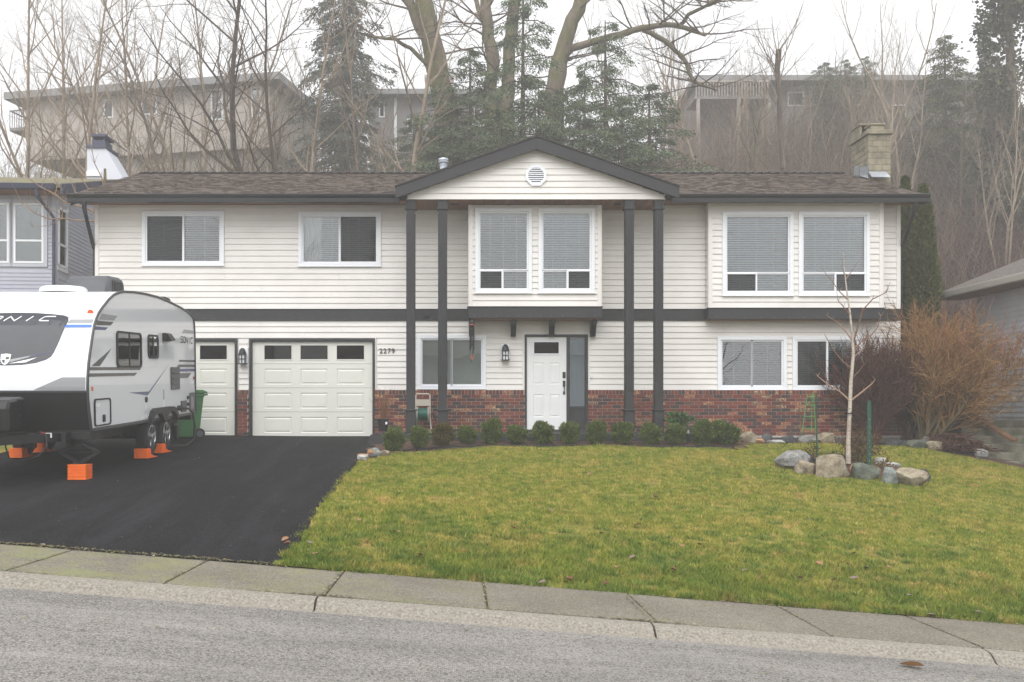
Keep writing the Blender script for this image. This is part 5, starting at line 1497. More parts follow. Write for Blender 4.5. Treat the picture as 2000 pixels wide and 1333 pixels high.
# plastic lawn edging strip
m = MB(); pts = [(x, bed_edge(x) - .02) for x in frange(-1.0, 5.6, 40)]
for (a, b), (c, d) in zip(pts, pts[1:]): m.add([(a, b, H(a, b) - .03), (c, d, H(c, d) - .03), (c, d, H(c, d) + .035), (a, b, H(a, b) + .035), (a, b + .02, H(a, b) + .035), (c, d + .02, H(c, d) + .035), (a, b + .02, H(a, b) - .03), (c, d + .02, H(c, d) - .03)], [(0, 1, 2, 3), (3, 2, 5, 4), (4, 5, 7, 6)])
tag(m.build('lawn_edging', MT['black']), 'black plastic edging between lawn and shrub bed', 'edging')
# potted twiggy plant
X, Y = wx(748, 20.45), 20.45; zt = wz(843, Y)
pp = thing('potted_plant', 'black nursery pot holding a bare twiggy plant by the garage', 'plant', (X, Y, zt))
m = MB(); m.lathe((0, 0, 0), [(.095, 0), (.125, .24), (.135, .24), (.135, .265), (.12, .265), (.115, .23)], 18); m.build('pot', MT['black'], pp, local=True)
m = MB(); m.lathe((0, 0, .22), [(.116, 0), (.116, .01)], 14); m.build('soil', MT['soil'], pp, local=True)
m = MB(); m.box(.06, .1, -.128, -.118, .15, .20); m.build('price_tag', MT['white'], pp, local=True)
m = MB()
for k in range(46):
    a = rng.uniform(0, 6.28); sp = rng.uniform(.02, .32); h = rng.uniform(.35, .75)
    m.tube([(0, 0, .2), (sp * .4 * math.cos(a), sp * .4 * math.sin(a), .2 + h * .5), (sp * math.cos(a) + rng.uniform(-.04, .04), sp * math.sin(a), .2 + h)], [.006, .004, .002], 4)
m.build('twigs', mat('dry_twigs', lin(126, 92, 66), .9), pp, local=True)
# path lights
for k, (px, Y) in enumerate(((1343, 19.95), (1387, 20.35))):
    X = wx(px, Y); t = thing('path_light', ['black path light between the last clipped shrubs, left one', 'black path light behind the clipped shrubs, right one'][k], 'lamp', (X, Y, H(X, Y)), 'path lights in the shrub bed')
    m = MB(); m.tube([(0, 0, -.05), (0, 0, .2)], .015, 8); m.build('post', MT['black'], t, local=True)
    m = MB(); m.lathe((0, 0, .2), [(.05, 0), (.05, .012), (.036, .014), (.036, .10), (.085, .11), (.03, .15)], 14); m.build('head', MT['black'], t, local=True)
    m = MB(); m.lathe((0, 0, .215), [(.037, 0), (.037, .08)], 12); m.build('lens', MT['lamp_glass'], t, local=True)

# ------------------------------------------------------------------ bare woody growth
def grow(out, p, d, L, r, lev, mx_, rg, spread=.75, up=.12, kids=(9, 6, 4, 3), ratio=(.3, .55), wob=.10, start=.25, tip=.25, segs=(9, 6, 4, 3, 2), rmin=.0028):
    n = segs[min(lev, len(segs) - 1)]
    pts = [p.copy()]; rad = [r]; dirs = []
    q = p.copy(); dd = d.copy()
    for i in range(n):
        dd = (dd + Vector((rg.gauss(0, wob), rg.gauss(0, wob), rg.gauss(0, wob) + up * (.35 if lev == 0 else 1)))).normalized()
        q = q + dd * (L / n); pts.append(q.copy()); dirs.append(dd.copy())
        rad.append(r * (1 - (1 - tip) * (i + 1) / n))
    out.append((lev, pts, rad))
    if lev >= mx_: return
    k = kids[min(lev, len(kids) - 1)]
    for j in range(k):
        t = start + (1 - start) * (j + rg.random()) / k if lev == 0 else .25 + .75 * (j + rg.random()) / k
        x = t * n; i = min(int(x), n - 1)
        b = pts[i].lerp(pts[i + 1], x - i); rb = lerp(rad[i], rad[i + 1], x - i)
        a = rg.uniform(0, 6.283)
        ax = dirs[i]; o = ax.orthogonal().normalized(); o = (o * math.cos(a) + ax.cross(o) * math.sin(a))
        nd = (ax * (1 - .3 * spread) + o * spread * rg.uniform(.6, 1.2)).normalized()
        cl = L * rg.uniform(*ratio) * (1.15 - .55 * t if lev == 0 else 1)
        grow(out, b, nd, cl, max(min(rb * .62, r * .5), rmin), lev + 1, mx_, rg, spread, up, kids, ratio, wob * 1.25, start, tip, segs, rmin)
def wood(out, lo, hi, sides=(7, 5, 4, 3, 3)):
    m = MB()
    for lev, pts, rad in out:
        if lo <= lev <= hi: m.tube(pts, rad, sides[min(lev, len(sides) - 1)], lev == 0)
    return m
def bark(name, a, b, moss=None, sc=5):
    n = NT(name)
    c = n.ramp(n.noise(sc, 7, .65, n.scaled((1, 1, .35))), [(.32, lin(*a)), (.68, lin(*b))])
    if moss: c = n.mix(n.ramp(n.noise(1.6, 5), [(.42, 0.0), (.62, .8)]), c, lin(*moss))
    n.color(c); n.rough(.95); n.spec(.15); n.bump(n.noise(20, 6, .7, n.scaled((1, 1, .3))), .7, .03); return n.m
MT['bark_pale'] = bark('pale_alder_bark', (118, 104, 90), (160, 146, 128))
MT['bark_dark'] = bark('dark_bark', (74, 64, 56), (108, 96, 84))
MT['bark_moss'] = bark('mossy_maple_bark', (92, 82, 72), (128, 116, 102), (94, 96, 58))
def birch():
    n = NT('birch_bark'); v = n.scaled((1, 1, 7))
    c = n.ramp(n.noise(9, 5, .7, v), [(.30, lin(84, 70, 60)), (.42, lin(176, 164, 150)), (.7, lin(212, 204, 194))])
    n.color(n.mix(n.ramp(n.noise(2.2, 4), [(.45, 0.0), (.7, .6)]), c, lin(150, 130, 112))); n.rough(.85); n.bump(n.noise(30, 4, .6, v), .4, .01); return n.m
MT['bark_birch'] = birch()
def twig_mat(name, cols):
    n = NT(name); g = n.n.new('ShaderNodeNewGeometry')
    n.color(n.ramp(g.outputs['Random Per Island'], [(i / (len(cols) - 1), lin(*c)) for i, c in enumerate(cols)])); n.rough(.95); n.spec(.1); return n.m
MT['twig'] = twig_mat('grey_brown_twigs', [(92, 80, 70), (128, 112, 98), (168, 154, 138), (104, 90, 80)])
MT['twig_red'] = twig_mat('reddish_twigs', [(104, 80, 70), (142, 112, 98), (170, 146, 130), (112, 88, 80)])

# sapling in the boulder ring: stem and side shoots follow the photo's outline at its own depth
YT = 17.3
sap = thing('birch_sapling', 'thin white-barked bare sapling staked in the boulder ring', 'tree', (wx(1656, YT), YT, H(wx(1656, YT), YT)))
def sp(px, py, dy=0): return P(px, py, YT + dy)
m = MB(); st = [(1657, 906), (1657, 860), (1660, 800), (1662, 745), (1667, 690), (1664, 650), (1660, 610), (1654, 570), (1650, 535), (1647, 492)]
m.tube([sp(*q) for q in st], [.046, .038, .034, .031, .027, .021, .017, .013, .009, .004], 9); m.build('trunk', MT['bark_birch'], sap, sm=True)
shoots = [([(1662, 785), (1640, 765), (1615, 750), (1597, 735)], .016), ([(1662, 783), (1685, 765), (1703, 750), (1709, 742)], .015), ([(1664, 722), (1645, 705), (1632, 690), (1613, 658)], .012), ([(1666, 690), (1684, 665), (1702, 655), (1714, 640), (1720, 618)], .013),
          ([(1664, 665), (1650, 645), (1635, 630), (1614, 616)], .011), ([(1666, 672), (1678, 630), (1685, 606), (1704, 585), (1730, 572), (1735, 560)], .013), ([(1655, 585), (1640, 570), (1625, 550), (1607, 527)], .01), ([(1652, 545), (1664, 530), (1673, 516)], .008),
          ([(1663, 740), (1678, 725), (1688, 712), (1684, 700)], .009), ([(1660, 615), (1648, 600), (1637, 588), (1634, 570)], .009), ([(1650, 540), (1644, 522), (1645, 510)], .005), ([(1668, 680), (1690, 660)], .006), ([(1665, 700), (1688, 680), (1692, 665)], .008)]
for k, (q, r0) in enumerate(shoots):
    b = MB(); dd = rng.uniform(-.35, .35)
    r0 *= 1.25; b.tube([sp(x, y, dd * i / len(q)) for i, (x, y) in enumerate(q)], [lerp(r0, r0 * .35, i / (len(q) - 1)) for i in range(len(q))], 6)
    for i, (x, y) in enumerate(q[1:]):
        for s in (-1, 1):
            if rng.random() < .7: b.tube([sp(x, y, dd * i / len(q)), sp(x + s * rng.uniform(2, 6), y - rng.uniform(4, 9), dd)], [r0 * .35, .003], 4)
    b.build('branch', MT['twig_red'] if k > 1 else mat('sapling_shoot', lin(150, 122, 104), .8), sap, sm=True)
# stakes
MT['stake'] = mat('green_coated_metal', lin(22, 78, 62), .5, lin(16, 64, 52), 9)
MT['lime'] = mat('lime_green_wire', lin(70, 146, 66), .5)
X = wx(1697, 17.0); t = thing('fence_stake', 'thick green metal post right of the sapling', 'stake', (X, 17.0, H(X, 17.0)))
m = MB(); hgt = wz(783, 17.0) - H(X, 17.0); m.prism([(-.035, -.02), (.0, -.03), (.035, -.02), (.035, -.012), (.006, -.02), (.006, .03), (-.006, .03), (-.006, -.02), (-.035, -.012)], 2, -.1, hgt); m.build('post', MT['stake'], t, local=True)
m = MB()
for k in range(8): m.box(-.006, .006, -.034, -.028, .15 + k * .12, .16 + k * .12)
m.build('studs', MT['galv'], t, local=True)
X = wx(1596, 17.9); t = thing('thin_stake', 'thin dark green stake standing left of the sapling', 'stake', (X, 17.9, H(X, 17.9)))
m = MB(); hgt = wz(768, 17.9) - H(X, 17.9); m.tube([(0, 0, -.05), (-.02, 0, hgt)], .014, 8); m.build('rod', MT['stake'], t, local=True)
m = MB()
for k in range(3): m.lathe((-.01, 0, .15 + k * .4), [(.02, 0), (.02, .02)], 8)
m.build('collar', MT['stake'], t, local=True)
Yt = 20.3; tr = thing('wire_trellis', 'lime green wire trellis leaning before the brick wall', 'trellis', (wx(1580, Yt), Yt, H(wx(1580, Yt), Yt)))
for a, b in (((1566, 848), (1577, 770)), ((1594, 848), (1594, 770)), ((1585, 846), (1586, 768)), ((1594, 848), (1588, 768))):
    m = MB(); m.tube([P(*a, Yt), P(*b, Yt + .15)], .0075, 6); m.build('wire', MT['lime'], tr)
for y, a, b in ((837, 1567, 1594), (814, 1571, 1594), (792, 1574, 1594), (775, 1577, 1593)):
    m = MB(); m.tube([P(a, y, Yt + .03), P(b, y, Yt + .05)], .008, 6); m.build('rung', MT['lime'], tr)
m = MB(); m.tube([P(1696, 788, 17.0), P(1680, 797, 17.1), P(1662, 806, YT - .05)], .006, 5); m.lathe(P(1660, 808, YT), [(.045, -.012), (.045, .012)], 10)
tag(m.build('tree_tie', MT['cable']), 'dark tie strap from the green post to the sapling', 'strap')

# twiggy shrubs
def twig_bush(name, label, px, Y, base_py, stems, fan, mt, seed, h, group=None, sub=5, dens=3, lean=(0, 0), mt2=None, hot=None, r0=.016, sprd=.6, kids=None, mxl=3, up=.06):
    rg = random.Random(seed); X = wx(px, Y); z = H(X, Y)
    t = thing(name, label, 'shrub', (X, Y, z), group)
    out = []
    for k in range(stems):
        a = rg.uniform(0, 6.283); e = fan * rg.uniform(.15, 1)
        d = Vector((math.cos(a) * e + lean[0], math.sin(a) * e * .8 + lean[1], 1)).normalized()
        grow(out, Vector((math.cos(a) * .1, math.sin(a) * .1, -.03)), d, h * rg.uniform(.6, 1.0), r0 * rg.uniform(.6, 1.2), 0, mxl, rg, sprd, up, kids or (sub, dens, 2), (.35, .6), .10, .2, .45, (6, 4, 3, 2), .0058)
    wood(out, 0, 0, (6,)).build('stems', mt2 or mt, t, local=True)
    wood(out, 1, 4, (6, 4, 3, 3)).build('twigs', mt, t, local=True)
    return t
MT['tw_purple'] = twig_mat('purple_brown_twigs', [(62, 42, 40), (88, 60, 54), (108, 78, 68), (70, 48, 46)])
MT['tw_orange'] = twig_mat('orange_brown_twigs', [(112, 82, 54), (148, 112, 72), (168, 134, 92), (124, 90, 58)])
MT['tw_olive'] = mat('olive_stems', lin(116, 104, 74), .9, lin(92, 84, 60), 4)
twig_bush('twiggy_shrub', 'dense dark purple-brown bare shrub before the lower right window', 1703, 20.75, 865, 34, .40, MT['tw_purple'], 11, 1.85, sprd=.42, r0=.013, up=.10, kids=(12, 6, 3))
twig_bush('twiggy_shrub', 'second purple-brown bare shrub just past the house corner', 1768, 21.6, 850, 26, .42, MT['tw_purple'], 12, 2.0, sprd=.42, r0=.012, up=.10, kids=(12, 6, 3))
ob = twig_bush('willow_shrub', 'huge spreading orange-twigged bare bush between the two houses', 1806, 20.9, 868, 22, .6, MT['tw_orange'], 14, 2.5, sub=13, dens=6, lean=(.46, 0), mt2=MT['tw_olive'], r0=.034, sprd=.62, kids=(15, 8, 4), up=.04)
rg = random.Random(9); m = MB()
for k in range(130):
    x = rg.uniform(-.1, 2.0); z0 = rg.uniform(1.5, 2.3) - abs(x - .9) * .35; L = rg.uniform(.45, 1.15); dx = rg.gauss(.05, .14) + (x - .8) * .25
    y = rg.uniform(-.5, .7)
    m.tube([(x, y, z0), (x + dx * .4 * L, y + .05, z0 + L * .55), (x + dx * L, y + rg.uniform(-.05, .1), z0 + L)], [.007, .0055, .0025], 4)
m.build('shoots', mat('red_shoots', lin(150, 92, 72), .8), ob, local=True)
# low planting inside the ring
def leafy_bush(name, label, px, Y, w, h, n_, size, mt, seed, z0=.04, inner=.2, asp=.55):
    nrg = np.random.default_rng(seed); X = wx(px, Y)
    t = thing(name, label, 'shrub', (X, Y, H(X, Y)))
    p, d = ball_points(nrg, n_, 1.0, (w, w * .8, h), inner, .25); p[:, 2] += h + z0
    link('foliage', leaf_cloud('foliage', p, d, size, mt, nrg, asp), t)
    rr = random.Random(seed); m = MB()
    for k in range(10): a = rr.uniform(0, 6.28); m.tube([(0, 0, -.02), (w * .4 * math.cos(a), w * .4 * math.sin(a), h), (w * .85 * math.cos(a), w * .7 * math.sin(a), h * rr.uniform(1.1, 1.9))], [.008, .006, .003], 4)
    m.build('stem', MT['stem'], t, local=True); return t
leafy_bush('brown_shrub', 'dense brownish-green shrub just behind the sapling stem', 1678, 18.2, .34, .28, 2600, .04, MT['brownleaf'], 21)
leafy_bush('purple_shrub', 'low purple-leaved plant left of the sapling', 1640, 17.6, .17, .10, 420, .045, MT['purple'], 22)
leafy_bush('purple_shrub', 'small purple-leaved plant nearest the thin stake', 1622, 17.9, .11, .10, 220, .045, MT['purple'], 23)
leafy_bush('sparse_shrub', 'sparse reddish twiggy plant at the thin stake', 1587, 18.0, .19, .17, 260, .04, MT['brownleaf'], 24, inner=.1)
leafy_bush('sparse_shrub', 'sparse yellow-leaved plant right of the green post', 1724, 17.1, .19, .13, 190, .045, leaf_mat('yellow_leaves', [(130, 112, 52), (104, 74, 46), (84, 58, 46)]), 25, inner=.1)
# soil inside the ring
m = MB(); ctr = (wx(1668, 17.4), 17.45); pts = [(ctr[0] + 1.1 * math.cos(R(a)), ctr[1] + .62 * math.sin(R(a))) for a in range(0, 360, 20)]
m.add([(x, y, H(x, y) - .03) for x, y in pts] + [(lerp(ctr[0], x, .75), lerp(ctr[1], y, .75), H(x, y) * .4 + H(*ctr) * .6 + .09) for x, y in pts] + [(ctr[0], ctr[1], H(*ctr) + .10)],
      [(k, (k + 1) % 18, 18 + (k + 1) % 18, 18 + k) for k in range(18)] + [(18 + k, 18 + (k + 1) % 18, 36) for k in range(18)])
tag(m.build('ring_soil', MT['soil'], sm=True), kind='structure')
# heap of cut branches
X, Y = wx(1868, 20.3), 20.3; m = MB(); rg = random.Random(4)
for k in range(330):
    a = rg.uniform(0, 3.14); L = rg.uniform(.25, .75); cx_, cy_ = rg.gauss(0, .30), rg.gauss(0, .2); zz = .04 + max(0, .36 - abs(cx_ + .1) * .55) * rg.random()
    dx, dy_ = math.cos(a) * L / 2, math.sin(a) * L / 2; e = rg.uniform(-.12, .12)
    m.tube([(cx_ - dx, cy_ - dy_, zz - e), (cx_, cy_, zz + .03), (cx_ + dx, cy_ + dy_, zz + e)], [.009, .007, .004], 4)
o = m.build('branch_heap', MT['tw_purple'], kind='stuff'); o.location = (X, Y, H(X, Y)); tag(o, 'low heap of cut brown branches beside the concrete steps', 'branches')

# dry leaves lying about
def leaf_mesh(s, cup):
    m = MB(); o = [(0, -1), (.45, -.6), (.62, 0), (.4, .55), (0, 1), (-.4, .55), (-.62, 0), (-.45, -.6)]
    m.add([(0, 0, .0)] + [(x * s, y * s, cup * s * (abs(x) * 1.2 + .2 * y * y)) for x, y in o], [(0, 1 + k, 1 + (k + 1) % 8) for k in range(8)])
    return m
lms = [leaf_mesh(.05, .5).mesh('dry_leaf', mat('leaf_tan', lin(150, 112, 84), .8)), leaf_mesh(.045, .8).mesh('dry_leaf', mat('leaf_rust', lin(116, 76, 56), .8)), leaf_mesh(.05, .3).mesh('dry_leaf', mat('leaf_grey', lin(128, 108, 102), .8))]
rl = random.Random(31)
LP = [(557, 1059), (561, 1068), (605, 1065), (617, 1089), (643, 1090), (668, 1102), (777, 1044), (820, 1090), (1075, 1000), (1003, 1036), (1175, 1047), (1235, 1093), (1331, 1071), (1365, 1069), (1580, 1020), (1600, 1106), (1667, 1087), (1692, 1115), (1735, 1113), (1563, 1135), (1777, 1168), (1628, 1138), (1656, 1107), (1915, 1203), (1245, 1030), (1182, 1146), (1058, 1143), (1500, 1180), (1315, 1118), (1455, 1119), (1205, 1113), (1112, 1138), (1668, 1134), (1745, 1196), (1487, 1134), (1820, 1207), (700, 1020), (1280, 975), (950, 960), (1150, 930)]
for k, (px, py) in enumerate(LP):
    Y = 9.0
    for _ in range(40):                                   # where the sight line meets the ground
        X = wx(px, Y); zr = wz(py, Y); zg = H(X, Y)
        Y += (zr - zg) * 3.2
        Y = clamp(Y, 7.8, 20)
    X = wx(px, Y)
    o = link('dry_leaf', lms[k % 3], None, (X, Y, H(X, Y) + .028)); o.rotation_euler = (rl.uniform(-.35, .35), rl.uniform(-.35, .35), rl.uniform(0, 6.28)); s = rl.uniform(.7, 1.15); o.scale = (s, s, s)
    tag(o, ('small tan dry leaf fallen on the front lawn', 'small rust-red dry leaf fallen on the front lawn', 'small grey-brown dry leaf fallen on the front lawn')[k % 3], 'leaf', 'fallen leaves')
o = link('dry_leaf', leaf_mesh(.09, .5).mesh('dry_leaf', mat('leaf_orange', lin(168, 124, 80), .8)), None, (wx(1781, 7.4), 7.4, H(wx(1781, 7.4), 7.4) + .02)); o.rotation_euler = (0, .3, 1.2); tag(o, 'larger orange-tan dry leaf lying on the road', 'leaf', 'fallen leaves')
# ------------------------------------------------------------------ house next door on the left
MT['lilac'] = mat('lilac_grey_boards', lin(176, 178, 190), .6, lin(166, 168, 181), 2)
MT['lilac_trim'] = mat('lilac_trim', lin(186, 188, 199), .55)
MT['navy'] = mat('navy_paint', lin(58, 62, 84), .5)
def mossy_roof():
    n = NT('mossy_shingles')
    c = n.ramp(n.noise(9, 6, .7, n.scaled((1, 2.5, 1))), [(.3, lin(88, 82, 76)), (.7, lin(126, 120, 110))])
    n.color(n.mix(n.ramp(n.noise(1.4, 6, .65), [(.42, 0.0), (.6, .85)]), c, lin(126, 120, 72))); n.rough(.95); n.bump(n.noise(14, 5, .7, n.scaled((1, 4, 1))), .6, .03); return n.m
MT['mossroof'] = mossy_roof()
YN = 25.0
nh = thing('neighbour_house', 'lilac-grey house with navy trim and mossy roof behind the trailer', 'house', (wx(109, YN), YN, 0))
nh.rotation_euler = (0, 0, R(3.4))
def N(m, name, mt, parent=None, **k): return m.build(name, mt, parent or nh, local=True, **k)
ez = 6.16
m = MB(); m.box(-9, 0, .03, 10, -.5, ez); m.prism([(.03, ez), (10, ez), (5.2, ez + 1.45)], 0, -9, 0); wl = N(m, 'wall', MT['lilac'])
def lap(m, axis, a, b, base, z0, z1, pitch, holes=()):
    z = z0
    while z < z1:
        zt = min(z + pitch, z1)
        segs = [(a, b)]
        for h in holes:
            if h[2] < zt and h[3] > z: segs = [s for q in segs for s in ((q[0], min(q[1], h[0])), (max(q[0], h[1]), q[1])) if s[1] - s[0] > .01]
        for p, q in segs:
            if axis == 0: m.prism([(base + .002, z), (base - .018, z), (base - .002, zt), (base + .002, zt)], 0, p, q)
            else: m.prism([(base - .002, z), (base + .018, z), (base + .002, zt), (base - .002, zt)], 1, p, q)
        z = zt
zw0, zw1 = wz(515, YN), wz(398, YN)
wins = [(wx(29, YN) - wx(109, YN), wx(86, YN) - wx(109, YN), zw0, zw1), (wx(-38, YN) - wx(109, YN), wx(20, YN) - wx(109, YN), zw0, zw1)]
m = MB(); lap(m, 0, -9, -.09, .03, 3.3, ez, .10, [(wins[1][0] - .1, wins[0][1] + .1, zw0 - .1, zw1 + .3)]); N(m, 'front_boards', MT['lilac'], wl, kind='stuff')
m = MB(); lap(m, 1, .12, 4.6, 0, .3, ez + .1, .105, [(.0, .85, wz(532, 25.4), wz(404, 25.4))]); N(m, 'side_boards', MT['lilac'], wl, kind='stuff')
m = MB(); m.box(-.1, .02, 0, .03, 3.25, ez); m.box(.0, .022, .0, .12, 3.25, ez); N(m, 'corner_board', MT['lilac_trim'])
m = MB(); m.box(-9, .03, -.55, .025, 3.1, 3.26); N(m, 'floor_soffit', MT['lilac'])
for a, b, c, d in wins:
    m = MB(); frame_box(m, a - .09, b + .09, c - .09, d + .09, .09, -.012, .028); w = N(m, 'window', MT['lilac_trim'])
    m = MB(); frame_box(m, a, b, c, d, .05, -.022, .02); m.box(a + .05, b - .05, -.022, .02, lerp(c, d, .36), lerp(c, d, .36) + .05); N(m, 'sash', MT['white'], w)
    m = MB(); m.box(a + .05, b - .05, -.002, .004, c + .05, d - .05); N(m, 'pane', MT['glass'], w)
    m = MB(); m.box(a + .05, b - .05, .012, .02, c + .05, d - .05); N(m, 'drawn_shade', mat('grey_shade', lin(122, 132, 138), .8), w)
a, b, c, d = .12, .75, wz(523, 25.4), wz(408, 25.4)
m = MB()
for q in ((a, a + .05, c, d), (b - .05, b, c, d), (a, b, c, c + .06), (a, b, d - .06, d), (a, b, lerp(c, d, .36), lerp(c, d, .36) + .05)): m.box(.003, .05, q[0], q[1], q[2], q[3])
m.box(.003, .03, b, b + .1, c - .1, d + .1); m.box(.003, .03, a - .1, b, c - .1, c); w = N(m, 'window', MT['white'])
m = MB(); m.box(.002, .012, a, b, c, d); N(m, 'pane', MT['glass_dark'], w)
m = MB(); oy, r0, ry, rzz = -.6, ez + .1, 5.2, ez + 1.6
m.prism([(oy, r0 - .1), (oy, r0), (ry, rzz), (10.6, r0), (10.6, r0 - .1), (ry, rzz - .12)], 0, -9.2, .32); rf = N(m, 'roof', MT['mossroof'])
m = MB(); m.prism([(oy - .02, r0 - .26), (oy - .02, r0 - .02), (ry, rzz - .02), (10.6, r0 - .02), (10.6, r0 - .26), (ry, rzz - .26)], 0, .322, .36); N(m, 'rake_board', MT['navy'], rf)
m = MB(); m.prism([(oy, r0 - .02), (oy - .13, r0 - .02), (oy - .10, r0 - .14), (oy, r0 - .16)], 0, -9.2, .2); N(m, 'gutter', MT['navy'], rf)
m = MB(); m.box(-9.1, .3, oy, 0.03, r0 - .17, r0 - .16); N(m, 'soffit', MT['soffit'], rf)
m = MB(); m.tube([(-.25, oy - .05, r0 - .15), (-.25, oy - .03, r0 - .3), (-.03, -.07, r0 - .75), (-.03, -.07, 3.3)], .042, 8); N(m, 'downspout', MT['navy'])
MT['paleblue'] = mat('pale_painted_stucco', lin(206, 209, 218), .7)
m = MB(); yq = 29.6
cp = [(170, 600), (170, 290), (206, 290), (239, 346), (239, 600)]
m.prism([(wx(px, yq), wz(py, yq)) for px, py in cp], 1, yq, yq + 1.0)
cso = thing('chimney_chase', 'pale blue sloped chimney chase rising behind the mossy roof', 'chimney', (wx(205, yq), yq, 0)); m.build('chase', MT['paleblue'], cso)
m = MB(); m.box(wx(169, yq), wx(208, yq), yq - .05, yq + 1.05, wz(290, yq), wz(284, yq)); m.box(wx(177, yq), wx(203, yq), yq + .1, yq + .7, wz(284, yq), wz(272, yq)); m.box(wx(176, yq), wx(205, yq), yq + .05, yq + .8, wz(266, yq), wz(261, yq))
for px in (178, 200): m.box(wx(px, yq), wx(px + 2, yq), yq + .1, yq + .15, wz(272, yq), wz(266, yq))
m.build('chimney_cap', MT['navy'], cso)
m = MB(); m.box(wx(170, yq), wx(198, yq), yq - .06, yq - .004, wz(345, yq), wz(335, yq)); m.build('ledge', MT['white'], cso)

# ------------------------------------------------------------------ house next door on the right
MT['greyside'] = mat('grey_lap_siding', lin(212, 214, 220), .6, lin(200, 202, 209), 2)
XN = 12.5
rh = thing('neighbour_house', 'single-storey grey sided house at the right edge above concrete steps', 'house', (XN, 23.2, 0))
m = MB(); m.box(XN, 22, 14.5, 23.3, .30, 3.5); rw = m.build('wall', MT['greyside'], rh)
m = MB(); m.box(XN + .03, 22, 14.5, 23.26, -2, .30); m.build('foundation', MT['concrete'], rh)
z = .30
while z < 3.45:
    zt = min(z + .118, 3.5); b = MB(); b.prism([(XN + .002, z), (XN - .022, z), (XN - .003, zt), (XN + .002, zt)], 1, 17.5, 23.3); b.build('siding_board', MT['greyside'], rw); z = zt
m = MB(); m.box(XN - .03, XN - .002, 20.9, 20.98, -.6, .30); m.build('corner_board', MT['white'], rh)
z = -.55
while z < .28:
    zt = min(z + .118, .29); b = MB(); b.prism([(XN + .0, z), (XN - .03, z), (XN - .008, zt), (XN, zt)], 1, 17.5, 20.9); b.build('siding_board', MT['greyside'], rw); z = zt
MT['greyroof'] = mat('grey_brown_shingles', lin(112, 104, 98), .95, lin(86, 80, 76), 9, .6, 30, detail=8)
m = MB(); ex = 11.88; ezr = 3.44
m.prism([(ex, ezr - .1), (ex, ezr), (17, ezr + 2.1), (22.4, ezr), (22.4, ezr - .1), (17, ezr + 1.9)], 1, 14, 24.1); rr_ = m.build('roof', MT['greyroof'], rh)
m = MB(); m.prism([(ex, ezr - .02), (ex - .12, ezr + .0), (ex - .12, ezr - .03), (ex - .09, ezr - .14), (ex, ezr - .15)], 1, 14, 24.1); m.build('gutter', mat('cream_gutter', lin(196, 192, 186), .4), rr_)
m = MB(); m.box(ex, XN - .02, 14, 24.0, ezr - .16, ezr - .15); m.build('soffit', MT['soffit'], rr_)
m = MB(); m.lathe((XN - .03, 21.75, .82), [(.04, -.05), (.07, -.03), (.05, .02), (.03, .03)], 12, 0); m.build('wall_tap', MT['white'], rh)

# concrete steps with plank
MT['wetcon'] = mat('damp_mossy_concrete', lin(132, 128, 114), .9, lin(92, 92, 76), 4, .5, 40)
stp = thing('garden_steps', 'flight of dark damp concrete steps rising between the houses', 'steps', (11.6, 20.6, -.5))
for k in range(6):
    m = MB(); y = 19.75 + .28 * k; m.box(10.85, XN - .01, y, y + (.9 if k < 5 else 2.5), -.9, -.47 + .165 * k); m.build('step', MT['wetcon'], stp, bevel=.012)
m = MB(); a, b = Vector(P(1884, 802, 21.5)), Vector(P(1981, 861, 20.0)); m.bar(a, b, .16, .05); o = m.build('wood_plank', bark('weathered_wood', (104, 78, 58), (140, 108, 80), None, 9)); tag(o, 'weathered brown plank lying sloped over the concrete steps', 'plank')
m = MB(); m.tube([(0, -.045, .0), (0, .045, .0)], .028, 10); o = m.build('white_cup', MT['white'], sm=True); o.location = (11.05, 21.25, -.47 + .165 * 5 + .03); o.rotation_euler = (0, 0, 1.3); tag(o, 'small white cup lying on the top concrete step', 'cup')
# chain-link fence behind
fn = thing('wire_fence', 'thin galvanised wire fence behind the right neighbour roof', 'fence', (14, 29, .5))
for k in range(6):
    x = 11.5 + 2.6 * k + 3.0 * .0; m = MB(); z = H(x, 29.5); m.tube([(x, 29.5, z - .2), (x, 29.5, wz(538, 29.5))], .03, 8); m.build('post', MT['galv'], fn)
m = MB(); m.tube([(11.5, 29.5, wz(539, 29.5)), (24.5, 29.5, wz(539, 29.5))], .007, 6); m.build('rail', MT['ac_grey'], fn)

# ------------------------------------------------------------------ houses up on the hill, wall and fascia colours paled to stand in for fog
MT['hillwall'] = mat('fog_paled_taupe_stucco', lin(176, 168, 160), .85, lin(166, 158, 150), 2)
MT['hillroof'] = mat('fog_paled_fascia', lin(134, 134, 134), .8)
MT['hillwall2'] = mat('grey_boards', lin(134, 132, 130), .85, lin(122, 120, 119), 2)
MT['hillwhite'] = mat('far_white_trim', lin(222, 224, 226), .6)
A_, B_ = Vector((-26.9, 59.4)), Vector((-10.7, 56.0)); du = (B_ - A_).normalized(); LA = (B_ - A_).length
def hitA(px):
    mm = (px - CX) / F; t = (A_.x - mm * A_.y) / (mm * du.y - du.x); return t
def zA(py, t): return wz(py, A_.y + du.y * t)
ha = thing('hill_house', 'long taupe two-storey house up the hill on the left', 'house', (A_.x, A_.y, 0)); ha.rotation_euler = (0, 0, math.atan2(du.y, du.x))
zr = 19.35; z0 = 13.0; zm = 15.75
m = MB(); m.box(1.0, LA, 0, 8, zm, zr); wA = m.build('upper_wall', MT['hillwall'], ha, local=True)
m = MB(); m.box(5.5, LA - .3, .5, 8, z0 - 2, zm); m.build('lower_wall', MT['hillwall'], ha, local=True)
m = MB(); m.box(-.2, LA + .9, -.8, 9, zr, zr + .42); m.build('roof', MT['hillroof'], ha, local=True)
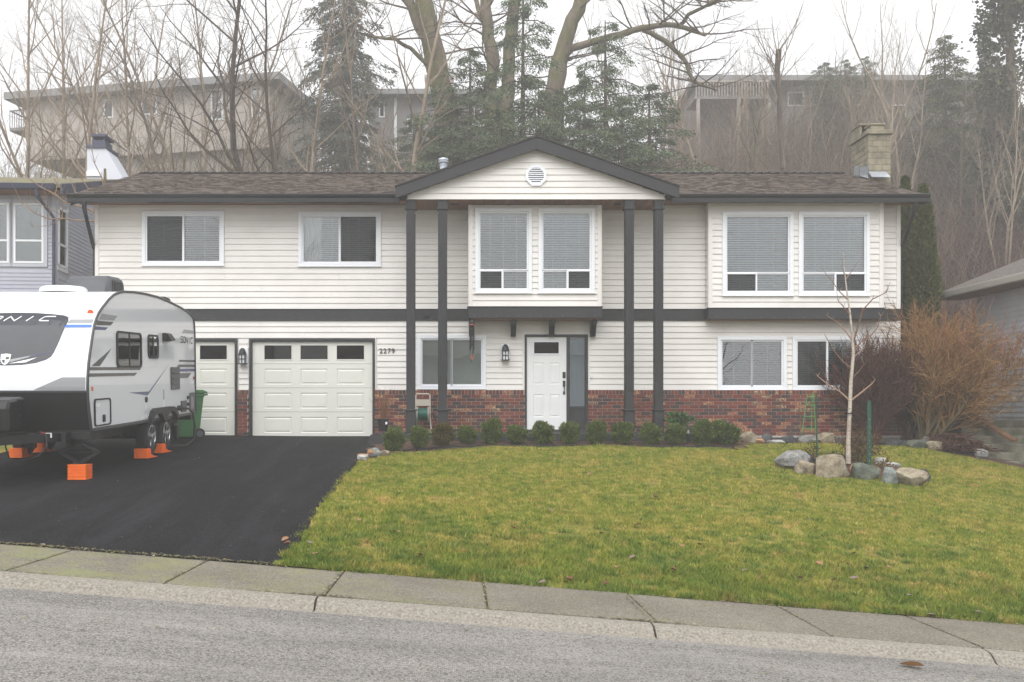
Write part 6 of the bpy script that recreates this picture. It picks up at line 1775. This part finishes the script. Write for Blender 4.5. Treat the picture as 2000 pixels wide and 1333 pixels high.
def hwin(px0, px1, py0, py1, y, par, label=None):
    a, b = hitA(px0), hitA(px1); c, d = zA(py1, a), zA(py0, a)
    m = MB(); frame_box(m, a, b, c, d, .09, y - .04, y + .02); w = m.build('window', MT['hillwhite'], ha, local=True)
    m = MB(); m.box(a + .09, b - .09, y - .01, y - .004, c + .09, d - .09); m.build('pane', MT['glass'], w, local=True)
    m = MB(); m.box(a + .09, b - .09, y - .003, y - .001, c + .09, d - .09); m.build('backing', MT['curtain'] if px0 in (412, 492, 335) else MT['ac_grey'], w, local=True)
for q in ((412, 436, 175, 236), (491, 511, 171, 229), (277, 307, 192, 226), (203, 222, 196, 232)): hwin(*q, 0, ha)
for q in ((335, 360, 270, 291), (432, 490, 261, 289)): hwin(*q, .5, ha)
m = MB(); a, b = hitA(8), hitA(52); zd = zA(246, a)
m.box(a, 1.0, .5, 6, zd - .2, zd); m.build('deck', MT['hillwall2'], ha, local=True)
m = MB(); zt = zA(211, a); m.box(a, 1.0, .5, .56, zt - .08, zt); m.box(a, a + .06, .5, 6, zt - .08, zt)
k = a
while k < 1.0: m.box(k, k + .035, .5, .535, zd, zt); k += .16
m.build('railing', MT['hillroof'], ha, local=True)
# centre
YH = 58.0; hb = thing('hill_house', 'grey house with twin chimneys behind the leaning maple trunk', 'house', (wx(820, YH), YH, 14))
X0, X1 = wx(722, YH), wx(965, YH); zr = wz(192, YH)
m = MB(); m.box(X0, X1, YH, YH + 8, 13, zr); m.build('wall', MT['hillwall2'], hb)
m = MB(); m.box(X0 - .5, X1 + .8, YH - .8, YH + 9, zr, zr + .3); m.build('roof', MT['hillroof'], hb)
for p0, p1 in ((830, 848), (870, 884)):
    m = MB(); m.box(wx(p0, YH), wx(p1, YH), YH + 1, YH + 2, zr + .3, wz(142, YH)); m.box(wx(p0 - 2, YH), wx(p1 + 2, YH), YH + .9, YH + 2.1, wz(142, YH), wz(136, YH)); m.build('chimney', MT['hillwall'], hb)
for a, b, c, d in ((795, 808, 232, 262), (925, 940, 212, 240), (740, 752, 200, 230)):
    m = MB(); frame_box(m, wx(a, YH), wx(b, YH), wz(d, YH), wz(c, YH), .08, YH - .05, YH + .01); w = m.build('window', MT['hillwhite'], hb)
    m = MB(); m.box(wx(a, YH) + .08, wx(b, YH) - .08, YH - .012, YH - .006, wz(d, YH) + .08, wz(c, YH) - .08); m.build('pane', MT['glass_dark'], w)
m = MB(); m.box(wx(770, YH), wx(775, YH), YH - .06, YH - .002, 13, zr); m.box(wx(870, YH), wx(1030, YH), YH - .9, YH - .002, wz(256, YH), wz(252, YH)); m.build('white_trim', MT['hillwhite'], hb)
# right
YH = 60.0; hc = thing('hill_house', 'low flat-roofed house half hidden by thicket up the hill on the right', 'house', (wx(1620, YH), YH, 14))
X0, X1 = wx(1360, YH), wx(1915, YH); zr = wz(170, YH)
m = MB(); m.box(X0, X1, YH, YH + 8, 12, zr); m.build('wall', MT['hillwall2'], hc)
m = MB(); m.box(wx(1348, YH), wx(1935, YH), YH - 1.2, YH + 9, zr, zr + .32); m.build('roof', MT['hillroof'], hc)
m = MB(); m.box(wx(1340, YH), wx(1480, YH), YH - 2.2, YH, wz(216, YH), wz(211, YH)); m.build('deck', MT['hillwall2'], hc)
m = MB(); x = wx(1342, YH)
while x < wx(1478, YH): m.box(x, x + .05, YH - 2.2, YH - 2.15, wz(211, YH), wz(184, YH)); x += .17
m.box(wx(1340, YH), wx(1480, YH), YH - 2.22, YH - 2.12, wz(184, YH), wz(181, YH)); m.build('railing', MT['hillwall'], hc)
for px in (1344, 1420, 1478):
    m = MB(); m.box(wx(px, YH), wx(px, YH) + .18, YH - 2.2, YH - 2.0, 12, wz(216, YH)); m.build('deck_post', MT['hillwall'], hc)
for a, b, c, d in ((1538, 1570, 180, 208), (1640, 1690, 182, 206), (1740, 1770, 205, 232)):
    m = MB(); frame_box(m, wx(a, YH), wx(b, YH), wz(d, YH), wz(c, YH), .08, YH - .05, YH + .01); w = m.build('window', MT['hillwhite'], hc)
    m = MB(); m.box(wx(a, YH) + .08, wx(b, YH) - .08, YH - .012, YH - .006, wz(d, YH) + .08, wz(c, YH) - .08); m.build('pane', MT['glass_dark'], w)
m = MB(); m.lathe((wx(1541, YH), YH + 2, zr + .3), [(.12, 0), (.12, 1.1), (.2, 1.1), (.2, 1.3)], 10); m.build('vent_pipe', MT['galv'], hc)

# ------------------------------------------------------------------ bare trees
def tree_tpl(seed, h, r, kids, spread, up, ratio, start, wob=.05, mt='bark_pale', mx_=4, stems=1, tip=.18):
    rg = random.Random(seed); out = []
    for s in range(stems):
        d = Vector((rg.gauss(0, .05), rg.gauss(0, .05), 1)) if stems == 1 else Vector((rg.gauss(0, .16), rg.gauss(0, .12), 1))
        grow(out, Vector((rg.gauss(0, .12) if stems > 1 else 0, 0, -.3)), d.normalized(), h * (1 if s == 0 else rg.uniform(.7, .95)), r * (1 if s == 0 else .8), 0, mx_, rg, spread, up, kids, ratio, wob, start, tip, (11, 6, 4, 3, 2))
    return (wood(out, 0, 0, (8,)).mesh('trunk', MT[mt], sm=True), wood(out, 1, 9, (7, 5, 4, 3, 3)).mesh('branches', MT[mt]))
TT = [tree_tpl(1, 15, .115, (16, 7, 5, 3), .8, .10, (.22, .40), .30, .06),
      tree_tpl(2, 15, .10, (15, 7, 5, 3), .7, .13, (.24, .42), .28, .08),
      tree_tpl(3, 14, .13, (14, 8, 5, 3), .85, .09, (.28, .46), .34, .08, 'bark_dark'),
      tree_tpl(4, 13, .09, (9, 6, 4, 2), .6, .16, (.24, .4), .3, .07, 'bark_pale', 4, 3),
      tree_tpl(5, 13, .17, (12, 7, 5, 3), .85, .07, (.3, .5), .35, .09, 'bark_moss')]
def vase_tpl(seed, h, mt='tw_olive', fan=.62, n=9):
    rg = random.Random(seed); out = []
    tr = []
    base = h * .45
    out.append((0, [Vector((0, 0, -.3)), Vector((rg.gauss(0, .1), 0, base * .5)), Vector((0, 0, base))], [.13, .11, .09]))
    for k in range(n):
        a = 6.283 * k / n + rg.uniform(-.3, .3)
        d = Vector((math.cos(a) * fan * rg.uniform(.8, 1.5), math.sin(a) * fan, .75)).normalized()
        grow(out, Vector((0, 0, base * rg.uniform(.8, 1))), d, h * rg.uniform(.4, .58), .05, 1, 3, rg, .55, .16, (0, 6, 3), (.28, .5), .06, .2, .3, (4, 8, 5, 3))
    return (wood(out, 0, 0, (7,)).mesh('trunk', MT[mt], sm=True), wood(out, 1, 9, (7, 5, 4, 3)).mesh('branches', MT[mt]))
VT = [vase_tpl(11, 9), vase_tpl(12, 9, 'tw_olive', .75, 8)]
def place_tree(tpl, px, Y, s, label, rz=None, group='bare trees on the hillside', name='bare_tree', sx=1, tilt=0, z=None):
    X = wx(px, Y)
    t = thing(name, label, 'tree', (X, Y, (z_terr(X, Y) if z is None else z)), group)
    link('trunk', tpl[0], t); link('branches', tpl[1], t)
    t.scale = (s * sx, s * sx, s); t.rotation_euler = (0, tilt, rz if rz is not None else rng.uniform(0, 6.28)); return t
row = [(12, 40, 1.0, 1), (62, 42, 1.05, 0), (88, 39, .95, 1), (118, 44, 1.0, 0), (163, 38, 1.05, 0), (183, 46, .95, 1), (232, 44, 1.0, 1), (262, 41, .9, 0), (292, 47, 1.0, 1), (335, 43, 1.0, 2), (372, 40, 1.02, 1), (412, 46, .95, 0), (450, 43, .95, 1), (500, 47, .9, 0)]
for k, (px, Y, s, tp) in enumerate(row):
    place_tree(TT[tp], px, Y, s, '%s slender pale bare tree from the left edge, before the long hill house' % ordn[k])
more = [(532, 41, 1.08, 2, 'stout dark bare trunk at the right end of the long hill house', 1.35), (598, 38, 1.0, 0, 'pale bare tree left of the big grey conifer', 1.0), (640, 36, .95, 2, 'dark bare tree forking before the big grey conifer', 1.1), (700, 40, .9, 1, 'thin bare tree on the right flank of the big grey conifer', .9),
        (786, 37, 1.05, 0, 'straight pale trunk between big conifer and leaning maple', 1.35), (1226, 46, .8, 1, 'thin bare tree behind the green spruce', .8), (1300, 47, .95, 3, 'multi-stemmed bare tree behind the long maple limb', .9), (1372, 44, .95, 1, 'thin leaning bare tree left of the sawn snag', .9), (1440, 49, .7, 3, 'small multi-stemmed bare tree under the hill deck', .9),
        (1710, 45, .85, 3, 'wide pale multi-stemmed bare tree above the block chimney', 1.2), (1765, 47, .95, 3, 'pale forked bare tree right of the block chimney', 1.1), (1640, 50, .55, 1, 'short bare tree before the flat-roofed hill house', .9), (1880, 42, .75, 2, 'dark bare tree in the thicket at the right', .9), (1955, 40, .8, 3, 'bare multi-stemmed tree at the right edge of the hillside', .9)]
for px, Y, s, tp, lb, sx_ in more: place_tree(TT[tp], px, Y, s, lb, sx=sx_)
place_tree(VT[0], 285, 30.5, 1.0, 'low fan-branched bare tree rising behind the roof ridge, left one', .4, 'fan-branched trees behind the house', 'fan_tree')
place_tree(VT[1], 385, 31, 1.0, 'low fan-branched bare tree rising behind the roof ridge, right one', 2.0, 'fan-branched trees behind the house', 'fan_tree')
place_tree(VT[1], 690, 33, 1.0, 'fan-branched mossy bare tree behind the ridge left of the gable', 1.1, 'fan-branched trees behind the house', 'fan_tree')
place_tree(TT[4], 1445, 32, .62, 'dark spreading bare tree behind the ridge right of the gable', 1.0, 'fan-branched trees behind the house', 'fan_tree')
place_tree(TT[4], 1545, 33, .66, 'dark spreading bare tree behind the ridge left of the block chimney', 2.6, 'fan-branched trees behind the house', 'fan_tree')
Y = 23.4; cr = thing('corner_tree', 'bare twiggy tree reaching left from between the lilac and the cream house', 'tree', (wx(212, Y), Y, H(wx(212, Y), Y)))
m = MB(); m.tube([(wx(212, Y), Y, H(wx(212, Y), Y) - .1), P(213, 620, Y), P(210, 500, Y), P(206, 430, Y), P(205, 330, Y)], [.11, .1, .085, .07, .03], 8); m.build('trunk', MT['tw_olive'], cr, sm=True)
out = []; rg = random.Random(3)
for pts, r0 in (([(208, 450), (185, 432), (150, 431), (121, 427), (95, 428), (70, 418), (43, 397)], .024), ([(207, 432), (185, 415), (165, 405), (130, 398), (108, 380), (80, 366), (40, 338)], .028), ([(121, 427), (95, 441), (65, 444)], .012), ([(123, 425), (112, 415), (90, 405), (60, 388)], .013), ([(108, 380), (112, 360), (97, 335), (92, 300)], .014),
                ([(130, 428), (136, 410), (140, 400)], .008), ([(122, 420), (122, 390), (122, 372)], .01), ([(165, 405), (150, 385), (137, 350), (134, 318)], .014), ([(206, 420), (180, 380), (160, 350), (150, 310), (152, 280)], .02), ([(206, 400), (200, 350), (185, 320), (170, 250)], .018), ([(110, 382), (95, 378), (85, 392)], .008)):
    dd = rg.uniform(-.5, .1); q = [Vector(P(x, y, Y + dd * k / len(pts))) for k, (x, y) in enumerate(pts)]
    out.append((1, q, [lerp(r0, r0 * .4, k / (len(q) - 1)) for k in range(len(q))]))
    for v in q[1:]:
        for _ in range(2):
            if rg.random() < .7: grow(out, v, Vector((rg.uniform(-.8, .3), rg.uniform(-.3, .3), rg.uniform(.3, 1))).normalized(), rg.uniform(.2, .6), r0 * .4, 3, 3, rg, rmin=.004)
wood(out, 1, 9, (6, 6, 5, 4)).build('branches', mat('tan_young_bark', lin(150, 126, 106), .9, lin(118, 98, 82), 6), cr)
# sawn snag with sprouts
Y = 42; sg = thing('sawn_snag', 'topped bare snag with fine sprouts above the hill thicket', 'tree', (wx(1535, Y), Y, z_terr(wx(1535, Y), Y)))
m = MB(); m.tube([P(1530, 330, Y), P(1523, 240, Y), P(1522, 180, Y), P(1518, 140, Y), P(1521, 98, Y)], [.12, .115, .11, .12, .13], 8); m.build('trunk', MT['bark_dark'], sg, sm=True)
out = []; rg = random.Random(5)
for k in range(15):
    y = rg.uniform(95, 215); a = rg.uniform(0, 6.28); d = Vector((math.cos(a) * .7, math.sin(a) * .5, .8)).normalized()
    grow(out, Vector(P(1521, y, Y)), d, rg.uniform(1.0, 2.6), .028, 1, 3, rg, .6, .08, (0, 4, 2), (.3, .5), .08)
wood(out, 1, 9).build('sprouts', MT['twig'], sg)
# big mossy maples, trunks laid out from the photo at their own depth
def maple(label, Y, limbs, seed, n_tw=26, tw=(2.0, 4.2), twr=.05):
    b = limbs[0][0][0]; t = thing('maple_tree', label, 'tree', (wx(b[0], Y), Y, z_terr(wx(b[0], Y), Y)), 'big mossy maples behind the gable')
    rg = random.Random(seed); out = []
    m = MB()
    for pts, rad, dy in limbs:
        pp = [Vector(P(x, y, Y + dy * i / max(1, len(pts) - 1))) for i, (x, y) in enumerate(pts)]
        if pts is limbs[0][0]: pp.insert(0, Vector((pp[0].x, pp[0].y, t.location.z - .3))); rad = [rad[0] * 1.2] + list(rad)
        rr = []; q = []
        for i in range(len(pp) - 1):                       # smooth and roughen the limb
            for j in range(3):
                u = j / 3; v = pp[i].lerp(pp[i + 1], u) + Vector((rg.gauss(0, .03), rg.gauss(0, .03), 0)); q.append(v); rr.append(lerp(rad[i], rad[i + 1], u) * rg.uniform(.93, 1.07))
        q.append(pp[-1]); rr.append(rad[-1])
        m.tube(q, rr, 12)
        for k in range(n_tw):
            i = rg.randrange(len(q) // 2, len(q)); a = rg.uniform(0, 6.28)
            d = Vector((math.cos(a), math.sin(a) * .7, rg.uniform(-.15, .8))).normalized()
            grow(out, q[i], d, rg.uniform(*tw), min(twr, rr[i] * .6), 1, 4, rg, .6, .05, (0, 5, 4, 2), (.3, .55), .12)
    m.build('trunk', MT['bark_moss'], t, sm=True)
    wood(out, 1, 9, (7, 5, 4, 3, 3)).build('branches', MT['bark_dark'], t)
maple('massive mossy maple trunk leaning left, forked near the top', 40, [([(882, 340), (880, 270), (868, 200), (852, 130), (838, 60), (826, -20), (815, -90)], [.55, .52, .47, .45, .38, .33, .28], 0), ([(845, 105), (820, 55), (800, 5), (770, -60)], [.26, .22, .2, .16], 1.0), ([(862, 150), (800, 95), (770, 78), (715, 70)], [.10, .08, .07, .04], -1)], 1, 9)
maple('twin upright mossy trunks behind the young firs', 43, [([(962, 340), (960, 250), (957, 180), (962, 120), (952, 50), (945, -60)], [.36, .33, .30, .28, .25, .2], 0), ([(985, 340), (988, 240), (993, 150), (1000, 60), (1010, -60)], [.36, .33, .30, .27, .22], .5), ([(960, 110), (945, 50), (930, 0)], [.16, .13, .1], .5)], 2, 5)
maple('mossy maple leaning right with a long arching limb', 41, [([(1078, 340), (1080, 250), (1082, 190), (1092, 120), (1112, 60), (1135, 0), (1150, -70)], [.42, .4, .38, .36, .3, .26, .2], 0),
      ([(1092, 118), (1120, 95), (1165, 80), (1210, 68), (1250, 56), (1300, 48), (1340, 55), (1378, 70)], [.17, .16, .15, .14, .13, .11, .09, .05], -1.5), ([(1255, 58), (1300, 80), (1330, 110), (1355, 160), (1400, 178)], [.11, .1, .09, .07, .04], -1), ([(1330, 50), (1345, 30), (1390, 5), (1440, -20)], [.09, .08, .06, .04], -2)], 3, 16, (1.4, 3.4), .04)

# ------------------------------------------------------------------ conifers
def conifer_tpl(seed, h, rad, nb, leaves, size, mt, droop=.35, dens=1.0, taper=.8, start=.12, asp=.35):
    rg = random.Random(seed); nrg = np.random.default_rng(seed)
    out = [(0, [Vector((0, 0, -.3)), Vector((.03, 0, h * .5)), Vector((0, 0, h))], [.012 * h + .03, .008 * h + .02, .015])]
    P_, D_ = [], []
    for k in range(nb):
        u = start + (1 - start) * (k + rg.random()) / nb
        L = rad * (1 - u) ** taper * rg.choice((.45, .7, .9, 1.1, 1.35)) * rg.uniform(.85, 1.15) + .12
        a = k * 2.4 + rg.uniform(-.5, .5); c, s = math.cos(a), math.sin(a)
        z = u * h; pts = [Vector((0, 0, z)), Vector((c * L * .5, s * L * .5, z + .04 * L - droop * L * .18)), Vector((c * L, s * L, z - droop * L * .75))]
        out.append((1, pts, [.03 * (1 - u) + .012, .014, .005]))
        nl = int(leaves / nb * (.35 + 1.6 * (1 - u)))
        t = nrg.random(nl) ** .7
        x = np.where(t < .5, t * 2, 1)
        p0, p1, p2 = (np.array(q) for q in pts)
        q = ((1 - t) ** 2)[:, None] * p0 + (2 * t * (1 - t))[:, None] * p1 + (t ** 2)[:, None] * p2
        side_ = nrg.normal(size=nl) * .20 * L * (1.1 - t * .6)
        q += side_[:, None] * np.array([-s, c, 0]) + nrg.normal(size=(nl, 3)) * .04; q[:, 2] -= np.abs(side_) * .45 + nrg.random(nl) * .10
        P_.append(q); D_.append(np.tile(np.array([c * .7, s * .7, -.35 - droop]), (nl, 1)) + side_[:, None] * np.array([-s, c, 0]) * 1.2)
    return (wood(out, 0, 1, (7, 4)).mesh('trunk', MT['bark_dark'], sm=True), leaf_cloud('foliage', np.concatenate(P_), np.concatenate(D_), size, mt, nrg, asp, 0, .35))
CT = [conifer_tpl(1, 9, 2.9, 80, 46000, .085, MT['fir'], .22, taper=.55), conifer_tpl(2, 9, 2.0, 64, 38000, .08, MT['fir'], .35, taper=.5), conifer_tpl(3, 14, 2.3, 160, 52000, .17, MT['darkfir'], .5, taper=.3, start=.02), conifer_tpl(4, 7, 1.6, 90, 24000, .10, MT['cedar'], .25, taper=.6, start=.03)]
def place_con(tp, px, Y, top, label, sx=1, name='fir_tree'):
    X = wx(px, Y); s = (wz(top, Y) - z_terr(X, Y)) / (9, 9, 14, 7)[tp]; t = thing(name, label, 'tree', (X, Y, z_terr(X, Y)), 'conifers on the hillside')
    link('trunk', CT[tp][0], t); link('foliage', CT[tp][1], t); t.scale = (s * sx, s * sx, s); t.rotation_euler = (0, 0, rng.uniform(0, 6.28))
place_con(2, 672, 51, -70, 'huge dense grey conifer left of the gable, fading into fog', 1.2, 'tall_conifer')
place_con(0, 918, 38, 95, 'young fir growing left of the twin maple trunks', 1.1)
place_con(1, 1022, 37, -40, 'tall open fir with drooping sprays between the maples', .85)
place_con(0, 1100, 39, 175, 'bushy young fir at the foot of the right-leaning maple', 1.2)
place_con(1, 1182, 37.5, 40, 'tall spindly spruce right of the right-leaning maple', 1.0)
place_con(0, 1268, 38, 165, 'frosty green spruce low behind the right gable slope', 1.35)
place_con(0, 1215, 35, 195, 'drooping pale green fir just over the right gable slope', 1.2)
place_con(0, 975, 35, 215, 'low dark fir just over the gable peak', 1.2)
place_con(0, 1052, 36.5, 160, 'full fir in front of the gap between the maples', 1.0)
place_con(0, 1142, 36, 140, 'full fir between the right-leaning maple and the spindly spruce', 1.0)
place_con(1, 885, 37, 170, 'slim fir right of the leaning maple foot', 1.3)
place_con(3, 862, 40, 235, 'small dark conifer at the foot of the leaning maple', 1.2)
place_con(0, 808, 42, 225, 'small open fir left of the leaning maple', 1.1)
place_con(3, 1845, 49, 68, 'pointed dark cedar up the hill right of the block chimney', 1.15)
place_con(3, 1925, 47, 48, 'tall narrow dark cypress at the top right', .65)
place_con(0, 1610, 56, 122, 'small round-topped pine on the hill crest, left of three', 1.5)
place_con(0, 1650, 56, 118, 'small round-topped pine on the hill crest, middle of three', 1.3)
place_con(0, 1690, 57, 112, 'small round-topped pine on the hill crest, right of three', 1.4)
# ivy-clad tree at the top right
nrg = np.random.default_rng(8); Y = 44; X = wx(1975, Y); iv = thing('ivy_tree', 'ivy-smothered tree at the upper right corner', 'tree', (X, Y, z_terr(X, Y)))
m = MB(); m.tube([(0, 0, -.3), (.1, 0, 6), (-.2, 0, 13)], [.3, .25, .12], 8); m.build('trunk', MT['bark_dark'], iv, local=True, sm=True)
PT, DT = [], []
for k in range(34):
    z = nrg.uniform(1, 13.5); p, d = ball_points(nrg, 520, nrg.uniform(.5, 1.0), (1, 1, 1.2), .3, .3); p += np.array([nrg.normal() * .75, nrg.normal() * .5, z]); PT.append(p); DT.append(d)
link('foliage', leaf_cloud('foliage', np.concatenate(PT), np.concatenate(DT), .20, MT['ivy'], nrg, .8), iv)
# columnar cedars by the house corner
def columnar(px, Y, top, rad, seed, label):
    nrg = np.random.default_rng(seed); X = wx(px, Y); z = H(X, Y); h = wz(top, Y) - z
    t = thing('columnar_cedar', label, 'tree', (X, Y, z), 'columnar cedars at the house corner')
    n = 15000; u = nrg.random(n); a = nrg.uniform(0, 6.283, n); lump = 1 + .16 * np.sin(a * 5 + u * 23) * np.sin(u * 41 + a * 2)
    r = rad * np.minimum(1, ((1 - u) * 3.2) ** .6) * (.75 + .35 * nrg.random(n)) * lump * (.85 + .15 * np.sin(u * 3))
    p = np.stack([r * np.cos(a), r * np.sin(a), u * h], 1); d = np.stack([np.cos(a) * .6, np.sin(a) * .6, np.full(n, 1.0)], 1)
    link('foliage', leaf_cloud('foliage', p, d, .11, MT['cedar'], nrg, .4, 0, .3), t)
    m = MB(); m.tube([(0, 0, -.1), (0, 0, h * .95)], [.09, .02], 7); m.build('trunk', MT['bark_dark'], t, local=True)
columnar(1803, 23.6, 366, .31, 31, 'tall columnar cedar beyond the right downspout')
columnar(1768, 24.6, 350, .26, 32, 'narrow columnar cedar squeezed behind the house corner')

# ------------------------------------------------------------------ hillside brush (nobody could count it)
nrg = np.random.default_rng(77)
def stems_mesh(name, base, d, L, r, mt, ntw, tl):
    n = len(base); K = 4
    t = np.linspace(0, 1, K)
    bend = nrg.normal(size=(n, 3)) * .22; bend[:, 2] = -np.abs(bend[:, 2]) * .6
    C = base[:, None] + d[:, None] * (L[:, None] * t)[..., None] + bend[:, None] * ((t ** 2)[None] * L[:, None])[..., None]
    rad = r[:, None] * (1 - .75 * t)[None]
    def ringed(C, rad):
        n, K, _ = C.shape; a = np.arange(3) * 2.094
        V = np.repeat(C[:, :, None], 3, 2).copy(); V[..., 0] += rad[..., None] * np.cos(a); V[..., 1] += rad[..., None] * np.sin(a)
        idx = np.arange(n * K * 3).reshape(n, K, 3)
        Fc = np.stack([idx[:, :-1], np.roll(idx[:, :-1], -1, 2), np.roll(idx[:, 1:], -1, 2), idx[:, 1:]], -1).reshape(-1, 4)
        return V.reshape(-1, 3), Fc
    V1, F1 = ringed(C, rad)
    i = np.repeat(np.arange(n), ntw); u = nrg.uniform(.25, 1, len(i))
    p = C[i, 0] + d[i] * (L[i] * u)[:, None] + bend[i] * (u ** 2 * L[i])[:, None]
    td = nrg.normal(size=(len(i), 3)); td[:, 2] = np.abs(td[:, 2]) * .7 + .25; td /= np.linalg.norm(td, axis=1, keepdims=True)
    q = p + td * (tl * nrg.uniform(.4, 1.2, len(i)) * L[i] * .3)[:, None]
    V2, F2 = ringed(np.stack([p, q], 1), np.stack([r[i] * .38, r[i] * .15], 1))
    return npmesh(name, np.concatenate([V1, V2]), np.concatenate([F1, F2 + len(V1)]), mt)
def scatter(n, x0, x1, y0, y1):
    """random spots on the slope inside the view"""
    px = nrg.uniform(x0, x1, n); Y = nrg.uniform(y0, y1, n); X = (px - CX) / F * Y
    return np.stack([X, Y, [z_terr(a, b) - .1 for a, b in zip(X, Y)]], 1)
def brush(n, x0, x1, y0, y1, hmin, hmax, mt, name, label, ntw=7, tl=1.0, r=.014):
    b = scatter(n, x0, x1, y0, y1); d = nrg.normal(size=(n, 3)) * .28; d[:, 2] = 1; d /= np.linalg.norm(d, axis=1, keepdims=True)
    L = nrg.uniform(hmin, hmax, n)
    tag(link(name, stems_mesh(name, b, d, L, r * nrg.uniform(.7, 1.6, n), mt, ntw, tl)), label, 'brush', kind='stuff')
brush(3800, -60, 2080, 33, 57, 1.6, 4.2, MT['twig'], 'brush', 'grey-brown bare brush covering the hillside', 8, 1.0)
brush(2000, 1250, 2080, 34, 57, 1.6, 5.0, MT['twig_red'], 'thicket', 'reddish-brown thicket on the right half of the hillside', 9, 1.0)
brush(3200, 1740, 2080, 29.5, 44, 1.2, 3.6, MT['tw_purple'], 'bramble', 'dark tangled brambles on the slope beyond the columnar cedars', 11, 1.1, .012)
brush(900, -60, 700, 34, 55, 3.0, 6.5, MT['tw_olive'], 'saplings', 'thin pale sapling growth before the long hill house', 8, .9, .018)
brush(520, 1330, 1960, 46, 57.5, 2.0, 6.5, MT['twig'], 'tall_brush', 'tall fine brush screening the flat-roofed hill house', 12, 1.1, .018)
for k in range(12):
    px = 1335 + 54 * k + rng.uniform(-15, 15); place_tree(TT[(3, 2, 4, 3)[k % 4]], px, rng.uniform(43, 54), rng.uniform(.36, .58), '%s low bare tree of the thicket above the right roof, from the left' % ordn[k], sx=.9, group='low bare trees of the right thicket')
# evergreen undergrowth
PT, DT = [], []
for (px0, px1, y0, y1, cnt, rr0, rr1) in ((1740, 2060, 30, 48, 60, .5, 1.3), (1300, 1760, 38, 52, 14, .4, .9), (700, 1330, 33, 42, 34, .5, 1.1), (380, 700, 38, 50, 14, .5, 1.0)):
    for c in scatter(cnt, px0, px1, y0, y1):
        rr = nrg.uniform(rr0, rr1); p, d = ball_points(nrg, int(520 * rr), rr, (1.2, 1, .8), .3, .35); PT.append(p + c + np.array([0, 0, rr * .5])); DT.append(d)
tag(link('undergrowth', leaf_cloud('undergrowth', np.concatenate(PT), np.concatenate(DT), .19, MT['ivy'], nrg, .7)), 'patchy evergreen undergrowth on the hillside', 'undergrowth', kind='stuff')

# ------------------------------------------------------------------ across the street, seen mirrored in the windows
oh = thing('house_across', 'house across the street, seen only mirrored in the windows', 'house', (3, -22, -1))
m = MB(); m.box(-8, 10, -30, -22, -2, 4.2); m.build('wall', MT['greyside'], oh)
m = MB(); m.prism([(-31, 4.2), (-26, 6.2), (-21, 4.2)], 0, -8.5, 10.5); m.build('roof', MT['greyroof'], oh)
for k, (X, Y, s, tp) in enumerate(((-9, -15, 1.0, 2), (-3.4, -13, 1.05, 4), (14.5, -16, 1.0, 2))):
    t = thing('bare_tree', ['bare tree mirrored in the upper left window', 'bare tree mirrored in the left bay window', 'bare tree across the street mirrored at the right'][k], 'tree', (X, Y, H(X, Y)), 'trees across the street')
    link('trunk', TT[tp][0], t); link('branches', TT[tp][1], t); t.scale = (s * 1.4, s * 1.4, s)
# ------------------------------------------------------------------ fog
hz = MB(); hz.box(-90, 90, -39.5, 119.5, -9.5, 44)
hm = bpy.data.materials.new('fog'); hm.use_nodes = True; ht = hm.node_tree; ht.nodes.clear()
ho = ht.nodes.new('ShaderNodeOutputMaterial'); hv = ht.nodes.new('ShaderNodeVolumePrincipled')
hv.inputs['Color'].default_value = (.98, .98, .985, 1); hv.inputs['Density'].default_value = .0035
ht.links.new(hv.outputs[0], ho.inputs['Volume'])
tag(hz.build('haze', hm), 'thin white fog filling the valley air', 'fog', kind='stuff')
